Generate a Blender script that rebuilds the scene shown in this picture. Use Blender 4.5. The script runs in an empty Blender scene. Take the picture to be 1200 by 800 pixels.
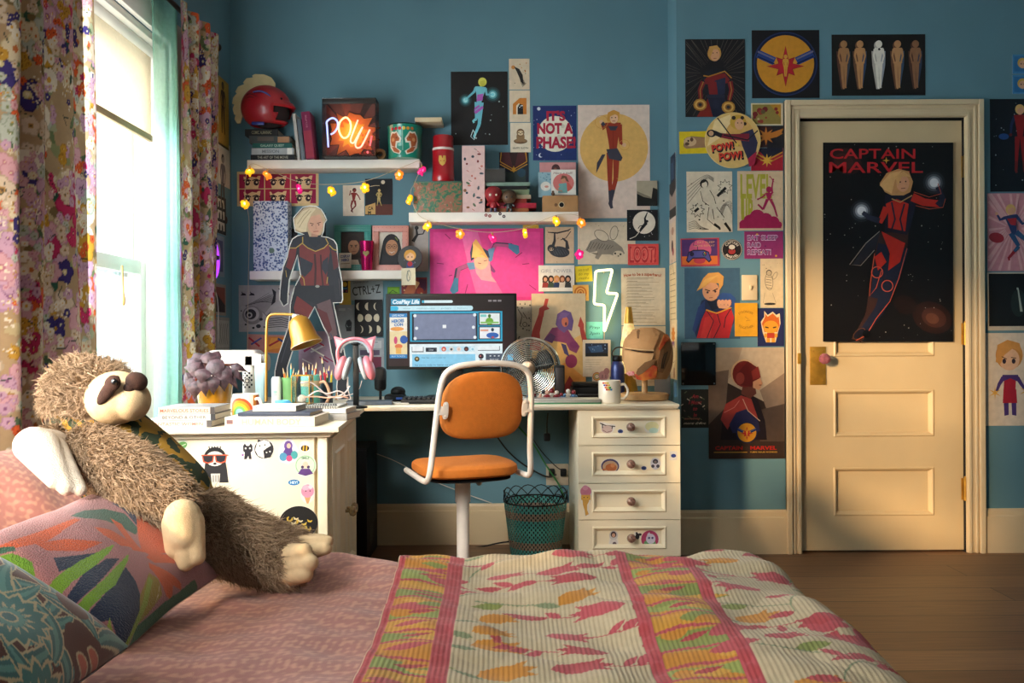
import bpy,bmesh,math,random
import numpy as np
from mathutils import Vector,Matrix,noise

# ------------------------------------------------------------------ camera, sky, sun, exposure
scene=bpy.context.scene
COL=scene.collection
F=1000.0 # focal length in pixels of the 1200 px wide frame
ROLL=math.radians(0.3)
EYE=Vector((0.0,0.0,0.99))
cam_data=bpy.data.cameras.new('camera')
cam_data.lens=36.0*F/1200.0
cam_data.sensor_width=36.0
cam_data.clip_start=0.02
cam=bpy.data.objects.new('camera',cam_data)
COL.objects.link(cam)
cam.matrix_world=Matrix.Translation(EYE)@Matrix.Rotation(math.pi/2,4,'X')@Matrix.Rotation(-ROLL,4,'Z')
scene.camera=cam

scene.view_settings.view_transform='Standard'
scene.view_settings.look='None'
scene.view_settings.gamma=1.0
scene.view_settings.use_curve_mapping=False
scene.view_settings.exposure=0.0
scene.cycles.use_denoising=True
scene.cycles.max_bounces=8
scene.cycles.transparent_max_bounces=16
scene.cycles.sample_clamp_indirect=6.0
scene.cycles.caustics_reflective=False
scene.cycles.caustics_refractive=False

world=bpy.data.worlds.new('daylight')
scene.world=world
world.use_nodes=True
_wn=world.node_tree.nodes
_wn['Background'].inputs['Color'].default_value=(0.90,0.97,1.0,1)
_wn['Background'].inputs['Strength'].default_value=9.0

def lamp(name,kind,loc,direction,energy,color,**kw):
    d=bpy.data.lights.new(name,kind)
    d.energy=energy
    d.color=color
    for k,v in kw.items():
        setattr(d,k,v)
    o=bpy.data.objects.new(name,d)
    COL.objects.link(o)
    o.location=loc
    o.rotation_euler=Vector(direction).to_track_quat('-Z','Y').to_euler()
    return o

SUN_DIR=(1.0,1.0,-0.27)
lamp('low_sun','SUN',(-4,-2,3),SUN_DIR,5.8,(1.0,0.68,0.36),angle=math.radians(4.5))
# daylight entering by the windows of the room (both stand in their window openings)
lamp('window_daylight','AREA',(-1.50,2.90,1.55),(1,0.65,0.02),44.0,(0.86,0.96,1.0),shape='RECTANGLE',size=1.4,size_y=0.95)
lamp('side_window_daylight','AREA',(-1.40,0.70,1.85),(0.24,1,-0.66),17.0,(1.0,0.93,0.82),shape='RECTANGLE',size=0.9,size_y=1.2,spread=math.radians(46))
lamp('added_fill_light','AREA',(0.6,-0.6,2.6),(-0.25,1,-0.75),5.5,(1.0,0.93,0.84),shape='RECTANGLE',size=2.6,size_y=1.3)  # added soft fill from behind the camera, no such lamp in the room

# ------------------------------------------------------------------ helpers
def lin(c):
    if isinstance(c,str):
        c=c.lstrip('#')
        c=c if len(c)==6 else ''.join(q*2 for q in c)
        c=tuple(int(c[i:i+2],16)/255 for i in(0,2,4))
    return tuple((x/12.92 if x<=0.04045 else((x+0.055)/1.055)**2.4)for x in c[:3])

def px(x,y,D):
    """World point on the plane at depth D that the photograph shows at pixel x, y."""
    a,b=x-600.0,400.0-y
    ca,sa=math.cos(ROLL),math.sin(ROLL)
    xx,yy=a*ca+b*sa,-a*sa+b*ca
    return Vector((xx*D/F,D,EYE.z+yy*D/F))

def pz(x,y,z):
    """World point at height z below the eye that the photograph shows at pixel x, y."""
    p=px(x,y,1.0)
    t=(z-EYE.z)/(p.z-EYE.z)
    return EYE+(p-EYE)*t

_mats={}
def mat(name,color='#808080',rough=0.55,metal=0.0,var=0.08,scale=14.0,bump=0.0,bscale=180.0,emit=0.0,ecol=None,
        alpha=1.0,transmission=0.0,spec=0.5,stretch=(1,1,1),color2=None,coat=0.0):
    """Procedural surface: a noise varies the colour a little, a finer one gives relief."""
    if name in _mats:
        return _mats[name]
    m=bpy.data.materials.new(name)
    m.use_nodes=True
    nt=m.node_tree
    b=nt.nodes['Principled BSDF']
    b.inputs['Roughness'].default_value=rough
    b.inputs['Metallic'].default_value=metal
    b.inputs['Specular IOR Level'].default_value=spec
    if coat:
        b.inputs['Coat Weight'].default_value=coat
    if transmission:
        b.inputs['Transmission Weight'].default_value=transmission
    if alpha<1:
        b.inputs['Alpha'].default_value=alpha
    c=lin(color)
    tc=nt.nodes.new('ShaderNodeTexCoord')
    mp=nt.nodes.new('ShaderNodeMapping')
    mp.inputs['Scale'].default_value=stretch
    nt.links.new(tc.outputs['Object'],mp.inputs['Vector'])
    nz=nt.nodes.new('ShaderNodeTexNoise')
    nz.inputs['Scale'].default_value=scale
    nz.inputs['Detail'].default_value=4
    nt.links.new(mp.outputs['Vector'],nz.inputs['Vector'])
    rp=nt.nodes.new('ShaderNodeValToRGB')
    lo=lin(color2)if color2 else tuple(x*(1-var)for x in c)
    hi=c if color2 else tuple(min(1,x*(1+var))for x in c)
    rp.color_ramp.elements[0].position=0.34
    rp.color_ramp.elements[1].position=0.66
    rp.color_ramp.elements[0].color=(*lo,1)
    rp.color_ramp.elements[1].color=(*hi,1)
    nt.links.new(nz.outputs['Fac'],rp.inputs['Fac'])
    nt.links.new(rp.outputs['Color'],b.inputs['Base Color'])
    if bump:
        n2=nt.nodes.new('ShaderNodeTexNoise')
        n2.inputs['Scale'].default_value=bscale
        n2.inputs['Detail'].default_value=3
        nt.links.new(mp.outputs['Vector'],n2.inputs['Vector'])
        bp=nt.nodes.new('ShaderNodeBump')
        bp.inputs['Strength'].default_value=bump
        bp.inputs['Distance'].default_value=0.004
        nt.links.new(n2.outputs['Fac'],bp.inputs['Height'])
        nt.links.new(bp.outputs['Normal'],b.inputs['Normal'])
    if emit:
        b.inputs['Emission Color'].default_value=(*lin(ecol or color),1)
        b.inputs['Emission Strength'].default_value=emit
    _mats[name]=m
    return m

def print_mat(name,rough=0.6,emit=0.0,bump=0.0,bscale=300.0,sheen=0.0,ribs=0.0):
    """Printed colours carried by the mesh (its attribute «ink») over a faint paper or cloth grain."""
    if name in _mats:
        return _mats[name]
    m=bpy.data.materials.new(name)
    m.use_nodes=True
    nt=m.node_tree
    b=nt.nodes['Principled BSDF']
    b.inputs['Roughness'].default_value=rough
    b.inputs['Specular IOR Level'].default_value=0.35
    at=nt.nodes.new('ShaderNodeAttribute')
    at.attribute_name='ink'
    tc=nt.nodes.new('ShaderNodeTexCoord')
    nz=nt.nodes.new('ShaderNodeTexNoise')
    nz.inputs['Scale'].default_value=40
    nz.inputs['Detail'].default_value=5
    nt.links.new(tc.outputs['Object'],nz.inputs['Vector'])
    mr=nt.nodes.new('ShaderNodeMapRange')
    mr.inputs['From Min'].default_value=0.3
    mr.inputs['From Max'].default_value=0.7
    mr.inputs['To Min'].default_value=0.9
    mr.inputs['To Max'].default_value=1.05
    nt.links.new(nz.outputs['Fac'],mr.inputs['Value'])
    mx=nt.nodes.new('ShaderNodeVectorMath')
    mx.operation='SCALE'
    nt.links.new(at.outputs['Color'],mx.inputs[0])
    nt.links.new(mr.outputs['Result'],mx.inputs['Scale'])
    out=mx.outputs['Vector']
    if emit:
        b.inputs['Base Color'].default_value=(0.01,0.01,0.01,1)
        nt.links.new(out,b.inputs['Emission Color'])
        b.inputs['Emission Strength'].default_value=emit
    else:
        nt.links.new(out,b.inputs['Base Color'])
    if sheen:
        b.inputs['Sheen Weight'].default_value=sheen
    if bump:
        n2=nt.nodes.new('ShaderNodeTexNoise')
        n2.inputs['Scale'].default_value=bscale
        n2.inputs['Detail'].default_value=2
        nt.links.new(tc.outputs['Object'],n2.inputs['Vector'])
        bp=nt.nodes.new('ShaderNodeBump')
        bp.inputs['Strength'].default_value=bump
        bp.inputs['Distance'].default_value=0.004
        nt.links.new(n2.outputs['Fac'],bp.inputs['Height'])
        nt.links.new(bp.outputs['Normal'],b.inputs['Normal'])
    _mats[name]=m
    return m

def finish(o,parent,loc,rot):
    COL.objects.link(o)
    o.location=loc
    o.rotation_euler=rot
    if parent is not None:
        o.parent=parent
    return o

def obj(name,b,m,parent=None,loc=(0,0,0),rot=(0,0,0),smooth=True,angle=38):
    """Link a bmesh as one mesh object."""
    me=bpy.data.meshes.new(name)
    b.to_mesh(me)
    b.free()
    ms=m if isinstance(m,(list,tuple))else[m]
    for k in ms:
        me.materials.append(k)
    if smooth and len(me.polygons):
        me.polygons.foreach_set('use_smooth',[True]*len(me.polygons))
        me.set_sharp_from_angle(angle=math.radians(angle))
    return finish(bpy.data.objects.new(name,me),parent,loc,rot)

def thing(name,label,cat,loc=(0,0,0),rot=(0,0,0),group=None):
    o=bpy.data.objects.new(name,None)
    o.empty_display_size=0.05
    finish(o,None,loc,rot)
    return tag(o,label,cat,group)

def tag(o,label,cat,group=None):
    o['label']=label
    o['category']=cat
    if group:
        o['group']=group
    return o

def struct(o):
    o['kind']='structure'
    return o

def copy_tree(o,parent=None):
    c=o.copy()
    COL.objects.link(c)
    c.parent=parent
    for ch in[k for k in bpy.data.objects if k.parent==o]:
        copy_tree(ch,c)
    return c

# ---- bmesh shapes
def nb():
    return bmesh.new()

def box(b,c,s,bev=0.0,rot=None,seg=2,mi=0):
    r=bmesh.ops.create_cube(b,size=1.0)
    M=Matrix.Translation(Vector(c))
    if rot is not None:
        M=M@(rot.to_4x4()if not isinstance(rot,(int,float))else Matrix.Rotation(rot,4,'Z'))
    M=M@Matrix.Diagonal((s[0],s[1],s[2],1))
    bmesh.ops.transform(b,matrix=M,verts=r['verts'])
    fs=list({f for v in r['verts']for f in v.link_faces})
    if bev>0:
        es=list({e for v in r['verts']for e in v.link_edges})
        rr=bmesh.ops.bevel(b,geom=es,offset=min(bev,min(s)*0.45),segments=seg,profile=0.5,affect='EDGES')
        fs=list(set(rr['faces'])|{f for f in fs if f.is_valid})
    for f in fs:
        f.material_index=mi
    return fs

def box2(b,lo,hi,bev=0.0,mi=0,seg=2):
    lo,hi=Vector(lo),Vector(hi)
    return box(b,(lo+hi)/2,hi-lo,bev,None,seg,mi)

def ring_faces(b,rings,closed=True,mi=0,cap0=False,cap1=False):
    for i in range(len(rings)-1):
        a,c=rings[i],rings[i+1]
        n=len(a)
        for k in range(n if closed else n-1):
            j=(k+1)%n
            try:
                f=b.faces.new((a[k],a[j],c[j],c[k]))
                f.material_index=mi
            except ValueError:
                pass
    if cap0:
        f=b.faces.new(list(reversed(rings[0])))
        f.material_index=mi
    if cap1:
        f=b.faces.new(rings[-1])
        f.material_index=mi

def lathe(b,prof,c=(0,0,0),n=24,mi=0,M=None,cap0=True,cap1=True):
    """Turn a profile of (radius, height) about the local z axis."""
    T=Matrix.Translation(Vector(c))@(M.to_4x4()if M is not None else Matrix.Identity(4))
    rings=[]
    for r,z in prof:
        r=max(r,1e-5)
        rings.append([b.verts.new(T@Vector((r*math.cos(2*math.pi*k/n),r*math.sin(2*math.pi*k/n),z)))for k in range(n)])
    ring_faces(b,rings,True,mi,cap0,cap1)

def smooth_path(pts,n=6,closed=False):
    """Catmull-Rom through the points."""
    P=[Vector(p)for p in pts]
    out=[]
    m=len(P)
    for i in range(m if closed else m-1):
        p1,p2=P[i],P[(i+1)%m]
        p0=P[(i-1)%m]if closed or i>0 else p1*2-p2
        p3=P[(i+2)%m]if closed or i+2<m else p2*2-p1
        for k in range(n):
            t=k/n
            out.append(0.5*((2*p1)+(p2-p0)*t+(2*p0-5*p1+4*p2-p3)*t*t+(3*p1-p0-3*p2+p3)*t**3))
    if not closed:
        out.append(P[-1])
    return out

def tube(b,pts,r,n=8,closed=False,mi=0,caps=True):
    P=[Vector(p)for p in pts]
    R=r if isinstance(r,(list,tuple))else[r]*len(P)
    m=len(P)
    rings=[]
    prev=None
    for i in range(m):
        a=P[(i-1)%m]if closed or i>0 else P[i]
        c=P[(i+1)%m]if closed or i<m-1 else P[i]
        t=(c-a)
        t=t.normalized()if t.length>1e-9 else Vector((0,0,1))
        if prev is None:
            u=t.orthogonal().normalized()
        else:
            u=prev-t*prev.dot(t)
            u=u.normalized()if u.length>1e-6 else t.orthogonal().normalized()
        prev=u
        v=t.cross(u)
        rings.append([b.verts.new(P[i]+R[i]*(u*math.cos(2*math.pi*k/n)+v*math.sin(2*math.pi*k/n)))for k in range(n)])
    if closed:
        rings.append(rings[0])
    ring_faces(b,rings,True,mi,caps and not closed,caps and not closed)

def cyl(b,p0,p1,r,n=16,mi=0,r1=None):
    tube(b,[p0,p1],[r,r if r1 is None else r1],n,False,mi)

def ball(b,c,s,u=16,v=10,rot=None,mi=0):
    r=bmesh.ops.create_uvsphere(b,u_segments=u,v_segments=v,radius=1.0)
    if isinstance(s,(int,float)):
        s=(s,s,s)
    M=Matrix.Translation(Vector(c))@(rot.to_4x4()if rot is not None else Matrix.Identity(4))@Matrix.Diagonal((*s,1))
    bmesh.ops.transform(b,matrix=M,verts=r['verts'])
    for f in{f for q in r['verts']for f in q.link_faces}:
        f.material_index=mi

def prism(b,pts,y0,y1,mi=0):
    """A polygon in the x-z plane given depth from y0 to y1."""
    A=[b.verts.new((p[0],y0,p[1]))for p in pts]
    C=[b.verts.new((p[0],y1,p[1]))for p in pts]
    n=len(pts)
    for f in(b.faces.new(A),b.faces.new(list(reversed(C)))):
        f.material_index=mi
    for k in range(n):
        j=(k+1)%n
        f=b.faces.new((A[j],A[k],C[k],C[j]))
        f.material_index=mi
    bmesh.ops.recalc_face_normals(b,faces=b.faces[:])

def rotm(ax,deg):
    return Matrix.Rotation(math.radians(deg),3,ax)

# ------------------------------------------------------------------ flat printed matter: layered ink on a sheet
_glyphs={}
def glyphs(text,bold=0.0,shear=0.0):
    k=(text,bold,shear)
    if k not in _glyphs:
        cu=bpy.data.curves.new('lettering','FONT')
        cu.body=text
        cu.offset=bold
        cu.shear=shear
        cu.resolution_u=3
        o=bpy.data.objects.new('lettering',cu)
        COL.objects.link(o)
        dg=bpy.context.evaluated_depsgraph_get()
        me=o.evaluated_get(dg).to_mesh()
        V=[(v.co.x,v.co.y)for v in me.vertices]
        Fs=[tuple(p.vertices)for p in me.polygons]
        o.evaluated_get(dg).to_mesh_clear()
        bpy.data.objects.remove(o)
        bpy.data.curves.remove(cu)
        _glyphs[k]=(V,Fs)
    return _glyphs[k]

class Art:
    """Ink laid on a sheet; coordinates x right, y down from the sheet's upper corner, in units of the sheet's own size W x H."""
    EPS=0.00022
    def __init__(s,W,H):
        s.W,s.H=W,H
        s.items=[]
        s.v,s.f,s.c=[],[],[]
    def _layer(s,bb):
        l=0
        for q,k in s.items:
            if q[0]<bb[2]and q[2]>bb[0]and q[1]<bb[3]and q[3]>bb[1]and k>l:
                l=k
        s.items.append((bb,l+1))
        return l+1
    def poly(s,col,pts,layer=None):
        xs,ys=[p[0]for p in pts],[p[1]for p in pts]
        l=layer or s._layer((min(xs),min(ys),max(xs),max(ys)))
        n=len(s.v)
        s.v+=[(x,y,l)for x,y in pts]
        s.f.append(tuple(range(n,n+len(pts))))
        s.c+=[lin(col)]*len(pts)
        return s
    def rect(s,col,x0,y0,x1,y1):
        return s.poly(col,[(x0,y0),(x1,y0),(x1,y1),(x0,y1)])
    def circ(s,col,cx,cy,r,ry=None,n=20,rot=0.0):
        ry=r if ry is None else ry
        c,d=math.cos(rot),math.sin(rot)
        return s.poly(col,[(cx+r*math.cos(t)*c-ry*math.sin(t)*d,cy+r*math.cos(t)*d+ry*math.sin(t)*c)
                            for t in[2*math.pi*k/n for k in range(n)]])
    def ring(s,col,cx,cy,r,w,n=24):
        pts=[(cx+r*math.cos(2*math.pi*k/n),cy+r*math.sin(2*math.pi*k/n))for k in range(n)]
        return s.line(col,pts,w,True)
    def line(s,col,pts,w,closed=False):
        ws=w if isinstance(w,(list,tuple))else[w]*len(pts)
        m=len(pts)
        bb=(min(p[0]for p in pts),min(p[1]for p in pts),max(p[0]for p in pts),max(p[1]for p in pts))
        h=max(ws)/2
        l=s._layer((bb[0]-h,bb[1]-h,bb[2]+h,bb[3]+h))
        n0=len(s.v)
        for i in range(m):
            a=pts[(i-1)%m]if closed or i>0 else pts[i]
            c=pts[(i+1)%m]if closed or i<m-1 else pts[i]
            tx,ty=c[0]-a[0],c[1]-a[1]
            d=math.hypot(tx,ty)or 1.0
            nx,ny=-ty/d*ws[i]/2,tx/d*ws[i]/2
            s.v+=[(pts[i][0]+nx,pts[i][1]+ny,l),(pts[i][0]-nx,pts[i][1]-ny,l)]
        s.c+=[lin(col)]*(2*m)
        for i in range(m if closed else m-1):
            j=(i+1)%m
            s.f.append((n0+2*i,n0+2*i+1,n0+2*j+1,n0+2*j))
        return s
    def star(s,col,cx,cy,R,r,n=5,rot=-90.0,Rs=None):
        pts=[]
        for k in range(2*n):
            q=(R if not Rs else Rs[(k//2)%len(Rs)])if k%2==0 else r
            t=math.radians(rot+180.0*k/n)
            pts.append((cx+q*math.cos(t),cy+q*math.sin(t)))
        return s.poly(col,pts)
    def text(s,col,t,x,y,h,w=None,bold=0.0,shear=0.0,rot=0.0,anchor='c',arc=None):
        """Lettering with its centre (or left end) at x, y, capitals h high, stretched to width w if given."""
        V,Fs=glyphs(t,bold,shear)
        if not V:
            return s
        x0,x1=min(p[0]for p in V),max(p[0]for p in V)
        k=h/0.7
        kx=(w/max(x1-x0,1e-6))if w else k
        wd=(x1-x0)*kx
        c,d=math.cos(math.radians(rot)),math.sin(math.radians(rot))
        P=[]
        for p in V:
            u=(p[0]-x0)*kx-(wd/2 if anchor=='c' else 0)
            q=-p[1]*k+h/2
            if arc: # bend about a centre arc px below (or above when negative)
                a=u/abs(arc)
                if arc>0:
                    u,q=math.sin(a)*(arc-q),arc-math.cos(a)*(arc-q)
                else:
                    u,q=math.sin(a)*(-arc+q),arc+math.cos(a)*(-arc+q)
            P.append((x+u*c+q*d,y-u*d+q*c))
        xs,ys=[p[0]for p in P],[p[1]for p in P]
        l=s._layer((min(xs),min(ys),max(xs),max(ys)))
        n=len(s.v)
        s.v+=[(a,e,l)for a,e in P]
        s.f+=[tuple(n+i for i in f)for f in Fs]
        s.c+=[lin(col)]*len(P)
        return s
    # compound motifs
    def limb(s,col,pts,ws):
        s.line(col,pts,list(ws))
        return s
    def dots(s,col,n,seed,r=0.5,box=None):
        rnd=random.Random(seed)
        x0,y0,x1,y1=box or(0,0,s.W,s.H)
        for _ in range(n):
            q=r*rnd.uniform(0.5,1.4)
            s.circ(col,rnd.uniform(x0+q,x1-q),rnd.uniform(y0+q,y1-q),q,n=6)
        return s
    def rays(s,col,cx,cy,n,r0,r1,w,seed=1):
        rnd=random.Random(seed)
        for k in range(n):
            t=2*math.pi*(k+rnd.uniform(-.3,.3))/n
            a,e=r0*rnd.uniform(.8,1.3),r1*rnd.uniform(.75,1.0)
            p,q=(cx+a*math.cos(t),cy+a*math.sin(t)),(cx+e*math.cos(t),cy+e*math.sin(t))
            q=(min(max(q[0],1),s.W-1),min(max(q[1],1),s.H-1))
            if 0<p[0]<s.W and 0<p[1]<s.H:
                s.line(col,[p,q],[w*.4,w])
        return s
    def figure(s,J,C,r):
        """A plain human figure. J: head neck hip elbow hand elbow hand knee foot knee foot; C: hair skin top arm leg boot; r head radius."""
        hd,nk,hp,e1,h1,e2,h2,k1,f1,k2,f2=J
        hair,skin,top,arm,leg,boot=C
        dx,dy=hp[0]-nk[0],hp[1]-nk[1]
        d=math.hypot(dx,dy)or 1
        sx,sy=dy/d,-dx/d
        sh=1.25*r
        s1,s2=(nk[0]-sx*sh,nk[1]-sy*sh+.3*r),(nk[0]+sx*sh,nk[1]+sy*sh+.3*r)
        p1,p2=(hp[0]-sx*.6*r,hp[1]-sy*.6*r),(hp[0]+sx*.6*r,hp[1]+sy*.6*r)
        mid=lambda a,c,t:(a[0]+(c[0]-a[0])*t,a[1]+(c[1]-a[1])*t)
        for(p,k,f)in((p1,k1,f1),(p2,k2,f2)):
            s.limb(leg,[p,k],[1.25*r,.85*r])
            s.limb(leg,[k,f],[.85*r,.5*r])
            s.limb(boot,[mid(k,f,.45),f,(f[0]+.2*r,f[1]+.5*r)],[.72*r,.62*r,.5*r])
        for(p,e,h)in((s1,e1,h1),(s2,e2,h2)):
            s.limb(arm,[p,e,h],[.8*r,.62*r,.45*r])
            s.circ(skin if arm==top else boot,h[0],h[1],.38*r,n=10)
        s.limb(skin,[hd,nk],[.6*r,.6*r])
        s.poly(top,[(s1[0]-.2*r*sx,s1[1]-.3*r),(nk[0],nk[1]-.1*r),(s2[0]+.2*r*sx,s2[1]-.3*r),mid(s2,p2,.6),p2,(hp[0],hp[1]+.5*r),p1,mid(s1,p1,.6)])
        s.circ(hair,hd[0],hd[1]-.15*r,1.12*r,1.2*r,n=14)
        s.circ(skin,hd[0]+.1*r,hd[1]+.12*r,.76*r,.95*r,n=14)
        s.poly(hair,[(hd[0]-1.0*r,hd[1]-.1*r),(hd[0]-.6*r,hd[1]-1.1*r),(hd[0]+.7*r,hd[1]-1.0*r),(hd[0]+.2*r,hd[1]-.55*r)])
        return s
    # meshes
    def mesh(s,name,m,fn):
        me=bpy.data.meshes.new(name)
        V=[fn(x,y,l)for x,y,l in s.v]
        me.from_pydata([tuple(v)for v in V],[],s.f)
        a=me.color_attributes.new('ink','FLOAT_COLOR','POINT')
        a.data.foreach_set('color',[t for c in s.c for t in(*c,1.0)])
        me.materials.append(m)
        me.update()
        return me

def sheet_mesh(name,art,k,m,thick=0.0008,back='#d8d0c0',gap=0.0012,edge=None,outline=None,curl=0.0):
    """The sheet itself (a thin slab, or its cut outline) with the ink of ART on its face; k metres per unit, local x right, z up, face towards -y."""
    W,H=art.W,art.H
    f0=-(gap+thick)
    def bend(x,y):
        u=2*x/W-1
        v=y/H
        return-curl*(abs(u)**3)*(v**2)
    P=lambda x,y,l:((x-W/2)*k,f0-l*Art.EPS,(H/2-y)*k)
    me0=bpy.data.meshes.new('tmp')
    out=outline or[(0,0),(W,0),(W,H),(0,H)]
    n=len(out)
    V=[P(x,y,0)for x,y in out]+[((x-W/2)*k,-gap,(H/2-y)*k)for x,y in out]
    Fs=[tuple(range(n)),tuple(reversed(range(n,2*n)))]+[(i,n+i,n+(i+1)%n,(i+1)%n)for i in range(n)]
    cols=[lin(edge or back)]*(2*n)
    base=len(V)
    V+=[P(x,y,l)for x,y,l in art.v]
    Fs+=[tuple(base+i for i in f)for f in art.f]
    cols+=art.c
    bpy.data.meshes.remove(me0)
    me=bpy.data.meshes.new(name)
    me.from_pydata(V,[],Fs)
    a=me.color_attributes.new('ink','FLOAT_COLOR','POINT')
    a.data.foreach_set('color',[t for c in cols for t in(*c,1.0)])
    me.materials.append(m)
    me.update()
    # all faces look out of the sheet
    b=bmesh.new()
    b.from_mesh(me)
    for f in b.faces:
        f.normal_update()
    flip=[f for i,f in enumerate(b.faces)if(i==0 or i>=n+2)and f.normal.y>0]
    bmesh.ops.reverse_faces(b,faces=flip)
    b.to_mesh(me)
    b.free()
    return me

BW,DW,LW,RW=4.184,3.97,-1.372,0.772 # depths of desk wall and door wall, x of the window wall and of the alcove's side
PAPER=print_mat('printed_paper',0.62)
GLOSSY=print_mat('glossy_print',0.32)

_walls={}
def sheet(name,label,cat,art_fn,x0,y0,x1,y1,D,tilt=0.0,back='#d9d0c2',m=None,out=0.0,group=None,outline=None,thick=0.0008):
    """A printed sheet on a wall that faces the camera at depth D, seen at those pixels."""
    a=Art(x1-x0,y1-y0)
    art_fn(a)
    me=sheet_mesh(name,a,D/F,m or PAPER,back=back,outline=outline,thick=thick)
    if out==0.0 or out==.003 or out==.004 or out==.002: # a sheet that overlaps others is stuck over them
        on=_walls.setdefault(round(D,3),[])
        out=max([q[4]+.0004 for q in on if q[0]<x1 and q[2]>x0 and q[1]<y1 and q[3]>y0],default=0.0)
        on.append((x0,y0,x1,y1,out+.0020+Art.EPS*max([k for _q,k in a.items],default=0)))
    c=px((x0+x1)/2,(y0+y1)/2,D)
    o=bpy.data.objects.new(name,me)
    finish(o,None,(c.x,D-out,c.z),(0,-math.radians(tilt),0))
    return tag(o,label,cat,group)
# ------------------------------------------------------------------ the room
M_wall=mat('blue_wall_paint','#5b8290',0.75,var=0.05,scale=3,bump=0.12,bscale=260)
M_trim=mat('cream_gloss_paint','#d3be9a',0.42,var=0.04,scale=5,bump=0.05,bscale=90)
M_door=mat('cream_door_paint','#ccb48c',0.45,var=0.04,scale=4,bump=0.08,bscale=120)
M_white=mat('white_gloss_paint','#ece7de',0.4,var=0.03)
M_ceil=mat('white_ceiling_paint','#dcd8d0',0.8,var=0.03)
M_brass=mat('aged_brass','#c4953c',0.38,0.65,var=0.15,scale=30)
M_black=mat('black_plastic','#0d0e10',0.5,var=0.2,spec=0.3)
M_dark=mat('dark_gap','#15110d',0.9)

def wood_floor():
    m=bpy.data.materials.new('oak_boards')
    m.use_nodes=True
    nt=m.node_tree
    b=nt.nodes['Principled BSDF']
    b.inputs['Roughness'].default_value=0.42
    tc=nt.nodes.new('ShaderNodeTexCoord')
    br=nt.nodes.new('ShaderNodeTexBrick')
    br.inputs['Scale'].default_value=1.0
    br.inputs['Brick Width'].default_value=1.9
    br.inputs['Row Height'].default_value=0.17
    br.inputs['Mortar Size'].default_value=0.0022
    br.inputs['Color1'].default_value=(*lin('#8a6445'),1)
    br.inputs['Color2'].default_value=(*lin('#6f4d35'),1)
    br.inputs['Mortar'].default_value=(*lin('#2a1a10'),1)
    nt.links.new(tc.outputs['Object'],br.inputs['Vector'])
    mp=nt.nodes.new('ShaderNodeMapping')
    mp.inputs['Scale'].default_value=(2.0,38.0,1)
    nt.links.new(tc.outputs['Object'],mp.inputs['Vector'])
    nz=nt.nodes.new('ShaderNodeTexNoise')
    nz.inputs['Scale'].default_value=2.2
    nz.inputs['Detail'].default_value=6
    nz.inputs['Distortion'].default_value=0.6
    nt.links.new(mp.outputs['Vector'],nz.inputs['Vector'])
    mx=nt.nodes.new('ShaderNodeMix')
    mx.data_type='RGBA'
    mx.blend_type='MULTIPLY'
    mx.inputs['Factor'].default_value=0.55
    rp=nt.nodes.new('ShaderNodeValToRGB')
    rp.color_ramp.elements[0].position,rp.color_ramp.elements[1].position=0.3,0.7
    rp.color_ramp.elements[0].color=(0.45,0.40,0.36,1)
    rp.color_ramp.elements[1].color=(1.1,1.05,1.0,1)
    nt.links.new(nz.outputs['Fac'],rp.inputs['Fac'])
    nt.links.new(br.outputs['Color'],mx.inputs['A'])
    nt.links.new(rp.outputs['Color'],mx.inputs['B'])
    nt.links.new(mx.outputs['Result'],b.inputs['Base Color'])
    bp=nt.nodes.new('ShaderNodeBump')
    bp.inputs['Strength'].default_value=0.15
    nt.links.new(nz.outputs['Fac'],bp.inputs['Height'])
    nt.links.new(bp.outputs['Normal'],b.inputs['Normal'])
    return m

RIGHT,REAR,CEIL=2.95,-1.25,2.78
b=nb();box2(b,(LW-.2,REAR-.2,-.08),(RIGHT+.2,BW+.2,0));struct(obj('floor',b,wood_floor(),smooth=False))
b=nb();box2(b,(LW-.2,REAR-.2,CEIL),(RIGHT+.2,BW+.2,CEIL+.08));struct(obj('ceiling',b,M_ceil,smooth=False))
# desk wall set back in an alcove, its short return, and the door wall
b=nb();box2(b,(LW-.2,BW,0),(RW+.2,BW+.15,CEIL));struct(obj('wall_back',b,M_wall,smooth=False))
DX0,DX1,DZ=px(937,400,DW).x,px(1131,400,DW).x,px(1030,138,DW).z
b=nb()
box2(b,(RW,DW,0),(DX0,DW+.15,CEIL))
box2(b,(DX1,DW,0),(RIGHT,DW+.15,CEIL))
box2(b,(DX0,DW,DZ),(DX1,DW+.15,CEIL))
box2(b,(RW,DW+.15,0),(RW+.2,BW,CEIL))
struct(obj('wall_door',b,M_wall,smooth=False))
b=nb();box2(b,(RIGHT,REAR,0),(RIGHT+.15,DW+.2,CEIL));struct(obj('wall_right',b,M_wall,smooth=False))
# window wall with two openings
W1,W2=(2.35,3.42,0.62,2.18),(0.18,2.04,0.62,2.2)
def wall_with_holes(holes,lo,hi,x0,x1):
    b=nb()
    y=lo
    for(a,c,z0,z1)in sorted(holes):
        box2(b,(x0,y,0),(x1,a,CEIL))
        box2(b,(x0,a,0),(x1,c,z0))
        box2(b,(x0,a,z1),(x1,c,CEIL))
        y=c
    box2(b,(x0,y,0),(x1,hi,CEIL))
    return b
struct(obj('wall_left',wall_with_holes([W1,W2],REAR,BW+.15,LW-.2,LW),M_wall,smooth=False))
# rear wall
b=nb();box2(b,(LW-.2,REAR-.15,0),(RIGHT+.2,REAR,CEIL))
struct(obj('wall_rear',b,M_wall,smooth=False))

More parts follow.
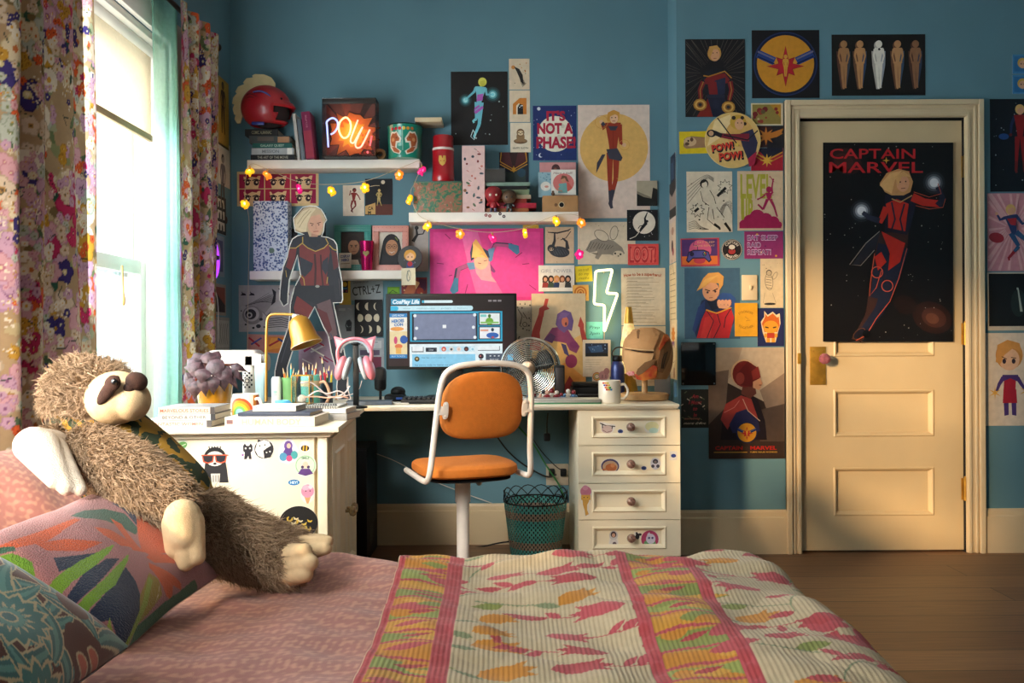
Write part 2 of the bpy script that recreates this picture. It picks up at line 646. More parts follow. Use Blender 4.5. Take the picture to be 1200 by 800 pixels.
def baseboard(name,x0,x1,D,top,parts=None):
    b=nb()
    prof=[(0,0),(0,top),(-.010,top),(-.014,top-.012),(-.014,top-.030),(-.022,top-.036),(-.022,0)]
    for(a,c)in(parts or[(x0,x1)]):
        A=[b.verts.new((a,D+y,z))for y,z in prof]
        C=[b.verts.new((c,D+y,z))for y,z in prof]
        ring_faces(b,[A,C],True,0,True,True)
    bmesh.ops.recalc_face_normals(b,faces=b.faces[:])
    return struct(obj(name,b,M_trim,smooth=False))
CX0,CX1=px(919.5,400,DW).x,px(1150.5,400,DW).x
baseboard('baseboard_back',LW,RW,BW,0.198)
baseboard('baseboard_door',RW,CX0,DW,0.203,[(RW-.022,CX0),(CX1,RIGHT)])
b=nb()
box2(b,(LW,REAR,0),(LW+.022,BW,.162));box2(b,(LW,REAR,.162),(LW+.012,BW,.2))
struct(obj('baseboard_left',b,M_trim,smooth=False))
b=nb()
box2(b,(RW-.0215,DW-.001,0),(RW,BW,.165));box2(b,(RW-.0125,DW-.001,.165),(RW,BW,.203))
struct(obj('baseboard_return',b,M_trim,smooth=False))

# window frame: moulded casing, two sashes, meeting rail, sill
def window(name,w,rail_z):
    a,c,z0,z1=w
    e=bpy.data.objects.new(name,None);finish(e,None,(LW,(a+c)/2,z0),(0,0,0));struct(e)
    L=lambda y,z:(y-(a+c)/2,z-z0)
    def bar(bb,y0,y1,za,zb,xa,xb):
        p,q=L(y0,za),L(y1,zb)
        box2(bb,(xa,p[0],p[1]),(xb,q[0],q[1]),.004)
    b=nb()
    bar(b,a-.1,a,z0,z1+.1,.001,.025);bar(b,c,c+.1,z0,z1+.1,.001,.025);bar(b,a,c,z1,z1+.1,.001,.025)
    bar(b,a,a+.03,z0,z1,-.195,.0);bar(b,c-.03,c,z0,z1,-.195,0);bar(b,a,c,z1-.03,z1,-.195,0)
    obj('window_frame',b,M_white,e)
    b=nb();bar(b,a-.1,c+.1,z0-.035,z0,-.195,.06);obj('window_sill',b,M_white,e)
    for(zz0,zz1,xx)in((z0,rail_z+.03,-.10),(rail_z-.035,z1-.03,-.145)):
        b=nb()
        bar(b,a+.03,a+.075,zz0,zz1,xx-.018,xx+.018);bar(b,c-.075,c-.03,zz0,zz1,xx-.018,xx+.018)
        bar(b,a+.075,c-.075,zz0,zz0+.06,xx-.018,xx+.018);bar(b,a+.075,c-.075,zz1-.055,zz1,xx-.018,xx+.018)
        s=obj('sash',b,M_white,e)
        b=nb();bar(b,a+.07,c-.07,zz0+.055,zz1-.05,xx-.002,xx+.002)
        obj('pane',b,M_glass,s)
    return e
def clear_glass(name,tint=(1,1,1),gloss=0.06):
    m=bpy.data.materials.new(name);m.use_nodes=True
    nt=m.node_tree;nt.nodes.remove(nt.nodes['Principled BSDF'])
    t=nt.nodes.new('ShaderNodeBsdfTransparent');t.inputs['Color'].default_value=(*tint,1)
    g=nt.nodes.new('ShaderNodeBsdfGlossy');g.inputs['Roughness'].default_value=0.06
    x=nt.nodes.new('ShaderNodeMixShader')
    fr=nt.nodes.new('ShaderNodeFresnel');fr.inputs['IOR'].default_value=1.3
    mul=nt.nodes.new('ShaderNodeMath');mul.operation='MULTIPLY_ADD';mul.inputs[1].default_value=0.8;mul.inputs[2].default_value=gloss*0.4
    nt.links.new(fr.outputs[0],mul.inputs[0]);nt.links.new(mul.outputs[0],x.inputs[0])
    nt.links.new(t.outputs[0],x.inputs[1]);nt.links.new(g.outputs[0],x.inputs[2])
    nt.links.new(x.outputs[0],nt.nodes['Material Output'].inputs['Surface'])
    return m
M_glass=clear_glass('window_glass')
M_clear=clear_glass('clear_acrylic',(0.96,0.97,0.97),0.12)
window('window_1',W1,1.285)
window('window_2',W2,1.35)

def sheer_mat(name,color,see,fold=0.0):
    m=bpy.data.materials.new(name);m.use_nodes=True
    nt=m.node_tree;nt.nodes.remove(nt.nodes['Principled BSDF'])
    c=(*lin(color),1)
    d=nt.nodes.new('ShaderNodeBsdfDiffuse');d.inputs['Color'].default_value=c
    t=nt.nodes.new('ShaderNodeBsdfTranslucent');t.inputs['Color'].default_value=c
    s=nt.nodes.new('ShaderNodeBsdfTransparent');s.inputs['Color'].default_value=tuple(0.4+0.6*x for x in c[:3])+(1,)
    a=nt.nodes.new('ShaderNodeMixShader');a.inputs[0].default_value=0.6
    nt.links.new(d.outputs[0],a.inputs[1]);nt.links.new(t.outputs[0],a.inputs[2])
    x=nt.nodes.new('ShaderNodeMixShader')
    tc=nt.nodes.new('ShaderNodeTexCoord');w=nt.nodes.new('ShaderNodeTexNoise');w.inputs['Scale'].default_value=60
    nt.links.new(tc.outputs['Object'],w.inputs['Vector'])
    mr=nt.nodes.new('ShaderNodeMapRange');mr.inputs['To Min'].default_value=see-.08;mr.inputs['To Max'].default_value=see+.08
    nt.links.new(w.outputs['Fac'],mr.inputs['Value']);nt.links.new(mr.outputs[0],x.inputs[0])
    nt.links.new(a.outputs[0],x.inputs[1]);nt.links.new(s.outputs[0],x.inputs[2])
    nt.links.new(x.outputs[0],nt.nodes['Material Output'].inputs['Surface'])
    return m

# roller blind half drawn in the window
bz=px(147,153,3.2).z
t=thing('roller_blind','beige roller blind drawn partway down inside the bright window','blind',(LW-.05,2.885,bz))
b=nb();box2(b,(-.001,-.485,0),(.001,.485,2.13-bz));obj('fabric',b,sheer_mat('blind_linen','#d6cab6',0.16),t)
b=nb();box2(b,(-.008,-.485,-.004),(.008,.485,.022),.003);obj('hem_bar',b,mat('blind_hem','#9c805c',.8),t)
b=nb();cyl(b,(0,-.5,2.14-bz),(0,.5,2.14-bz),.022);obj('roller',b,M_white,t)

# the door with its panels, plate, knob, hinges and stops
dr=bpy.data.objects.new('door_1',None);finish(dr,None,((DX0+DX1)/2,DW+.012,0),(0,0,0));struct(dr)
w=DX1-DX0-.010;hh=DZ-.012
def rel(x,y,D=DW):
    p=px(x,y,D);return(p.x-(DX0+DX1)/2,p.z)
def panel_slab(b,x0,x1,z0,z1,y,thick,panels,depth=.014,m=.022,mi=0):
    """A slab whose face at y carries recessed panels with a moulded slope."""
    xs=sorted({x0,x1,*[p[0]for p in panels],*[p[2]for p in panels]})
    zs=sorted({z0,z1,*[p[1]for p in panels],*[p[3]for p in panels]})
    for i in range(len(xs)-1):
        for k in range(len(zs)-1):
            cx,cz=(xs[i]+xs[i+1])/2,(zs[k]+zs[k+1])/2
            q=[p for p in panels if p[0]<cx<p[2]and p[1]<cz<p[3]]
            if not q:
                f=b.faces.new([b.verts.new((x,y,z))for x,z in((xs[i],zs[k]),(xs[i+1],zs[k]),(xs[i+1],zs[k+1]),(xs[i],zs[k+1]))]);f.material_index=mi
    for p in panels:
        R=[]
        for ins,dy in((0,0),(m*.25,-.005),(m*.5,-.003),(m,depth),(m*1.1,depth)):
            R.append([b.verts.new((x,y+dy,z))for x,z in((p[0]+ins,p[1]+ins),(p[2]-ins,p[1]+ins),(p[2]-ins,p[3]-ins),(p[0]+ins,p[3]-ins))])
        ring_faces(b,R,True,mi,False,True)
    bmesh.ops.remove_doubles(b,verts=b.verts[:],dist=1e-5)
    box2(b,(x0,y+.016,z0),(x1,y+thick,z1),0,mi)
    for(u0,u1,v0,v1)in((x0,x0,z0,z1),(x1,x1,z0,z1)):
        f=b.faces.new([b.verts.new(q)for q in((u0,y,v0),(u0,y,v1),(u0,y+.017,v1),(u0,y+.017,v0))]);f.material_index=mi
    for v0 in(z0,z1):
        f=b.faces.new([b.verts.new(q)for q in((x0,y,v0),(x1,y,v0),(x1,y+.017,v0),(x0,y+.017,v0))]);f.material_index=mi
pl=[]
for(xa,ya,xb,yb)in((978,512,1096,456),(978,605,1096,547),(978,418,1096,330),(978,300,1096,190)):
    p,q=rel(xa,ya),rel(xb,yb);pl.append((p[0],p[1],q[0],q[1]))
b=nb();panel_slab(b,-w/2,w/2,.008,hh,0,.04,pl);obj('door_slab',b,M_door,dr,smooth=False)
b=nb();c0,c1=rel(950,451),rel(968.5,406);box2(b,(c0[0],-.006,c0[1]),(c1[0],.0,c1[1]),.003)
for dx in(-.022,.022):
    for z in(c0[1]+.02,c1[1]-.02):
        ball(b,((c0[0]+c1[0])/2+dx,-.006,z),(.004,.003,.004),8,6)
obj('lock_plate',b,M_brass,dr)
k=rel(963,420);b=nb();cyl(b,(k[0],-.006,k[1]),(k[0],-.04,k[1]),.008)
lathe(b,[(.010,0),(.024,.006),(.027,.016),(.024,.026),(.012,.031)],(k[0],-.034,k[1]),10,M=rotm('X',90))
obj('door_knob',b,mat('pink_cut_glass','#8e525a',.12,var=.3,scale=60,coat=.6),dr,smooth=False)['label']='pink faceted glass knob'
for yy in(195,391,573):
    h=rel(1130.5,yy);b=nb();cyl(b,(h[0]+.002,-.014,h[1]-.052),(h[0]+.002,-.014,h[1]+.052),.007,10)
    box2(b,(h[0]-.010,-.004,h[1]-.05),(h[0]+.012,-.0005,h[1]+.05));ball(b,(h[0]+.002,-.014,h[1]+.055),.006,8,6);obj('hinge',b,M_brass,dr)
# casing round the door, in steps
tr=bpy.data.objects.new('trim_1',None)
b=nb()
ct=px(1030,118.5,DW).z
def casing(ins,wl_,wr_,wt_,y0,y1):
    """One step of the moulding: INS in from the outer edge, as wide as given left, right and above."""
    x0,x1,z1=CX0+ins,CX1-ins,ct-ins
    box2(b,(x0,DW+y0,0),(x0+wl_,DW+y1,z1),.003);box2(b,(x1-wr_,DW+y0,0),(x1,DW+y1,z1),.003)
    box2(b,(x0+wl_*.99,DW+y0,z1-wt_),(x1-wr_*.99,DW+y1,z1),.003)
wl,wr,wt=DX0-CX0,CX1-DX1,ct-DZ
casing(0,wl+.002,wr+.002,wt+.002,-.018,-.001)
casing(0,.024,.024,.024,-.032,-.001)
casing(.03,.012,.012,.012,-.024,-.001)
b_in=.018
box2(b,(DX0-b_in,DW-.024,0),(DX0-.002,DW-.001,DZ+b_in),.003);box2(b,(DX1+.002,DW-.024,0),(DX1+b_in,DW-.001,DZ+b_in),.003);box2(b,(DX0-.002,DW-.024,DZ+.002),(DX1+.002,DW-.001,DZ+b_in),.003)
struct(obj('trim_1',b,M_trim,smooth=False))
b=nb();box2(b,(DX0-.001,DW+.0,0),(DX0+.003,DW+.15,DZ));box2(b,(DX1-.003,DW,0),(DX1+.001,DW+.15,DZ));box2(b,(DX0,DW,DZ-.003),(DX1,DW+.15,DZ+.001));box2(b,(DX0,DW+.06,0),(DX1,DW+.15,DZ))
struct(obj('trim_2',b,M_dark,smooth=False))
h=px(938.5,420,DW-.03);t_=nb();box2(t_,(h.x-.013,DW-.026,h.z-.025),(h.x+.004,DW-.019,h.z+.025),.002);struct(obj('trim_3',t_,M_brass))

# outside: a pale building across the way, low in the window
b=nb();box2(b,(-9.4,1.0,-3.0),(-9.0,16,1.55));box2(b,(-9.45,.8,1.55),(-8.9,16.2,1.75))
struct(obj('wall_opposite',b,mat('pale_render','#b9d4da',.8,var=.05),smooth=False))
# ------------------------------------------------------------------ prints on the desk wall
BLK,NAVY,CRM,RED,GOLD,SKIN,BLOND='#17141a','#1d2747','#e6d6bd','#b3262b','#d99a2b','#d8a180','#d9b26a'
SUIT=(BLOND,SKIN,'#a8302c','#28304e','#8c2a2c','#232b46')

def bg(a,c):
    return a.rect(c,0,0,a.W,a.H)

def eyes_strip(a):
    bg(a,'#d9bd8a')
    cw,ch=(a.W-8)/3,(a.H-7)/2
    rnd=random.Random(4)
    for r in range(2):
        for c in range(3):
            x,y=2.5+c*(cw+1.2),3+r*(ch+1)
            a.rect('#a3164c' if c!=1 else '#b01a3e',x,y,x+cw,y+ch)
            a.poly('#e5c392',[(x+5,y+3),(x+cw-4,y+2),(x+cw-7,y+ch),(x+8,y+ch)])
            a.poly('#8c1238',[(x+5,y),(x+cw-5,y),(x+cw-9,y+4),(x+15,y+3),(x+9,y+6)])
            for dx in(9.5,20):
                a.circ('#2a1520',x+dx,y+10+r,3.1,3.4,12);a.circ('#f1dfc0',x+dx+.6,y+9.6+r,1.2,n=8)
                a.line('#20101a',[(x+dx-4.5,y+7.5+r),(x+dx,y+5.8+r),(x+dx+4.5,y+8+r)],1.3)
sheet('manga_eyes_print','magenta print of six pairs of drawn eyes in a cream border','poster',eyes_strip,278,201,373.5,241.5,BW)

def small_red_fig(a):
    bg(a,'#e0d2bf')
    a.figure([(13.5,6),(13,9),(12.5,18),(7.5,12),(9,7),(18,12.5),(20,16.5),(9.5,24),(11,31),(15,24),(9.5,30)],('#3a1614','#7a2a20','#8a2620','#7c211d','#7c211d','#5c1614'),2.1)
sheet('postcard','white card with a small dark red leaping figure, above the teal picture frame','print',small_red_fig,402,217,427,253,BW)
def dark_gold_fig(a):
    bg(a,'#15161e');a.circ('#e8dcc6',21,4,2.3)
    a.poly('#c9a163',[(0,32),(12,28),(12,41.5),(0,41.5)]);a.rect('#5a2a20',12,30,a.W,a.H)
    a.text('#15120f','CA',6.5,34.5,4,w=6,bold=.02);a.text('#15120f','M',5,39.5,3.6,bold=.02)
    a.line('#d8c7a0',[(6,9),(11,8),(17,8)],.6)
    a.figure([(16.5,14),(16.5,16),(16,22),(13,19),(15,21),(19.5,18.5),(18,21),(15,26),(14,31),(17,26),(19,31)],('#d9c184','#d9c184','#c9b070','#c9b070','#c9b070','#a8904f'),1.5)
sheet('postcard','black card with a little golden figure under a white moon','print',dark_gold_fig,428,209.5,460,252,BW)
def neon_fig(a):
    bg(a,'#1b1718');a.dots('#9fb2ae',12,3,.9,(3,3,62,84))
    for(x,y,r)in((17,33.5,7.5),(49,27,9)):
        for q,c in((1,'#23383b'),(.78,'#2f5a60'),(.55,'#5aa0a8'),(.35,'#a5dde0')):
            a.circ(c,x,y,r*q)
    a.figure([(37,13),(35,18),(33,36),(27,24),(18,32),(42,27),(49,27),(30,55),(26,58),(33,62),(27,76)],('#d8d35e','#c9c24a','#74c0cf','#6ab4c4','#6fbccb','#7fd0d8'),4.4)
    a.poly('#b05bb5',[(31,27),(38,26),(37,34),(30,35)]);a.poly('#b05bb5',[(27,47),(37,40),(38,43),(29,50)]);a.poly('#b05bb5',[(28,42),(33,39),(34,41),(27,46)])
    a.line('#d8f0ee',[(26,69),(29,74),(27,80),(23,76),(26,68)],.7)
sheet('poster','black poster of a cyan and yellow figure with glowing hands, over the pink tall box','poster',neon_fig,528.5,84,595,170,BW)
def comet_card(a):
    bg(a,'#d9c4a8');a.circ('#c8823f',5,10,2.3)
    a.poly('#26201f',[(6,9),(12,12),(16,19),(17,30),(14,27),(12,22),(9,15)])
    for k in range(5):
        a.line('#26201f',[(12+k*.6,20),(14+k,28),(16+k,33-k)],.45)
    a.dots('#c07a45',6,5,.7,(12,3,22,17));a.dots('#333',4,6,.5)
sheet('postcard','topmost of three cream postcards in a column: black comet tail','print',comet_card,596.5,69,620.5,105,BW)
def arch_card(a):
    bg(a,'#dcc7ab');a.poly('#c97a2e',[(4,16),(12,9),(20,9),(20,28),(4,28)])
    a.poly('#e3d5bd',[(8,28),(8,18),(11,15),(14,18),(14,28)]);a.poly('#231f20',[(9.5,28),(9.5,20),(12,16),(16,17),(16,28)]);a.dots('#eee',4,2,.6,(10,17,16,22))
sheet('postcard','middle of three cream postcards in a column: orange house with dark arch','print',arch_card,597,106,621,143,BW)
def happy_sloth(a):
    bg(a,'#e0d0b8');a.circ('#6d5238',12,21.5,8,3.2);a.circ('#8d6d4b',12,16.5,4.8,6.2);a.circ('#7a5c3f',12,11.5,4.6,4.6)
    a.circ('#d9c09a',12,12,3.4,2.8);a.line('#3b2a1c',[(8.8,12),(11,11.3)],.8);a.line('#3b2a1c',[(13,11.3),(15.2,12)],.8);a.circ('#2b1d14',12,12.8,.8,.6,8)
    a.circ('#8d6d4b',8,21,3,1.6);a.circ('#8d6d4b',16,21,3,1.6);a.text('#3a3029','HAPPY SLOTH',12,29.5,2.0,w=18,bold=.015)
sheet('postcard','lowest of three cream postcards in a column: brown sloth sitting, with lettering','print',happy_sloth,598,144,622,178.5,BW)
def phase(a):
    bg(a,'#1d2f66');a.dots('#c4cde0',30,8,.45);a.circ('#e3dcca',26,33,20.5,21,28)
    for(x,y,r)in((20,26,3),(31,38,4),(35,24,2.4),(18,40,2.6)):
        a.circ('#cfc8b6',x,y,r,n=10)
    a.circ('#dfe2ea',7,3.5,2);a.circ('#d9dce6',9,58,2.6);a.circ('#1d2f66',10.4,57.6,2.2)
    R='#a81d3c'
    a.text(R,"IT'S",27,12,10.5,w=22,bold=.045);a.text(R,'NOT A',26,26.5,11.5,w=42,bold=.05);a.text(R,'PHASE!',27,43,12.5,w=46,bold=.045)
sheet('poster',"blue poster lettered IT'S NOT A PHASE in crimson over a moon",'poster',phase,624.5,124,675.5,188,BW)
def circle_girl(a):
    bg(a,'#d8c3b6');a.circ('#d9ab62',42,50,40,40,40)
    D_,R_='#3b3a48','#94331f'
    a.figure([(41.5,15),(41,21),(41,56),(30,28),(27.5,20),(50,45),(54,47),(37,86),(38,118),(44,86),(37,116)],('#c98f3f','#dbae8c',R_,R_,R_,D_),6.4)
    a.poly(D_,[(33,52),(46,51),(52,62),(50,66),(36,63)]);a.poly(D_,[(32,58),(28,66),(21,80),(22,68),(28,58)])
    a.ring('#c98f3f',27.5,20,7.5,.5);a.ring('#c98f3f',54,47,6,.5);a.poly(D_,[(35,25),(47,25),(44,30),(38,30)]);a.line('#3b3a48',[(31,24),(28,21)],4);a.circ('#3a2420',39.6,15,.7);a.circ('#3a2420',44,15,.7);a.line('#a04a3a',[(40,19),(43.4,19)],.8);a.poly('#c98f3f',[(34,18),(35,9),(42,6),(49,9),(48,13),(42,11),(37,13),(36,20)])
    a.line('#7a2316',[(41,30),(41,50)],.6)
sheet('poster','tall pale pink poster of a striding figure in rust red on an ochre disc','poster',circle_girl,677.5,123,761.5,255.5,BW)
def bee_sloth(a):
    bg(a,'#d3c3ab')
    a.poly('#8c8377',[(9,33),(15,22),(26,18),(42,22),(52,30),(55,37),(48,42),(38,38),(28,38),(24,44),(20,42),(23,34),(14,36)])
    a.circ('#d3c3ab',47.5,38,6,4.2);a.circ('#2b2724',43.8,37,1.2);a.circ('#2b2724',50,38,1.2);a.circ('#2b2724',47.5,40,1,.7)
    for(cx,cy,rx,ry,t)in((28,16,9.5,5.8,.55),(42.5,13,4.8,8.5,.2)):
        a.circ('#5b534b',cx,cy,rx,ry,22,t);a.circ('#cfc0a9',cx,cy,rx-.7,ry-.7,22,t)
    for k in range(9):
        a.line('#3c3630',[(11+k*3.4,33-(k%3)),(16+k*3.2,23+k*.6)],.5)
    for k in range(4):
        a.line('#6b6258',[(16+k*2,36),(21+k,38)],.6)
    a.dots('#8c8072',12,5,.4,(15,2,60,12))
sheet('drawing','cream drawing of a winged sloth lying down','drawing',bee_sloth,677,260,744.5,309.5,BW)
def bw_land(a):
    bg(a,'#a99c86');a.poly('#1a1918',[(0,15),(8,19),(17,21),(19,8),(24,10),(24,29.5),(0,29.5)]);a.poly('#7d7363',[(0,12),(16,19),(17,21),(8,19),(0,15)])
sheet('photo_print','small photo of dark slope under a pale sky, stuck over the pale pink poster','print',bw_land,746,212,770,241.5,BW,out=.003)
def moon_climb(a):
    bg(a,'#17171b');a.dots('#bbb',20,4,.4);a.circ('#ded4c4',20,15,13.2,n=28)
    a.line('#17171b',[(24,3),(21,10),(22,16),(17,22),(14,27),(9,32)],[1,2.2,4,3.2,1.6,.8]);a.circ('#17171b',23.5,13.5,1.6,n=8);a.line('#ded4c4',[(3,34),(10,31),(15,25)],.8)
    a.line('#17171b',[(20,18),(15,19),(13,22)],1.0)
sheet('print','black square print of a dark shape climbing across a white moon','print',moon_climb,734.5,246,770.5,282,BW,out=.003)
def loot(a):
    bg(a,'#d84a48');a.rect('#e2605a',2,2,33,22);a.text('#b92a34','LOOT!',17.5,12,17,w=31,bold=.05);a.text('#e98074','LOOT!',17.2,11.8,14.5,w=28,bold=-.012)
    a.circ('#b92a34',10.8,11.5,1,2);a.circ('#b92a34',18.8,12.5,1,2)
sheet('print','red card lettered LOOT! in fat comic letters','print',loot,735.5,286,771.5,310.5,BW,out=.003)
def hang_sloth(a):
    bg(a,'#c9b094');a.line('#2d2c30',[(3,6),(14,7),(27,4),(30,2)],[1,1.8,1.6,.8]);a.line('#34353a',[(11,7),(11,16),(8,25)],[1.6,3,4]);a.line('#34353a',[(20,13),(25,17),(26,26)],[1.5,3,5])
    a.line('#2d2c30',[(30,5),(24,13),(18,15)],.9)
    a.circ('#3c3e44',16.5,29,12,6.5,20,.12);a.circ('#33353b',7,25,4.6);a.circ('#b9a48a',7,26,2.6,2);a.circ('#1d1d20',5.8,25.8,.8);a.circ('#1d1d20',8.4,25.6,.8)
    for k in range(6):
        a.line('#5a5d66',[(8+k*3,26+(k%2)),(12+k*3,33)],.5)
    a.dots('#a87f63',14,7,.6)
sheet('print','tan print of a dark sloth hanging from a branch','print',hang_sloth,639,266,672.5,308.5,BW,back='#d5c7b2')
def note(col,ink,lines):
    def fn(a):
        bg(a,col)
        for k,t in enumerate(lines):
            a.text(ink,t,a.W/2,a.H*(k+.9)/(len(lines)+.8),a.H*.17,w=a.W*.62,shear=.2)
    return fn
sheet('sticky_note','mustard note overlapping the top of the big pink poster','note',note('#c9a640','#5a4717',['Cosplay','club']),613,262,631.5,279,BW,2,out=.004)
sheet('sticky_note','yellow sticky note beside the GIRL POWER print','note',note('#d9c52a','#8a7410',['note to self','do my','maths']),674,311.5,694,330,BW,3)
sheet('sticky_note','turquoise sticky note near the tip of the neon bolt','note',note('#6cc3be','#1f4a50',['Prep','3pm']),687,377,706.5,396.5,BW,-1,out=.003)
def pink_poster(a):
    bg(a,'#c4307c')
    a.rect('#cf3f8a',4,4,a.W-4,a.H-4)
    a.poly('#d0609a',[(36,2),(56,4),(70,50),(90,84),(56,84),(44,40)])  # sunbeam across the poster, put into the ink as paler pink
    for(x,y,q,e)in((18,6,24,12),(8,40,16,41),(22,55,26,54),(44,65,40,80),(108,42,116,41),(116,66,124,72),(100,34,108,28)):
        a.line('#7a1850',[(x,y),(q,e)],.9)
    B='#3f7393'
    a.line('#33304a',[(46,42),(32,48),(29,66)],5.4);a.line('#9f4d7a',[(46,42),(34,47),(31,64)],[5,4.4,3.6]);a.poly(B,[(33,58),(29,57),(23,72),(27,77),(33,73)])
    a.line('#33304a',[(68,36),(77,18),(96,20)],5.4);a.line('#9f4d7a',[(68,36),(77,19),(96,20.5)],[5,4.2,3.6]);a.poly(B,[(92,17),(104,20),(105,28),(102,31),(92,23)])
    a.poly('#5a80a4',[(43,40),(54,39),(57,47),(46,48)]);a.poly('#5a80a4',[(68,24),(76,22),(73,37),(69,40)]);a.poly('#7a3a72',[(70,40),(77,50),(75,52),(67,46)])
    a.poly('#d08f9e',[(52,42),(70,38),(72,56),(78,63),(60,60),(54,52)])
    a.poly('#2d3a55',[(47,28),(50,16),(68,26),(70,34),(56,32),(48,38)]);a.circ('#dba78c',60,38,8.5,10);a.poly('#d7a45c',[(50,17),(54,12),(61,22),(69,36),(60,30),(52,36)])
    a.poly('#e0b86a',[(49,34),(51,17),(62,28),(58,30),(66,34),(56,33)])
    a.line('#4a2c3a',[(56,40),(60,41)],.7);a.line('#4a2c3a',[(63,38),(67,37)],.7)
sheet('poster','large hot pink poster of a flying figure, behind the monitor','poster',pink_poster,504,268,637,352,BW)
def girl_power(a):
    bg(a,'#d5cfc6');a.text('#8b8b92','GIRL POWER',21,6.5,4.2,w=36,bold=-.005)
    for k,(h,t)in enumerate((('#3a2a22','#8a2f2a'),('#231d1c','#3a4a3c'),('#c08a4a','#25365c'),('#6a3a24','#c7bcae'),('#1c1a1c','#33363a'))):
        x=8+k*6.6
        a.circ(h,x,16,3.6,4.4,12);a.poly(t,[(x-4,26),(x-3,20),(x+3,20),(x+4,26)]);a.circ('#c89372',x,16.5,2.1,2.6,10);a.poly(h,[(x-3.4,20),(x-3.2,14),(x-1.8,14),(x-2,20)])
        a.circ('#a33a30',x,18.2,.7,.35,6)
sheet('print','white print lettered GIRL POWER over five drawn people','print',girl_power,631,311,673,341.5,BW)
def orange_tile(a):
    bg(a,'#d3a04f')
    for r,c in((7.4,'#b5641f'),(5.6,'#dca75a'),(4.2,'#b5641f'),(2.7,'#dca75a'),(1.6,'#a85a1c')):
        a.circ(c,9,9,r)
sheet('print','small ochre square printed with brown target rings','print',orange_tile,671,334,689.5,352.5,BW,1)
def purple_poster(a):
    bg(a,'#c3b193');a.poly('#cfa565',[(0,70),(20,50),(45,55),(63,45),(63,116),(0,116)]);a.poly('#d68f45',[(10,116),(20,90),(40,80),(63,100),(63,116)])
    a.line('#9c3a36',[(4,66),(5,45),(11,25)],[14,9,6]);a.poly('#a6403a',[(8,26),(9,17),(14,14),(16,6),(20,6),(18,15),(21,18),(15,20),(14,27)])
    a.line('#9c3a36',[(62,56),(59,44),(57,33)],[6,5,3]);a.poly('#a6403a',[(54,38),(57,27),(61,36),(61,44)])
    a.poly('#7d3a62',[(14,54),(24,40),(40,38),(47,50),(56,62),(52,70),(44,66),(40,58),(30,56)]);a.poly('#57355a',[(14,54),(22,46),(28,50),(24,58)])
    a.poly('#5f4a80',[(28,36),(30,24),(38,19),(46,22),(49,32),(47,44),(42,42),(38,46),(32,42)]);a.circ('#b46a58',39,33,4,6);a.circ('#4a2430',40,35.5,1.2,2.2,8);a.poly('#6b548c',[(31,30),(34,22),(45,23),(40,28)])
    a.circ('#8c2f55',46,79,7,8);a.circ('#743060',49,60,5,4);a.poly('#3f3a63',[(34,58),(40,60),(44,74),(38,70)])
    a.poly('#8b2a2c',[(36,110),(44,96),(52,108),(52,116),(36,116)])
sheet('poster','cream poster of a purple-haired shouting figure with raised red arms, behind the fan','poster',purple_poster,623,344,686,460,BW,back='#c9bda6')
def doodle(a):
    bg(a,'#b8ae9c');a.dots('#55504a',26,3,.9);a.ring('#4a4540',11,28,2.5,.7);a.line('#4a4540',[(3,10),(8,18),(5,30)],.9);a.line('#4a4540',[(9,14),(14,22)],.8)
sheet('drawing','grey doodle sheet tucked beside the monitor edge under the pink poster','drawing',doodle,604,352,622.5,404,BW,0)
def night_photo(a):
    bg(a,'#d3c1aa');a.rect('#1c2740',3,4,29.5,19.5);a.poly('#31517a',[(6,8),(22,6),(24,14),(10,15)]);a.rect('#14161c',3,15.5,29.5,19.5);a.dots('#7c97c0',8,2,.6,(4,5,28,15))
    for k in range(5):
        a.line('#b29f8a',[(3,23.5+k*2.6),(22-k,23.5+k*2.6)],.6)
sheet('photo_print','white-bordered photo of a blue night scene under the turquoise note','print',night_photo,682.5,398,715,441,BW)
def rules(a):
    bg(a,'#ddcdb2');a.text('#b0502c','How to be a superhero!',25,7,3.6,w=44,bold=.03,arc=140);
    rnd=random.Random(2)
    for k in range(15):
        y=13+k*3.6
        a.line('#b39c80',[(6,y),(45-rnd.random()*14,y)],.55)
        a.line('#8d7a64',[(7,y-1.3),(7+rnd.uniform(10,32),y-1.2)],.5)
sheet('letter','cream page of handwritten lines with a red heading, right of the neon bolt','letter',rules,728,314,779.5,381,BW)
def page(a):
    bg(a,'#d9c8ac')
    for k in range(16):
        a.line('#b9a68a',[(6,5+k*4),(44,5+k*4)],.5)
sheet('letter','second lined page, lower one behind the cardboard helmet','letter',page,728.5,382,780,452,BW)
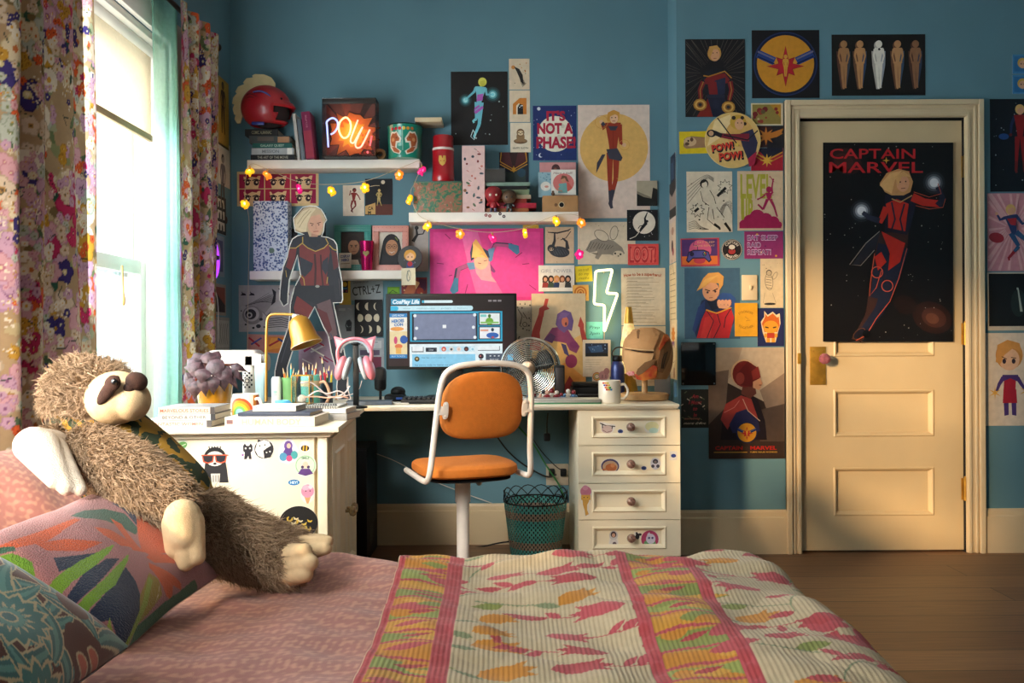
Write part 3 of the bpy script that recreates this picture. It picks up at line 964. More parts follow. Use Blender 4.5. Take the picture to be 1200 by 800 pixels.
# lower left of the desk wall
def moon_doodle(a):
    bg(a,'#a9a2a4');K='#232127'
    a.circ('#7c7678',16,35,12,11);a.circ('#a9a2a4',15,34,9,8.5);a.circ(K,14,34,6.5,6);a.circ('#a9a2a4',12.5,35,3.4);a.circ(K,12.5,35,1.8)
    for(x,y,r)in((3,30,1),(26,40,2.2),(23,48,3),(17,50,1.6),(8,46,1.3),(30,49,1.4),(34,38,1.2),(9,24,1),(22,22,.9)):
        a.circ(K,x,y,r,r*.8,9)
    a.poly('#8d8788',[(6,24),(40,10),(44,16),(30,34),(20,24)])
    for k in range(7):
        a.line(K,[(8+k*3,25-k),(36+k,9+k*2)],.35)
    a.poly(K,[(39,4),(41,12),(38,24),(43,20),(44,8)]);a.poly(K,[(24,27),(33,36),(38,30),(34,38)])
    for(x,y)in((5,10),(15,10)):
        a.poly(K,[(x-3,y+2),(x,y-1),(x+3,y),(x+4,y+2)]);a.poly(K,[(x-1,y),(x-1.6,y-3),(x+.6,y)])
    for k in range(5):
        a.line(K,[(34,40+k*2.4),(50,38+k*2.6),(62,42+k*2.2)],.7)
    a.poly(K,[(46,4),(52,3),(50,8)]);a.poly(K,[(53,10),(58,6),(60,12)])
sheet('drawing','grey ink print of a cratered moon at lower shelf, behind the brass lamp','drawing',moon_doodle,280,334,345,388.5,BW)
def stripes(cols,seed):
    def fn(a):
        bg(a,cols[0]);rnd=random.Random(seed)
        for k in range(9):
            x,y=rnd.uniform(.05,.6)*a.W,rnd.uniform(.05,.8)*a.H
            l,t=rnd.uniform(.15,.35)*a.W,rnd.choice((-.6,.6,.5,-.5))
            q,e=min(a.W-.5,x+l),min(max(y+l*t,.6),a.H-.6)
            a.line(rnd.choice(cols[1:]),[(x,y),(q,e)],rnd.uniform(1.2,2.6))
        return a
    return fn
def orange_stripes(a):
    bg(a,'#b97f78');a.poly('#cf7a35',[(24,2),(44,2),(44,21),(20,20)]);a.poly('#dc9038',[(28,4),(38,3),(40,15),(24,18)])
    a.line('#a41f2d',[(2,4),(15,14)],2.2);a.line('#3b3f86',[(5,12),(17,4)],2);a.line('#a41f2d',[(26,13),(38,6)],2.2);a.line('#2f3a6e',[(36,4),(43,8)],2.4)
sheet('print','pink and orange print with red and blue crossed bars, behind the lamp pole','print',orange_stripes,289.5,392,335,413.5,BW,-2)
sheet('print','lilac print scattered with red and blue bars, behind the pencils','print',stripes(['#9a8296','#b02240','#2c3766','#d2953c','#cfc6cc','#8b2350','#e2dcd2'],11),350,388,398,440,BW)
def yellow_card(a):
    bg(a,'#c2a341');a.rect('#242330',2,3,10,17);a.circ('#c5a02c',6,7,3);a.rect('#3b6a86',3,11,9,13);a.rect('#9c3a33',3,14,9,16);a.circ('#242330',6,15,1.5)
sheet('print','mustard card with a dark picture at the cutout’s elbow','print',yellow_card,398,326,411.5,361,BW)
def ctrlz(a):
    bg(a,'#8f989c');a.text('#3b4044','sometimes you just',12,4.8,2.2,w=18,rot=5);a.text('#1c1e22','CTRL+Z',18.6,14.2,10,w=33,bold=.01,rot=6)
sheet('print','grey card lettered CTRL+Z','print',ctrlz,411,325.5,449,352,BW)
def moons(a):
    bg(a,'#17161a');C='#cfc5ad'
    for r in range(3):
        for c in range(3):
            x,y=5.9+c*10.2,8+r*13.4
            w={(0,0):(-1,.35),(0,1):(-1,.15),(0,2):(-1,.6),(1,0):(1,-.6),(1,1):None,(1,2):(-1,-.6),(2,0):(1,.6),(2,1):(1,.3),(2,2):(1,-.1)}[(r,c)]
            if w is None:a.circ(C,x,y,4.2,4.6,20);continue
            sg,q=w;N_=10
            P=[(x+sg*4.2*math.cos(-math.pi/2+math.pi*i/N_),y+4.6*math.sin(-math.pi/2+math.pi*i/N_))for i in range(N_+1)]
            P+=[(x+sg*4.2*q*math.cos(math.pi/2-math.pi*i/N_),y+4.6*math.sin(math.pi/2-math.pi*i/N_))for i in range(1,N_)]
            a.poly(C,P)
sheet('print','black print of nine moon phases','print',moons,416,351,448.5,394.5,BW,out=.002)
def ghost(a):
    bg(a,'#8b8d90');a.rect('#a9a9aa',3,4,11,7);a.line('#3a3a3e',[(13,30),(11.5,24),(13,19),(16,18),(18,21),(17,30)],1.6);a.circ('#24242a',15,22,2.4,4);a.rect('#2c2c30',12,26,18,31);a.line('#a3a3a3',[(14,4),(18,6)],.6)
sheet('print','grey print of a small dark lantern shape, beside the moon phases','print',ghost,394,357,415.5,399,BW)
sheet('card','lime green card peeping above the monitor corner','card',lambda a:(bg(a,'#5d8a1d'),a.rect('#6ea022',1,1,13,6),a.line('#2f4a12',[(2,8),(6,4),(11,7)],1)),454,336,468.5,352,BW)
def collage(a):
    bg(a,'#7a2a30');a.poly('#b1603c',[(2,20),(10,4),(18,12),(14,21)]);a.poly('#d2a06c',[(14,3),(22,6),(17,14)]);a.poly('#4a1d3c',[(20,2),(29,2),(29,14),(24,18)]);a.circ('#a33a2c',22,16,4);a.dots('#d9b27a',10,4,.8)
sheet('print','dark red collage print peeping out above the monitor','print',collage,470.5,325,500.5,350,BW,back='#c9bda6')
def mags(a):
    bg(a,'#9a9fa5');a.rect('#6d2b45',2,22,28,40);a.rect('#b8bbbf',2,3,28,12);a.rect('#53465f',3,14,26,20);a.line('#70767c',[(4,5),(24,5)],.9);a.line('#70767c',[(4,8),(20,8)],.9)
sheet('print','grey and plum magazine page below the moon phases, behind the headphones','print',mags,419,396,450,438,BW)
def red_hair(a):
    bg(a,'#22303a');a.poly('#131116',[(3,78),(4,30),(8,20),(16,22),(20,40),(19,78)]);a.circ('#5a3020',10,10,6.5,8);a.circ('#a06a4c',10.8,11.5,3.4,5);a.poly('#6b3822',[(3,12),(7,2),(14,3),(9,8),(6,18)]);a.poly('#6d2026',[(8,40),(16,38),(17,60),(8,58)])
sheet('photo_print','dark photo of a red-haired person behind the cutout’s shoulder','print',red_hair,361.5,250,382,316,BW)
sheet('print','small dark print between the blue box and the cutout','print',lambda a:(bg(a,'#1e2127'),a.circ('#3d4650',5,9,3,5),a.rect('#5a2a28',2,18,8,24)),338,268,349,302,BW)
def bw_arm(a):
    bg(a,'#a8a09c');a.line('#1f1d20',[(4,22),(9,14),(8,6)],[4,3,2]);a.circ('#1f1d20',8.5,6,2.4);a.line('#1f1d20',[(9,14),(16,13),(18,8)],1.4)
sheet('card','grey card of a black beckoning silhouette behind the round black badge','card',bw_arm,480,261,502,318,BW)

# ------------------------------------------------------------------ prints on the door wall
def rays_hero(a):
    bg(a,'#17151a');a.rays('#5a544e',34,40,46,16,62,.5,3)
    a.poly('#151620',[(20,46),(24,38),(34,33),(48,38),(54,46),(50,66),(22,66)]);a.poly('#7a1f22',[(22,48),(26,44),(46,40),(52,48),(48,52),(24,53)]);a.poly('#222a44',[(34,49),(47,45),(46,64),(38,66)]);a.poly('#7a1f22',[(26,52),(36,50),(38,66),(28,66)])
    a.line('#b5812b',[(21,43),(27,44),(46,38),(54,46)],1.4);a.rect('#24293d',25,65,46,69);a.poly('#1d2136',[(26,69),(46,69),(48,91),(24,91)]);a.poly('#7a2018',[(13,91),(26,70),(32,91)])
    for q in(((21,50),(17,60),(18,72)),((52,50),(54,60),(51,72))):
        a.line('#7a1f22',list(q),[6,5.4,4.6]);a.line('#b58a3c',list(q),.8)
    for(x,y)in((17,77),(50,80)):
        for r,c in((8,'#a8742c'),(6.2,'#d0a355'),(4,'#8a5a24'),(2.2,'#28222a')):
            a.circ(c,x,y,r,r*.9,12)
    a.circ('#b8853c',34,17,8,9);a.circ('#d0976f',34.6,18.5,5.8,7.6);a.poly('#c3914a',[(26.5,20),(28,9),(37,7.5),(41,12),(33,12),(29,22)]);a.line('#8a4a3a',[(33,23),(36.5,22.6)],.8);a.circ('#3a2a24',32.4,16.6,.7);a.circ('#3a2a24',37,16.2,.7)
sheet('poster','black poster of a blond figure with glowing fists and speed rays','poster',rays_hero,803,46,873,137,DW,back='#17151a')
def star_emblem(a,cx=39.3,cy=39.5,k=1.0,ground=True):
    if ground:
        bg(a,'#151318')
    for r,c in((37.5,'#22335f'),(36,'#131a33'),(33.5,'#c98a28')):
        a.circ(c,cx,cy,r*k,n=40)
    for s in(-1,1):
        for(d,w,c)in((0,9.5,'#1f3a7c'),(-2.5,2,'#6d6a86'),(3.2,1.4,'#10193a')):
            a.line(c,[(cx+s*13*k,cy+(1+d-2)*k-2*k),(cx+s*32.5*k,cy+(-10+d-2)*k)],w*k)
    a.star('#8e1b24',cx,cy+3*k,24*k,9*k,8,-90,[24*k,15.5*k,22*k,15.5*k])
    a.star('#b3202c',cx,cy+3*k,21*k,8*k,8,-90,[22*k,13*k,20*k,13*k])
    a.figure([(cx,cy-8*k),(cx,cy-5.5*k),(cx,cy+2*k),(cx-3*k,cy-1*k),(cx-2*k,cy+3*k),(cx+3*k,cy-1*k),(cx+2*k,cy+3*k),(cx-1*k,cy+8*k),(cx-1*k,cy+14*k),(cx+1*k,cy+8*k),(cx+.4*k,cy+14*k)],('#d39a3b',)*6,2.0*k)
sheet('poster','black square poster of a red star in an orange disc with blue bars','poster',star_emblem,881,35.5,960,115,DW,back='#151318')
def five(a):
    bg(a,'#151313')
    for k,(x,c,e,g)in enumerate(((14,'#a8794f','#5c3a30','#3a4150'),(33,'#c08c5c','#6b4a36','#364a6a'),(55,'#e8e2d6','#b9b2a8','#9aa0a8'),(77,'#b98a5f','#6a4834','#3b5570'),(98,'#94694a','#54362c','#33405a'))):
        a.circ(e,x-1.5,13,4,5,12);a.line(g,[(x+2,20),(x+3,36),(x+1,62)],[12,9,4])
        a.line(e,[(x-2,20),(x-3,36),(x-1,64)],[13,9,4])
        a.figure([(x,12),(x,16),(x,32),(x-6,25),(x-4,33),(x+6,25),(x+4,33),(x-1.6,48),(x-.6,62),(x+2,47),(x+1.6,61)],(c,)*6,3.6)
    a.circ('#221d1c',55.5,17.5,1.4)
sheet('poster','wide black poster of five standing silhouettes, the central one white','poster',five,974.5,40.5,1084,112,DW,back='#151313')
def comic_small(a):
    bg(a,'#d8c7a6');a.rect('#8b7a3c',1.5,1.5,35,24.5);a.poly('#b3832a',[(22,1.5),(35,1.5),(35,18)]);rnd=random.Random(5)
    for k in range(16):
        a.circ(rnd.choice(['#7c1f22','#8f3a2a','#5f5230','#b9a070','#6e1c20']),rnd.uniform(4,32),rnd.uniform(5,22),rnd.uniform(1.2,3.4),n=7)
sheet('print','small white-edged comic print above the round sign, by the door casing','print',comic_small,880,121,917.5,147,DW)
def wing_star(a):
    bg(a,'#3a1c1a');a.poly('#1c1b22',[(22,0),(37,0),(37,26),(16,26)]);a.star('#b8702a',15,12,11,4.4,8,-90);a.poly('#b8702a',[(16,10),(36,3),(33,8),(35,9),(28,13),(20,15)])
sheet('print','dark card of an orange star with a wing','print',wing_star,882.5,147.5,917.5,173,DW)
def chest(a):
    bg(a,'#a31a2e');a.poly('#181a2c',[(6,0),(37,0),(37,7),(19,13)]);a.line('#c08a2c',[(4,5),(19,14),(37,5)],1.6);a.line('#c08a2c',[(4,9),(19,18),(37,9)],1.2);a.star('#d6a23c',18.5,14.5,8,3,8,-90)
sheet('print','red and navy card with a gold star, below the winged star card','print',chest,880,173.5,917.5,200,DW)
def yellow_sloth(a):
    bg(a,'#d6bb1d');a.line('#3d2a1e',[(5,17),(6,9),(14,6),(34,8)],.8);a.poly('#9a7656',[(5,18),(5.5,10),(9,6.5),(16,6),(34,8),(34,19),(8,20)]);a.circ('#c7a682',12.5,12,7.5,5.4);a.circ('#5e432f',9,14.5,2.6,2);a.circ('#5e432f',14.5,9.5,2,2.4);a.circ('#2b1c14',10.5,11,1.2)
sheet('print','yellow card of a lying brown sloth tucked behind the round sign','print',yellow_sloth,796,154,834,180,DW,1)
def pow_sign(a):
    c=33
    a.circ('#d8b26c',c,c,32.4,n=44);a.poly('#e6cb95',[(3,40),(12,10),(30,3),(34,20),(18,30)]);a.circ('#d3a35a',c+8,c-8,16)
    K='#1d1a20'
    a.poly('#2a2a44',[(40,26),(56,20),(62,36),(58,56),(52,60),(44,40)]);a.line('#7d2030',[(17,27),(30,29),(52,30)],[5,6.5,9]);a.line(K,[(15,7),(32,30),(40,40)],1.4);a.line(K,[(22,27),(50,33),(62,22)],1.6)
    a.circ(K,8,25,5.5,4.4);a.circ('#cfa27c',7.5,25,3);a.line(K,[(11,24),(20,28)],5);a.poly('#a32240',[(50,55),(61,46),(58,62),(52,64)])
    a.circ('#c39a3a',39,12,9.5,8.6);a.circ('#2c211a',34,7,2.4);a.circ('#2c211a',44,7,2.2);a.circ('#2c211a',47,14,2);a.circ('#d7a37c',40.5,14.5,5.4,6.6);a.circ(K,38.6,13,.7);a.circ(K,43,13,.7)
    a.text(K,'POW!',21.5,41.5,8.5,w=27,bold=.07,rot=10);a.text(K,'POW!',31,52,9,w=29,bold=.07,rot=6)
    a.text('#d8402c','POW!',20.5,40.5,7.5,w=25,bold=.035,rot=10);a.text('#d8402c','POW!',30,51,8,w=27,bold=.035,rot=6);a.star('#d9b84a',38,38,3.4,1.4)
cpts=[(33+32.6*math.cos(2*math.pi*k/44),33+32.6*math.sin(2*math.pi*k/44))for k in range(44)]
sheet('round_sign','round yellow comic sign lettered POW! POW! in red','sign',pow_sign,825,132,891,198,DW,0,outline=cpts,out=.006,thick=.006,back='#e2c88c')
def line_hero(a):
    bg(a,'#d9c9b0');K='#26221f'
    for k in range(5):
        a.line('#6d655c',smooth2([(1,18+k*5),(14+k,9+k*2),(24,4+k),(32,8+k)]),.5)
        a.line('#6d655c',smooth2([(36+k,54),(42+k,40),(50,35+k*2),(53,38+k*3)]),.5)
        a.line('#6d655c',smooth2([(2,60+k*2),(10,58+k*2),(16,64+k),(26,68)]),.5)
    for(x,y)in((12.5,45.5),(45,18)):
        a.star(K,x,y,9,5.6,9);a.star('#d9c9b0',x,y,8,4.8,9)
    a.figure([(20.5,15),(21,20),(29,38),(18,32),(11,46),(38,27),(47,18),(27,58),(38,66),(40,54),(50,68)],(K,'#d9c9b0','#d9c9b0','#d9c9b0','#d9c9b0',K),4.4)
    for q in(((16,23),(19,35),(26,40)),((27,22),(32,30),(34,38)),((26,42),(24,56),(36,66)),((35,42),(44,54)),((30,44),(32,56))):
        a.line(K,list(q),.6)
    a.line(K,[(36,29),(46,19)],3.2);a.line(K,[(14,43),(9,47)],3);a.dots(K,12,6,.8)
def smooth2(pts,n=5):
    return[(p.x,p.y)for p in smooth_path([(x,y,0)for x,y in pts],n)]
sheet('drawing','black and white ink drawing of a leaping figure with star-burst hands','drawing',line_hero,804.5,201,858,272,DW)
def level_up(a):
    bg(a,'#d0b493');Y='#a8a032'
    a.text(Y,'LEVEL',22,17.5,27,w=37,bold=.03);a.text(Y,'UP',11,46,27,w=14,bold=.03);a.text(Y,'U',10,46,27,w=9,bold=.03)
    P='#a01a4a'
    a.figure([(37,22),(37,25.5),(37,33),(30,30),(24,33),(40.5,19),(42,10),(30,45),(24,39),(43,42),(46,52)],(P,)*6,3.0);a.line(P,[(38,6),(43,13)],.8)
    for(x,y,r)in((7,62,5),(14,58,7),(23,54,9),(33,57,8),(42,60,7),(48,63,4)):
        a.circ(P,x,y,r,n=16)
    a.rect(P,2,60,51,67);a.dots('#b86a40',10,3,.7,(16,4,51,40))
sheet('poster','tan poster lettered LEVEL UP with a crimson leaping silhouette','poster',level_up,864,200.5,917.5,270,DW)
def pad(a):
    bg(a,'#a83a4a');a.rect('#50306a',1.5,1.5,43,21);a.rect('#cf6a30',1.5,21,43,31);a.circ('#c0567a',23,14,13,12);a.circ('#b0384a',22,26,7,4)
    a.line('#3a2a5a',[(20,14),(20,9),(15,8),(16,4)],.9)
    a.poly('#241d3a',[(6,26),(9,16),(15,13.5),(27,13.5),(33,16),(36,26),(33,29),(28,24),(14,24),(9,29)]);a.poly('#4a4a8c',[(7.5,25.5),(10,17),(15,15),(27,15),(32,17),(34.5,25.5),(32.5,27),(28,22.5),(14,22.5),(9.5,27)])
    a.circ('#241d3a',13,18.5,2.6);a.circ('#241d3a',28,18.5,2.6)
    for(dx,dy,c)in((0,-1.3,'#d8c040'),(1.3,0,'#c0392b'),(0,1.3,'#3fa066'),(-1.3,0,'#3c6fc0')):
        a.circ(c,28+dx,18.5+dy,.7,n=6)
    a.text('#c99a70','EAT SLEEP',30,5,2.4,w=20);a.text('#c99a70','GAME REPEAT',28,9,2.2,w=24)
sheet('print','purple and orange print of a game controller','print',pad,797.5,279,843,312,DW,1)
def badge(a):
    a.circ('#241d1e',12.5,12.5,12.2,n=28);a.circ('#cdbfae',12.5,12.5,11.6,n=28);a.circ('#241d1e',12.5,12.5,11,n=28);a.circ('#1d1719',12.5,12.5,7)
    a.text('#e0d3c0','CAPTAIN',12.5,4.0,3.0,w=17,bold=.02,arc=8.5);a.text('#e0d3c0','MARVEL',12.5,21.0,3.0,w=15,bold=.02,arc=-8.5)
    a.circ('#a33232',12.5,14.5,4.2,3.4);a.circ('#ddd0bd',12.5,9.5,3.6,2.8);a.circ('#241d1e',11,12.6,.9);a.circ('#241d1e',14,12.6,.9)
bp_=[(12.5+12.3*math.cos(2*math.pi*k/32),12.5+12.3*math.sin(2*math.pi*k/32))for k in range(32)]
sheet('round_sticker','round black and white lettered sticker beside the controller print','sticker',badge,845,280,870,305,DW,outline=bp_)
def raid(a):
    bg(a,'#8a2a63');rnd=random.Random(3)
    for _ in range(14):
        a.circ(rnd.choice(['#d29a3c','#b54a94','#e2c27c','#5f1d56']),rnd.uniform(3,43),rnd.uniform(3,29),rnd.uniform(.6,1.6),n=8)
    for k,t in enumerate(('EAT SLEEP','RAID','REPEAT!')):
        w=(36,16,28)[k]
        a.text('#d3a8c8',t,3.5,7.5+k*8.4,6,w=w,bold=.045,anchor='l');a.text('#3c1f52',t,3.9,7.6+k*8.4,5,w=w-.8,bold=-.002,anchor='l')
sheet('print','plum card lettered EAT SLEEP RAID REPEAT','print',raid,872,271,917.5,303,DW,out=.003)
def punch(a):
    bg(a,'#3a5a72');B='#24304f'
    a.poly(B,[(20,38),(32,34),(46,40),(60,60),(48,82),(14,82),(10,70)])
    a.poly('#b8262b',[(20,60),(26,48),(36,52),(54,46),(58,58),(52,82),(14,82)]);a.poly('#c93432',[(24,58),(34,54),(30,82),(18,82)]);a.line('#1a1a2c',[(26,50),(34,62),(26,82)],.9);a.line('#1a1a2c',[(38,53),(42,66),(34,82)],.9);a.line('#1a1a2c',[(54,48),(48,58),(46,70)],.9)
    a.line('#d69a2c',[(25,49),(38,53),(55,46)],1.4)
    a.poly('#2a3d6d',[(16,46),(24,38),(24,50),(18,62),(12,76),(9,72)]);a.poly('#1b2236',[(26,38),(40,36),(42,46),(32,50)])
    a.circ('#cf9570',31,27,10,11.5);a.poly('#d0974f',[(16,24),(22,12),(28,6),(40,5),(46,10),(45,20),(41,26),(40,18),(30,17),(24,22),(14,27)]);a.poly('#d9a75c',[(15,25),(24,13),(40,8),(32,14),(22,22)])
    a.line('#2c1d1a',[(24,25),(30,27)],1.1);a.line('#2c1d1a',[(33,27),(39,24)],1.1);a.circ('#2c2430',27,28.5,1.3);a.circ('#2c2430',36,27.5,1.3);a.line('#8a4538',[(29,35),(33,34.5)],.8)
    a.poly('#2d4c86',[(38,34),(44,29),(54,30),(60,36),(58,46),(48,46),(40,42)])
    for k in range(4):
        a.circ('#d49a78',40.5+k*4,40.5,2.5,3.6,12);a.line('#7a4a3a',[(42.5+k*4,38),(42.5+k*4,44)],.5)
    a.poly('#d49a78',[(38,43),(54,44),(50,48),(40,47)])
sheet('poster','slate blue poster of a blond drawn figure throwing a punch','poster',punch,802,314,867,397,DW)
t=thing('light_switch','cream switch plate between the punching poster and the bee drawing','switch',(px(878,337,DW).x,DW,px(878,337,DW).z))
b=nb();box(b,(0,-.005,0),(.072,.008,.118),.003);obj('plate',b,M_trim,t)
b=nb();box(b,(.004,-.011,0),(.010,.012,.022),.002,rotm('X',20));obj('toggle',b,M_trim,t)
def bee_draw(a):
    bg(a,'#cdb794');K='#2b2622'
    a.circ('#8a7c68',10,27,5,10,18,-.1);a.circ('#cdb794',10,27,4.2,9.2,18,-.1);a.circ(K,10,16.5,3.4);a.circ('#b8a384',10,16.8,2.7);a.circ('#7c705e',17,20,2.4,5,14,.5);a.circ('#cdb794',17,20,1.8,4.3,14,.5)
    for k in range(5):
        a.line(K,[(6.5,21+k*3.2),(13,22+k*3.2)],.5)
    a.circ(K,11,53,7,1.4);a.line('#8a7c68',[(5,40),(3,52)],.4);a.line('#8a7c68',[(14,40),(18,52)],.4);a.dots(K,6,8,.4,(2,4,24,16))
sheet('drawing','narrow cream ink drawing of a hovering bee-like creature','drawing',bee_draw,891,303,917.5,360.5,DW)
def stronger(a):
    bg(a,'#d89a22');a.text('#8a5512','STRONGER',13,10,2.6,w=18,bold=.01,arc=14);a.text('#8a5512','TOGETHER',13,29,2.6,w=18,bold=.01,arc=-14);a.line('#b87a2a',[(12,16),(16,19),(13,21),(18,20)],.8)
sheet('print','amber card with two arcs of small lettering','print',stronger,860.5,355,887,394,DW,out=.003)
def flame(a):
    bg(a,'#1c2350');O='#d9952a'
    a.poly('#e8c9a0',[(4,16),(8,10),(8,3),(12,8),(18,4),(22,8),(26,6),(27,18),(24,28),(21,40),(10,40),(6,28)]);a.poly('#c8601f',[(5,18),(9,10),(9,6),(12,10),(18,6),(23,11),(25,10),(26,20),(23,28),(8,28)])
    a.circ(O,15.5,22,9,7.5);a.line('#3a1d14',[(9,22),(13,23)],1.4);a.line('#3a1d14',[(18,23),(22,22)],1.4);a.rect('#b83a22',11,29,20,35);a.rect(O,10.5,35,14.5,40);a.rect(O,16.5,35,20.5,40);a.circ(O,9.4,32,1.8,2.6);a.circ(O,21.6,32,1.8,2.6)
sheet('print','navy card of a small flame-topped orange creature','print',flame,887.5,361,918.5,405.5,DW,out=.002)
t=thing('acrylic_panel','glossy black square panel fixed with corner screws by the alcove edge','panel',(px(818,426,DW).x,DW,px(818,426,DW).z))
b=nb();box(b,(0,-.006,0),(.16,.010,.2),.002);obj('panel',b,mat('black_gloss_panel','#08090a',.12,coat=.5),t)
for sx in(-1,1):
    for sz in(-1,1):
        b=nb();cyl(b,(sx*.072,-.011,sz*.092),(sx*.072,-.014,sz*.092),.004,10);obj('screw',b,mat('steel_screw','#8d8d8d',.3,1),t)
def script(a):
    bg(a,'#1f201a');rnd=random.Random(9)
    for _ in range(16):
        x,y=rnd.uniform(1,30),rnd.uniform(2,42);a.line(rnd.choice(['#5a6046','#b8a58e','#6e5a4c']),[(x,y),(min(32,x+rnd.uniform(-4,4)),y+2)],1.1)
    for k,(t_,w)in enumerate((('Am',8),('I Meant',15),('to',5),('be',4))):
        a.text('#b8303a',t_,16.5,8+k*7.2,4.4,w=w,shear=.35,bold=.01)
    a.text('#c07a66','something',13,34,2.6,w=18,shear=.3);a.text('#d2c2ac','more divine',16,39.5,3,w=26,shear=.3)
sheet('print','dark floral card with red and cream script lettering','print',script,798,456,831.5,501,DW)
def marvel(a):
    W,H=a.W,a.H
    bg(a,'#3a2c26');a.poly('#b4a088',[(0,0),(W,0),(W,50),(70,66),(20,40),(0,20)]);a.poly('#a38d76',[(0,0),(40,0),(30,30),(0,60)]);a.poly('#8a7462',[(60,50),(W,30),(W,90),(76,96)]);a.poly('#6e5a4c',[(0,30),(24,26),(20,70),(0,90)]);a.poly('#54443a',[(56,74),(W,66),(W,110),(60,110)])
    a.poly('#241c20',[(14,108),(16,82),(30,62),(46,52),(58,62),(66,86),(68,108)]);a.poly('#9b3a34',[(14,84),(20,66),(38,56),(50,60),(58,84),(44,74),(30,80),(22,96)]);a.poly('#2c2a4c',[(24,90),(32,76),(44,72),(58,86),(60,98),(28,100)]);a.line('#c9a58c',[(40,60),(46,74),(60,86)],1.0);a.line('#c98070',[(18,76),(30,70),(36,62)],.8)
    a.poly('#6a3a30',[(38,54),(40,44),(54,42),(56,54),(48,60)])
    a.circ('#c9a27a',41,30,15,16);a.circ('#6e2420',42,31,14,15.5);a.poly('#5a1d1c',[(34,30),(46,16),(58,24),(60,36),(50,46),(38,44)]);a.circ('#8a3a32',37,36,5,7);a.poly('#c08a68',[(52,40),(60,36),(63,42),(59,50),(52,47)]);a.poly('#7c2c26',[(50,28),(58,22),(61,35),(52,38)]);a.line('#5a2018',[(59,44),(62,44)],.9)
    star_emblem(a,44.5,99.5,.33,False)
    a.text('#b4241f','CAPTAIN',23.5,117.5,4.2,w=32,bold=.03);a.text('#b4241f','MARVEL',64,117.5,4.2,w=31,bold=.03);a.line('#c79a3a',[(6,122.5),(45,122.5)],.8);a.text('#c79a3a','TURN YOUR WORRIES',64,122.4,1.5,w=32,bold=.02)
sheet('poster','large brown and cream poster of a helmeted figure in profile, right of the drawers','poster',marvel,830,407,919,537,DW,m=GLOSSY,back='#3a2c26')
def door_poster(a):
    W,H=a.W,a.H
    bg(a,'#151314');
    for(x,y,r,c)in((128,205,24,'#2a1a16'),(130,205,15,'#432720'),(128,206,8,'#5e3a2c'),(26,22,20,'#2c1a18'),(24,22,12,'#3f2320'),(96,190,14,'#201614')):
        a.circ(c,x,y,r,r*.75,18,.4)
    a.dots('#a9a298',70,12,.6)
    R='#b3262b'
    a.text(R,'CAPTAIN',58,13,11.5,w=100,bold=.012);a.text(R,'MARVEL',62,29,12.5,w=110,bold=.012);a.star('#c99a34',74,21,4.4,1.2,4)
    for(x,y,r)in((45,80,13),(130,47,13)):
        for q,c in((1,'#26282e'),(.78,'#4a4e56'),(.58,'#8b9098'),(.4,'#d3d6da')):
            a.circ(c,x,y,r*q)
    O='#c0533e';RD='#b02c22';ND='#1f2234'
    a.line('#7a4038',[(95,70),(86,105),(64,150),(58,182),(42,220),(34,230)],1);
    a.poly('#25242c',[(66,104),(52,116),(34,144),(44,142),(62,124),(72,110)]);a.line('#a09488',[(66,104),(50,118),(31,143),(44,144),(60,126)],.7)
    a.poly('#3a2520',[(66,106),(100,104),(98,132),(84,170),(76,186),(60,214),(44,234),(34,230),(50,200),(54,170),(58,140)])
    a.line(ND,[(74,120),(66,152),(60,182)],[20,15,10]);a.line(ND,[(90,122),(80,162),(66,196),(44,226)],[22,16,12,9]);a.poly(RD,[(68,104),(96,118),(90,140),(76,150),(78,130)]);a.poly(RD,[(60,134),(68,128),(74,140),(64,150)]);a.ring(O,63,152,6.5,1);a.ring(O,75,168,6.5,1)
    a.line(O,[(60,130),(55,165),(54,180),(62,170),(68,150)],.8);a.line(O,[(98,124),(88,160),(78,186),(62,206),(50,226),(38,232)],.8)
    a.circ('#5a3a2c',42,224,9,5,14,-.7);a.circ('#1c1b24',42,224,8,4.2,14,-.7)
    a.poly('#1d1c2a',[(72,62),(88,56),(104,62),(108,74),(102,100),(98,108),(72,104),(72,84)]);a.poly(RD,[(73,72),(86,66),(100,72),(98,86),(96,104),(76,100),(76,84)]);a.line(ND,[(80,70),(84,90),(80,102)],2);a.line(ND,[(95,72),(90,90),(93,104)],2)
    a.line(RD,[(104,64),(118,70),(136,72)],[10,9,8]);a.line(ND,[(134,74),(140,66),(134,52)],[8,7,6]);a.line(O,[(106,58),(124,64),(138,60),(134,48)],.7);a.line(O,[(108,74),(124,78),(140,76),(143,66)],.7)
    a.line(RD,[(74,76),(70,86),(66,94)],[8,7,6]);a.line('#2c2c3c',[(66,92),(54,88),(46,82)],[7,6,5])
    a.poly('#c08a56',[(66,48),(74,36),(88,31),(100,34),(105,46),(102,58),(94,62),(80,62),(72,58)]);a.poly('#d6a66c',[(66,50),(78,36),(92,33),(84,44),(80,60),(72,56)]);a.circ('#cf9572',93,48,7.6,10);a.poly('#d0a066',[(84,40),(94,34),(102,40),(92,40),(87,52)]);a.line('#6a3a30',[(91,54),(96,53.4)],.9);a.circ('#33241f',90,46.4,.9);a.circ('#33241f',96.4,45.8,.9)
    a.line('#a88a5a',[(80,66),(90,70),(104,62)],1.4)
    a.circ('#0a0a0b',50.5,224,4.6)
sheet('poster','big black poster lettered CAPTAIN MARVEL taped to the cream door','poster',door_poster,964.5,167,1117,400,DW-.001,-.3,m=GLOSSY,back='#151314',out=-.002)
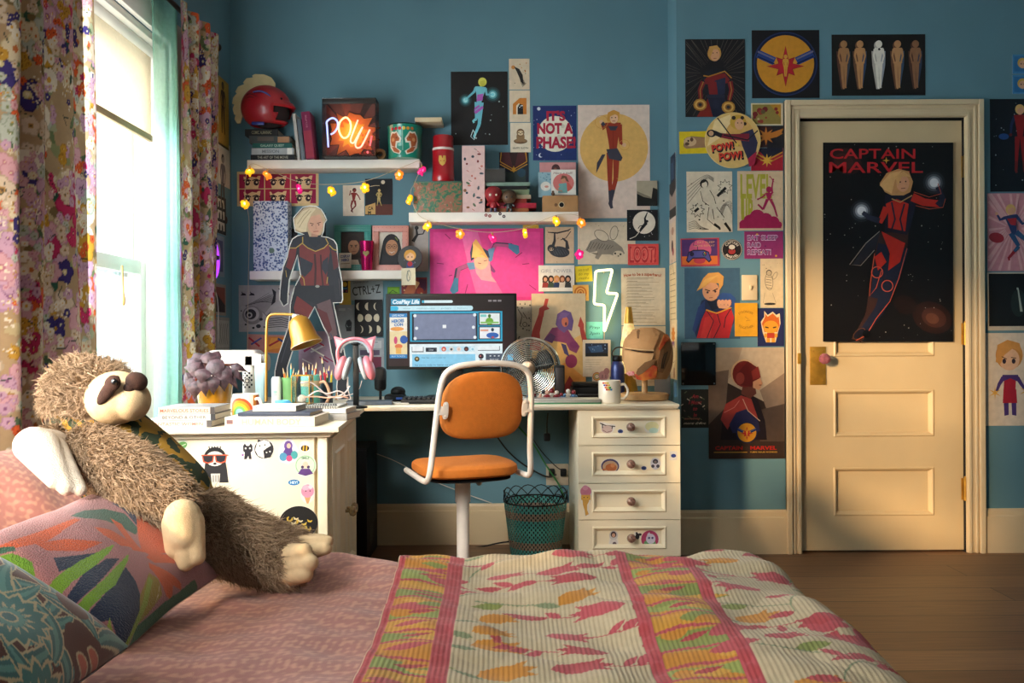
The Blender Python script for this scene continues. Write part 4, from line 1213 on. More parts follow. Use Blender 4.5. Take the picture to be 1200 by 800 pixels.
# sheets cut by the picture's edge, past the door
def faces_card(a):
    bg(a,'#3f7fb0');a.rect('#2c6a9c',2,2,26,20);a.circ('#c9a24a',12,10,6,6);a.circ('#d8a584',12,11.5,4.4,4.8)
    a.circ('#2b2a33',10.3,11,.8);a.circ('#2b2a33',13.8,11,.8)
sheet('card','upper of two small blue cards with a round blond face, past the door','card',faces_card,1186,64,1214,86.5,DW)
sheet('card','lower of two small blue cards with a round blond face, past the door','card',faces_card,1186,88,1214,110,DW)
def dark_stand(a):
    bg(a,'#16181f');a.dots('#9aa0a8',26,4,.7)
    a.figure([(35,13),(35,19),(35,44),(25,30),(24,42),(45,30),(46,42),(31,64),(30,84),(39,64),(40,84)],(BLOND,SKIN,'#8a2022','#2a2f50','#8a2022','#70201f'),5)
    a.circ('#2a4a86',16,44,6,3.6)
sheet('poster','dark starry poster of a standing figure past the door casing','poster',dark_stand,1160,116,1226,224.5,DW,m=GLOSSY,back='#16181f')
def pink_rays(a):
    bg(a,'#c98a94');a.rays('#dba9ac',30,40,30,8,70,3.2,2)
    a.circ('#9c2f3c',10,52,9,6,16,.2)
    a.figure([(26,20),(26,26),(30,46),(14,31),(10,24),(40,36),(47,33),(36,62),(24,76),(46,56),(52,74)],(BLOND,SKIN,'#2a3a66','#2a3a66','#2c5078','#9c2632'),5.2);a.poly('#a32a30',[(22,30),(33,29),(32,38),(26,37)])
sheet('poster','pink sunburst poster of a flying figure past the door casing','poster',pink_rays,1157,226.5,1222,317.5,DW)
def night(a):
    bg(a,'#c4b8a4');a.rect('#11161a',1.5,1.5,a.W-1.5,a.H-5);a.poly('#a8b0a4',[(34,18),(36,18),(42,46),(38,46)]);a.circ('#1e2c2c',36,36,9,16);a.poly('#a8b0a4',[(35,20),(36.4,20),(41,46),(38,46)])
sheet('photo_print','near-black photo with a pale streak past the door casing','print',night,1157,319,1222,387,DW)
def chibi(a):
    bg(a,'#d3c4b2');R='#a01f34';P='#45306e'
    a.poly(P,[(27,76),(33,76),(33,96),(28,97)]);a.poly(P,[(36,76),(42,76),(42,97),(37,96)]);a.poly(R,[(27,66),(42,66),(43,82),(26,82)]);a.poly(R,[(28,50),(42,50),(41,68),(27,68)]);a.line(P,[(27,52),(22,60),(19,68)],[5,4,3]);a.line(P,[(43,52),(48,60),(52,66)],[5,4,3]);a.poly(P,[(26,49),(44,49),(46,58),(35,53),(23,58)])
    a.circ('#c08444',34,26,16,17);a.circ('#d9ad8c',34,31,12,13);a.poly('#c98f4c',[(18,34),(20,14),(32,8),(46,12),(50,28),(44,20),(38,18),(28,26),(24,36)])
    for x in(28,39):
        a.circ('#2c2130',x,33,2.2,3);a.line('#3a2418',[(x-3,28.6+(x<30)*-1),(x+3,29.5-(x<30)*-1)],.9)
    for(x,y)in((17,70),(53,68)):
        a.star('#d3a24a',x,y,8,1.8,6)
sheet('poster','cream poster of a big-headed drawn child figure in red and purple past the door','poster',chibi,1148.5,390,1220,498.5,DW)

# ------------------------------------------------------------------ sheets on the alcove's side and on the window wall
def side_sheet(name,label,cat,fn,W,H,k,y,z,left=False,tilt=0.0):
    a=Art(W,H);fn(a)
    me=sheet_mesh(name,a,k,PAPER)
    o=bpy.data.objects.new(name,me)
    finish(o,None,(LW+.0 if left else RW-.0,y,z),(0,-math.radians(tilt),math.pi/2 if left else-math.pi/2))
    return tag(o,label,cat)
def on_return(name,label,cat,fn,y0,y1,Dc,w):
    h=(y1-y0)*Dc/F
    side_sheet(name,label,cat,fn,50,50*h/w,w/50,Dc,px(789,(y0+y1)/2,Dc).z)
on_return('photo_print','navy photo high on the narrow alcove side','print',lambda a:(bg(a,'#232c3e'),a.rect('#39506e',10,14,24,a.H-8),a.line('#6f86a4',[(28,8),(32,a.H-8)],1.6)),181,215,4.06,.13)
on_return('photo_print','pale landscape photo on the narrow alcove side','print',lambda a:(bg(a,'#9b8478'),a.poly('#3a2f2c',[(0,0),(50,0),(50,14),(20,22),(0,12)]),a.rect('#c9b3a6',0,40,50,60),a.rect('#3c332e',0,a.H-14,50,a.H)),213,255,4.07,.16)
on_return('drawing','cream drawing of a small red plant on the narrow alcove side','drawing',lambda a:(bg(a,'#cfb79f'),a.circ('#3a2326',24,46,7,9),a.circ('#9c4a50',30,55,6),a.line('#6d5644',[(10,80),(20,66),(36,90)],2),a.circ('#a9806c',26,24,10,6)),252,308,4.08,.16)
on_return('note','lined cream note on the narrow alcove side, under the plant drawing','note',lambda a:(bg(a,'#d6bf95'),[a.line('#9c8464',[(6,14+k*8),(44,14+k*8)],1.2)for k in range(9)]),309,375,4.08,.17)
on_return('drawing','cream drawing with an orange medal on the narrow alcove side','drawing',lambda a:(bg(a,'#d9bf97'),a.rect('#e0c79f',6,5,44,38),a.star('#c97a24',25,20,14,9,9),a.poly('#7a4a74',[(15,30),(35,30),(32,40),(25,33),(18,40)]),a.line('#8a6f55',[(10,52),(24,60),(38,56),(30,80)],1.6),a.circ('#a0705a',30,74,5,8)),375,444,4.07,.17)

def on_window_wall(name,label,cat,fn,x0,y0,x1,y1):
    """Seen obliquely on the wall x = LW between pixel columns x0 and x1."""
    D0,D1=F*-LW/(600-x0),F*-LW/(600-x1)
    w=D1-D0;Dm=(D0+D1)/2
    h=(y1-y0)*Dm/F
    side_sheet(name,label,cat,fn,50,50*h/w,w/50,Dm,px((x0+x1)/2,(y0+y1)/2,Dm).z,True)
def yel(a):
    bg(a,'#a8853a');a.rect('#b8923a',3,3,47,a.H-3)
    a.figure([(26,10),(26,16),(26,36),(18,26),(20,36),(35,26),(34,36),(22,54),(22,70),(30,54),(32,70)],('#3a2a1c','#5a4028','#3c2a1e','#3c2a1e','#34241a','#241a14'),4.6)
on_window_wall('poster','ochre poster of a dark figure beside the floral curtain','poster',yel,254,92,269,172)
def inkfig(a):
    bg(a,'#c9c2b8');a.figure([(26,20),(26,26),(25,46),(18,36),(22,48),(34,36),(32,46),(20,66),(24,84),(30,66),(34,84)],('#38343a','#8a8484','#6a6468','#6a6468','#4a464c','#2a282c'),4.2);a.circ('#3a2c2c',36,86,4)
on_window_wall('drawing','pale ink drawing of a figure on the window wall, under the ochre poster','drawing',inkfig,252,165,270,217)
def strip(a):
    bg(a,'#17171a')
    for k in range(3):
        y0=5+k*(a.H-6)/3;a.rect('#c4beb4',7,y0,43,y0+(a.H-6)/3-5);a.circ('#3a3638',18,y0+10,4,7);a.circ('#3a3638',32,y0+11,4,7)
on_window_wall('photo_strip','black strip of three small photos on the window wall','print',strip,253,230,265,274)
on_window_wall('print','blue-grey card behind the purple neon sign','print',lambda a:(bg(a,'#7d8a96'),a.rect('#4a4c6e',6,6,44,a.H-6),a.circ('#a88a9c',25,a.H/2,12,16)),247,275,263,323)
def redland(a):
    bg(a,'#8a8078');a.rect('#5c2a26',3,3,47,a.H-3);a.poly('#7a3a2c',[(3,3),(47,3),(47,20),(3,28)]);a.poly('#2a1a1c',[(3,a.H-14),(20,a.H-22),(47,a.H-10),(47,a.H-3),(3,a.H-3)])
on_window_wall('print','dark red landscape print on the window wall','print',redland,243,332,264.5,369)
def zebra(a):
    bg(a,'#8f8a86');a.rect('#a8a39e',26,2,49,a.H-2)
    for k in range(8):
        a.line('#2c2a2e',smooth2([(3+k*2.6,4),(9+k*1.5,a.H*.3),(3+k*2.8,a.H*.62),(8+k*2,a.H-4)],5),1.2)
    for k in range(5):
        a.line('#6a6664',smooth2([(30+k*4,4),(28+k*4,a.H*.5),(32+k*3.4,a.H-4)],5),.8)
on_window_wall('drawing','grey brush-stroke drawing on the window wall above the purple plant','drawing',zebra,236,371,268.5,411)
# ------------------------------------------------------------------ furniture
M_cream=mat('cream_furniture_paint','#f0e2c4',0.42,var=0.04,scale=6,bump=0.05,bscale=100)
M_top=mat('cream_worktop','#f1e6ce',0.38,var=0.03)
M_tube=mat('white_powder_coat','#e4dbd2',0.4,var=0.05)
M_orange=mat('orange_wool','#c8701f',0.85,var=0.05,scale=60,bump=0.5,bscale=500)
M_shelf=mat('white_shelf','#e3dbd2',0.5,var=0.04)
M_chrome=mat('chrome','#c9c4bb',0.18,1.0,var=0.05)
M_steel=mat('brushed_steel','#a9a59f',0.35,1.0,var=0.1)
DESK_Z,DESK_D=0.725,3.56

def on_face(o,x,y,yl=0.0):
    """Local x, z where the sight line through a pixel meets the thing's own plane y = yl."""
    bpy.context.view_layer.update()
    M=o.matrix_world.inverted()
    a=M@EYE
    d=(M.to_3x3()@(px(x,y,1.0)-EYE))
    t=(yl-a.y)/d.y
    p=a+d*t
    return p.x,p.z

def sticker(parent,label,fn,x0,y0,x1,y1,yl=0.0,ell=True,outline=None,back='#e8e2d8'):
    W,H=x1-x0,y1-y0
    a=Art(W,H);fn(a)
    p,q=on_face(parent,x0,y0,yl),on_face(parent,x1,y1,yl)
    k=(q[0]-p[0])/W
    if outline is None and ell:
        outline=[(W/2+W/2*math.cos(t),H/2+H/2*math.sin(t))for t in[2*math.pi*i/28 for i in range(28)]]
    Art.EPS,old=0.00012,Art.EPS
    me=sheet_mesh('sticker',a,k,PAPER,thick=.0004,gap=.0006,outline=outline,back=back)
    Art.EPS=old
    o=bpy.data.objects.new('sticker',me)
    finish(o,parent,((p[0]+q[0])/2,yl,(p[1]+q[1])/2),(0,0,0))
    o['label']=label
    return o

# corner cupboard under the window
cab=thing('cupboard','cream painted cupboard covered in stickers under the window, doors on its side','cupboard',(-.589,2.71,0),(0,0,math.radians(4.2)))
CWID,CDEP=.655,.76
b=nb()
box2(b,(-CWID,0,.0),(-.040,.03,.70),.003);box2(b,(-CWID,.02,.0),(-.012,CDEP,.70),.003)
box2(b,(-.03,.0,0),(0,.035,.70),.003);box2(b,(-.03,CDEP-.03,0),(0,CDEP,.70),.003)
obj('body',b,M_cream,cab)
b=nb()
for ov,z0,z1 in((.012,.690,.700),(.024,.700,.708),(.042,.708,.7245)):
    box2(b,(-CWID-ov*.3,-ov,z0),(ov,CDEP+.01,z1),.003)
obj('top',b,M_top,cab)
for y0,y1,ky in((.040,.378,.352),(.384,.728,.410)):
    w2=y1-y0
    b=nb();panel_slab(b,0,w2,.095,.682,-.012,.02,[(.05,.15,w2-.05,.63)],.010,.022)
    d=obj('door',b,M_cream,cab,(0,y0,0),(0,0,math.pi/2),smooth=False)
    b=nb();lathe(b,[(.006,0),(.006,.014),(.017,.020),(.020,.030),(.014,.039),(.004,.041)],(ky-y0,-.012,.385),12,M=rotm('X',90))
    obj('knob',b,mat('glass_and_brass_knob','#b7a27c',.2,.4,var=.3,scale=80),d)
def leafs(a):bg2(a,'#d9e0cc');a.circ('#5f9a52',a.W*.45,a.H*.5,a.W*.36,a.H*.33,12,-.3);a.line('#c8d6b4',[(3,9),(12,5)],1)
def bg2(a,c):a.circ(c,a.W/2,a.H/2,a.W*.49,a.H*.49,28)
def st_sloth(a):
    W,H=a.W,a.H
    a.poly('#2b2a2d',[(4,45),(6,24),(8,14),(14,7),(20,6),(26,8),(30,16),(32,28),(34,45)]);a.circ('#232226',18,14,13,12);a.circ('#e9e3d8',18,16,11,9);
    for k in range(5):a.line('#232226',[(12+k*3,6),(11+k*3.4,1)],1.2)
    a.line('#c96a45',[(2,12),(34,12)],1.6)
    for x in(10,25):
        a.poly('#c8593a',[(x-7.5,11),(x+7.5,11),(x+6,20),(x,22),(x-6,20)]);a.poly('#2b2730',[(x-6,12.4),(x+6,12.4),(x+4.6,18.8),(x,20.4),(x-4.6,18.8)])
    a.circ('#2b2a2d',18,22,2,1.4);a.poly('#d8d2c6',[(13,34),(24,34),(23,45),(14,45)])
    for k in range(3):a.line('#232226',[(16+k*3,36),(16+k*3,44)],.9)
def st_cat(a):
    a.poly('#2a2730',[(2,3),(4,0),(6,3),(9,3),(11,0),(13,3),(13,9),(11,11),(12,19),(9,19),(8,15),(6,19),(3,19),(4,11),(2,9)]);a.circ('#efe6da',5,6,1.1);a.circ('#efe6da',10,6,1.1);a.star('#8a4fa0',1.5,14,2.2,.9)
def st_yin(a):
    a.circ('#29262c',12,12,11.4);a.poly('#efe9df',[(12,.8),(18,3),(20,8),(15,11),(11,14),(12,20),(12,23),(5,20),(1.4,13),(4,4)]);a.poly('#29262c',[(4,4),(5,0),(9,2)]);a.circ('#29262c',7,8,.9);a.circ('#29262c',13,7,.9);a.circ('#efe9df',15,16,.9);a.circ('#efe9df',19,15,.9);a.circ('#29262c',17,20,3.4,2.4)
def st_group(a):
    a.poly('#dfd7e4',[(4,8),(10,1),(16,2),(20,8),(24,14),(22,26),(12,30),(2,26),(1,16)]);a.circ('#6a4a94',12,9,5,6);a.poly('#5a3f86',[(6,16),(10,10),(16,11),(18,20),(8,22)]);a.circ('#4f8fb0',6,22,4.6,5);a.circ('#4aa0a0',19,20,4,5);a.circ('#e3b49a',12.5,9,2.4,3);a.circ('#c44f7c',13,24,3.6)
def st_bee(a):
    a.circ('#d8d8d8',4,5,4,2.6,12,.6);a.circ('#d8d8d8',9,3.4,3.4,2.2,12,-.6);a.circ('#1f1c1c',7,9,5,3.6);a.line('#d6a72c',[(5.4,6),(5,12)],1.6);a.line('#d6a72c',[(9,6),(8.6,12)],1.6)
def st_smile(a):
    a.circ('#c9dcc2',13,13,12.6,n=30);a.circ('#8fb98d',13,13,11.6,n=30);a.circ('#c9dcc2',13,13,10.6,n=30);a.text('#2f5a35','SMILE',13,4.2,2.4,w=9,bold=.02);a.circ('#d6d0ca',13,12,5.4,6.4);a.circ('#e6c2a8',13,12.6,3.4,4.2);a.poly('#5a3a78',[(4,23),(8,17),(18,17),(22,23),(13,25.6)]);a.circ('#463058',9.5,15,1.8);a.circ('#463058',16.5,15,1.8)
def st_hey(a):a.circ('#2f78b0',7,4,6.8,3.6);a.text('#d8ecf4','HEY!',7,4,3,w=9,bold=.03)
def st_ice(a):a.poly('#cfa06c',[(4,14),(13,14),(9.5,24),(7.5,24)]);a.circ('#d98fa8',8.5,9,7.6,8);a.circ('#e6acc0',6,5,4,3.4);a.circ('#463038',6.5,9,.8);a.circ('#463038',11.5,9,.8);a.circ('#e8c9d4',12,4,2.6)
def st_banana(a):
    a.circ('#191716',23,20,22.8,19.8,36);rnd=random.Random(7)
    for k in range(17):
        t,r=rnd.uniform(0,6.28),math.sqrt(rnd.random())*.82
        x,y,q=23+22*r*math.cos(t),20+19*r*math.sin(t),rnd.uniform(0,3.1)
        P=[(x+3.2*math.cos(q+s),y+3.2*math.sin(q+s))for s in(-1.2,-.4,.4,1.2)]
        a.line(rnd.choice(['#c9a638','#d8b94c','#cfc096']),P,[.8,2.2,2.2,.8])
OUT_SL=[(6,26),(3,20),(0,10),(8,9),(12,1),(24,1),(28,9),(36,11),(35,20),(31,24),(34,36),(33,45),(4,45),(4,34)]
for lab,fn,bx,el,ol in(
    ('green leaf sticker',leafs,(206,515,223,528),True,None),('sloth in red sunglasses sticker',st_sloth,(234,521,271,567),False,OUT_SL),
    ('black cat sticker',st_cat,(283,519,298,538),False,None),('black and white cats curled in a round sticker',st_yin,(297.5,514,321.5,538),True,None),
    ('purple and blue figures sticker',st_group,(326,513,350,545),False,[(4,6),(10,0),(16,0),(21,8),(24,14),(23,27),(12,31),(1,28),(0,15)]),
    ('bee sticker',st_bee,(350.5,516,364,530),True,None),('round green sticker lettered SMILE',st_smile,(345,532,371,559),True,None),
    ('blue speech bubble sticker',st_hey,(337.5,561,351.5,569),True,None),('pink ice cream sticker',st_ice,(352,566,369,590),True,None),
    ('round black sticker of yellow bananas',st_banana,(327,592,373,632),True,None)):
    sticker(cab,lab,fn,*bx,yl=0,ell=el,outline=ol)

# long worktop across the alcove, on the drawer unit
DT=px(800,478,DESK_D).x
t=thing('desk','cream worktop spanning the alcove over the drawer unit','desk',((LW+DT)/2,(DESK_D+BW)/2,0))
hx,hy=(DT-LW)/2-.012,(BW-DESK_D)/2-.004
b=nb()
box2(b,(-hx,-hy+.012,.702),(hx-.012,hy,.712),.002);box2(b,(-hx,-hy+.004,.708),(hx-.004,hy,.717),.003);box2(b,(-hx,-hy,.714),(hx,hy,DESK_Z),.003)
obj('worktop',b,M_top,t)
b=nb();box2(b,(-hx,-hy+.03,0),(-hx+.03,-hy+.35,.702),.003);obj('leg',b,M_cream,t)
# drawer unit
U0,U1=px(677.5,560,3.585).x,px(797.5,560,3.585).x
un=thing('drawer_unit','cream four-drawer unit with turned knobs under the worktop’s end','drawers',((U0+U1)/2,3.585,0))
uw=(U1-U0)/2
b=nb();box2(b,(-uw,.016,.0),(uw,.585,.7015),.002);obj('body',b,M_cream,un)
zt=[.700,.5555,.3985,.2415,.0845]
zt=[on_face(un,737,y)[1]for y in(479.8,521.7,566,608.8,652)]
M_knob=mat('brown_glass_knob','#8e6a5c',.22,var=.45,scale=140,coat=.4)
drawers=[]
for i in range(4):
    z1,z0=zt[i]-.0015,zt[i+1]+.0015
    h=z1-z0
    b=nb();panel_slab(b,-uw+.001,uw-.001,0,h,0,.02,[(-uw+.058,.030,uw-.060,h-.026)],.010,.020)
    d=obj('drawer',b,M_cream,un,(0,0,z0),smooth=False)
    b=nb();lathe(b,[(.006,0),(.007,.012),(.015,.018),(.019,.027),(.017,.035),(.008,.041),(.001,.042)],(.005,.010,h*.52),14,M=rotm('X',90));obj('knob',b,M_knob,d)
    drawers.append(d)
b=nb();box2(b,(-uw,.006,0),(uw,.02,zt[4]-.002),.002);obj('plinth',b,M_cream,un)
def s_hang(a):a.line('#3a3436',[(1,2),(8,5),(19,6)],1.2);a.circ('#cbb0a8',9.5,9.5,6.6,4.6);a.line('#3a3436',[(4,3),(4,8)],1.2);a.line('#3a3436',[(16,5),(15,9)],1.2);a.line('#8a6a64',[(4,10),(9,13),(15,11)],.8)
def s_rain(a):a.circ('#4a4268',11,9,10.6,8.6);a.circ('#b99a7c',11,9.6,9,7);a.circ('#b0643c',12,10.5,6.6,4.6);a.circ('#c98252',14,8,2.6);a.line('#b0643c',[(2,13),(8,12)],1.6)
def s_blue(a):a.circ('#33447a',a.W/2,a.H/2,a.W*.44,a.H*.42);a.circ('#1f2c56',a.W/2,a.H/2,a.W*.2,a.H*.18)
def s_pale(a):a.circ('#e2d9a2',a.W*.5,a.H*.4,a.W*.45,a.H*.36);a.circ('#bcd3c4',a.W*.6,a.H*.7,a.W*.3,a.H*.2)
def s_astro(a):a.circ('#cfcbd2',6,7,5.8,7);a.circ('#3a3742',6,4.4,3.2,2.8);a.circ('#7a6d6a',6,5,1.6);a.circ('#4a4654',3,10,2);a.circ('#4a4654',9,10,2)
def s_sq(a):a.rect('#ded9d2',0,0,a.W,a.H);a.circ('#2c3f86',a.W/2,a.H/2,3,2.2)
def s_icec(a):a.poly('#c99a4a',[(3,13),(12,13),(11,20),(9,24),(9,30),(11,35),(7,37),(6,30),(4,24)]);a.circ('#c9788c',7.5,8,6.6,6.4);a.circ('#d88fa0',7,3.6,3.4,3);a.rect('#d8a54a',2,12,13,18);a.circ('#5a3a30',5.4,15,.7);a.circ('#5a3a30',9.6,15,.7)
def s_pers(a):a.circ('#c9c4c2',7,6,5,5.6);a.circ('#3a3034',7,5,3.4,3.6);a.circ('#d0a086',7,5.8,2,2.4);a.poly('#d8d2ce',[(1,24),(3,11),(11,11),(13,24)]);a.circ('#5a4a54',8,16,2.4)
def s_fly(a):a.circ('#2a2628',4,5,2.4,3.6);a.circ('#3a3638',7,3,2,1.6);a.circ('#2a2628',3,1.4,1.3)
def s_pink(a):a.circ('#b3436a',10.5,10.5,10.3);a.circ('#6a9a6c',10.5,15,7,4);a.circ('#cfc8d8',11.5,10,5.6,6);a.circ('#4a4674',9.6,9,1.3);a.circ('#4a4674',13.5,9,1.3);a.poly('#d8d2e2',[(7,5),(10,2),(12,6)])
for i,lab,fn,bx,yl,el in((0,'sloth hanging from a branch sticker',s_hang,(702,493.5,721,508),.0104,False),(0,'small blue sticker',s_blue,(723.5,502.5,730.5,508),.0104,True),(0,'faded pale sticker',s_pale,(755,493,773,509),.0104,True),
    (1,'brown animal on a rainbow sticker',s_rain,(704,537,726.5,552),.0104,True),(1,'small blue sticker',s_blue,(751,545.5,758,551),.0104,True),(1,'grey astronaut animal sticker',s_astro,(762,536,773.5,550),.0104,True),(1,'white sticker with a blue eye',s_sq,(785,528.5,793.5,539),0,False),
    (2,'dripping ice cream sticker',s_icec,(679,567.5,694.5,606),0,False),(3,'grey figure sticker',s_pers,(712,621,726,645),.0104,False),(3,'small black winged sticker',s_fly,(743,623,752,632),.0104,False),(3,'round pink sticker of a pale face',s_pink,(751,621,773,643),.0104,True)):
    sticker(drawers[i],lab,fn,*bx,yl=yl,ell=el,outline=None if el or fn in(s_sq,)else{s_hang:[(0,0),(19,4),(19,8),(16,13),(9,15),(3,12),(2,5)],s_icec:[(3,4),(7,0),(12,3),(15,10),(12.5,20),(11,26),(12,36),(6,38),(5,28),(2,20),(.5,9)],s_pers:[(3,2),(7,0),(11,2),(12,10),(14,24),(0,24),(2,10)],s_fly:[(0,0),(9,2),(8,5),(5,9),(1,7)]}.get(fn))

# wall shelves
SH_F=BW-.125
def shelf(label,x0,x1,y0,y1,marks=False):
    p,q=px(x0,y0,SH_F),px(x1,y1,SH_F)
    zt_,zb=(p.z+px(x1,y0,SH_F).z)/2,(q.z+px(x0,y1,SH_F).z)/2
    t=thing('wall_shelf',label,'shelf',((p.x+q.x)/2,BW,zb),group=None)
    b=nb();box2(b,(-(q.x-p.x)/2,-.125,0),((q.x-p.x)/2,-.0005,zt_-zb),.0015);bd=obj('board',b,M_shelf,t)
    if marks:
        for(x,y,c)in((569.5,252,'#8a2a30'),(574,253,'#8a2a30'),(586,250.5,'#2c2530'),(590.5,253.5,'#2c2530')):
            sticker(bd,'tiny dark sticker on the shelf edge',lambda a,c=c:(a.circ(c,2,2,1.9),a.circ('#d8c0b4',2,2,.7)),x-2,y-2,x+2,y+2,yl=-.125)
    return zt_
ZA=shelf('white wall shelf topmost of the three long ones, under the red helmet',289.5,491.5,187,197)
ZB=shelf('white wall shelf carrying the floral box and the red flask',479,678,248.5,259.5,True)
ZC=shelf('white wall shelf carrying the framed portraits',292.5,477,317,327)
p,q=px(486,137.5,SH_F),px(517.5,142.5,SH_F)
t=thing('small_shelf','small cream shelf board on the wall above the green bin','shelf',((p.x+q.x)/2,BW,q.z))
b=nb();box2(b,(-(q.x-p.x)/2,-.125,0),((q.x-p.x)/2,0,p.z-q.z),.002);obj('board',b,M_trim,t)

# swivel chair
def superell(a,c,n,k=40,taper=0.0):
    out=[]
    for i in range(k):
        s=2*math.pi*i/k
        x=math.copysign(abs(math.cos(s))**(2/n),math.cos(s))*a
        y=math.copysign(abs(math.sin(s))**(2/n),math.sin(s))*c
        out.append((x*(1+taper*y/c),y))
    return out
def pad(b,outline,th,fn,edge=.35):
    """A cushion: OUTLINE in a plane, swelling on both faces; fn(x, y, h) places it."""
    prof=[(.0,.5),(.5,.5),(.8,.48),(.92,.42),(.985,.25),(1,0),(.985,-.25),(.92,-.42),(.8,-.48),(.5,-.5),(0,-.5)]
    rings=[]
    for s,h in prof:
        s=max(s,.02)
        rings.append([b.verts.new(fn(x*s,y*s,h*th))for x,y in outline])
    ring_faces(b,rings,True,0,True,True)
    bmesh.ops.recalc_face_normals(b,faces=b.faces[:])
ch=thing('swivel_chair','swivel chair with orange wool pads and white tube frame at the desk','chair',(-.187,3.19,0),(0,0,math.radians(20)))
ZS=.553
b=nb();pad(b,superell(.182,.2,3.2,44,-.04),.052,lambda x,y,h:(x,y,ZS-.026+h-.012*(x/.18)**2*0-.02*max(0,y/.2)**3));obj('seat',b,M_orange,ch)
b=nb();pad(b,superell(.160,.18,3.2,40,-.04),.012,lambda x,y,h:(x,y,ZS-.059+h));obj('seat_pan',b,M_black,ch)
b=nb()
def lean(z):return-.232-.23*(z-ZS-.03)
b_out=superell(.150,.118,2.9,44,-.02)
def back_fn(x,y,h):
    z=ZS+.217+y-.012*(x/.15)**2*(1 if y<0 else .0)
    return(x*(1-.06*max(0,y/.118)),lean(z)+.016+.035*(1-(x/.15)**2)*0+.02*(x/.15)**2+h,z)
pad(b,b_out,.042,back_fn);obj('backrest',b,M_orange,ch)
half=[(-.187,.12,ZS-.048),(-.190,-.02,ZS-.048),(-.190,-.15,ZS-.048),(-.188,-.205,ZS-.040),(-.184,-.228,ZS-.005),(-.178,lean(ZS+.06),ZS+.06),(-.172,lean(ZS+.16),ZS+.16),(-.165,lean(ZS+.26),ZS+.26),(-.150,lean(ZS+.325),ZS+.325),(-.112,lean(ZS+.352),ZS+.352),(-.05,lean(ZS+.362),ZS+.362)]
path=half+[(0,lean(ZS+.364),ZS+.364)]+[(-x,y,z)for x,y,z in reversed(half)]
b=nb();tube(b,smooth_path(path,5),.0105,10);obj('frame',b,M_tube,ch)
for s in(-1,1):
    z=ZS+.205
    b=nb();out=superell(.011,.030,3,20)
    pad(b,out,.004,lambda x,y,h,s=s,z=z:(s*.143+x,lean(z+y)-.008+h,z+y));box(b,(s*.158,lean(z)-.006,z),(.024,.004,.03),.001);
    for dz in(-.019,.019):
        ball(b,(s*.143,lean(z+dz)-.011,z+dz),(.0035,.002,.0035),8,6)
    obj('bracket',b,M_tube,ch)
b=nb();cyl(b,(0,0,.10),(0,0,ZS-.06),.0235,20);cyl(b,(0,0,ZS-.16),(0,0,ZS-.06),.029,20);box(b,(0,0,ZS-.072),(.12,.1,.02),.004);obj('column',b,M_tube,ch)
b=nb();cyl(b,(.02,-.01,ZS-.085),(.055,-.02,ZS-.085),.006,8);ball(b,(.058,-.022,ZS-.085),(.012,.012,.016),10,8);obj('lever',b,M_steel,ch)
for k in range(5):
    an=2*math.pi*k/5+.3
    b=nb();tube(b,[(0,0,.11),(.12*math.cos(an),.12*math.sin(an),.10),(.26*math.cos(an),.26*math.sin(an),.065)],[.016,.014,.011],8);lg=obj('leg',b,M_tube,ch)
    b=nb();lathe(b,[(.02,-.012),(.025,-.006),(.025,.006),(.02,.012)],(.265*math.cos(an),.265*math.sin(an),.0255),14,M=Matrix.Rotation(an,3,'Z')@rotm('X',90));cyl(b,(.265*math.cos(an),.265*math.sin(an),.03),(.262*math.cos(an),.262*math.sin(an),.066),.006,8);obj('caster',b,M_black,lg)

# woven waste basket with wire rim
bp_c=px(627.5,590,3.84)
t=thing('waste_basket','teal woven waste basket with looped black wire rim under the desk','basket',(bp_c.x,3.84,0))
def woven(r0,r1,z0,z1,na,nz):
    b=nb();lay=b.verts.layers.float_color.new('ink')
    for k in range(nz):
        band=lin(['#46958c','#4fa298','#46958c','#8f7866'][(k//3+1)%4])
        for i in range(na):
            for(f0,f1,c,dr_)in((0,.66,band,.0025),(.66,1,lin('#0e1516'),-.001)):
                q=[]
                for(ff,kk)in((f0,k),(f1,k),(f1,k+1),(f0,k+1)):
                    an=2*math.pi*(i+ff+.5*(k%2))/na;z=z0+(z1-z0)*kk/nz;r=r0+(r1-r0)*kk/nz+dr_
                    v=b.verts.new((r*math.cos(an),r*math.sin(an),z));v[lay]=(*c,1);q.append(v)
                b.faces.new(q)
    return b
obj('woven_body',woven(.108,.140,.01,.272,44,24),print_mat('woven_straw',.6,bump=.3,bscale=200),t,smooth=False)
b=nb();lathe(b,[(.106,0),(.108,.012)],n=32);obj('bottom',b,M_black,t)
b=nb();tube(b,[(.142*math.cos(2*math.pi*k/40),.142*math.sin(2*math.pi*k/40),.275)for k in range(40)],.0035,6,True)
for k in range(14):
    a0=2*math.pi*k/14;pts=[]
    for j in range(9):
        s=j/8;an=a0+(s-.5)*.95
        pts.append((.143*math.cos(an),.143*math.sin(an),.272+.050*math.sin(math.pi*s)))
    tube(b,pts,.0022,5)
obj('wire_rim',b,mat('black_wire','#101010',.4,.6),t)

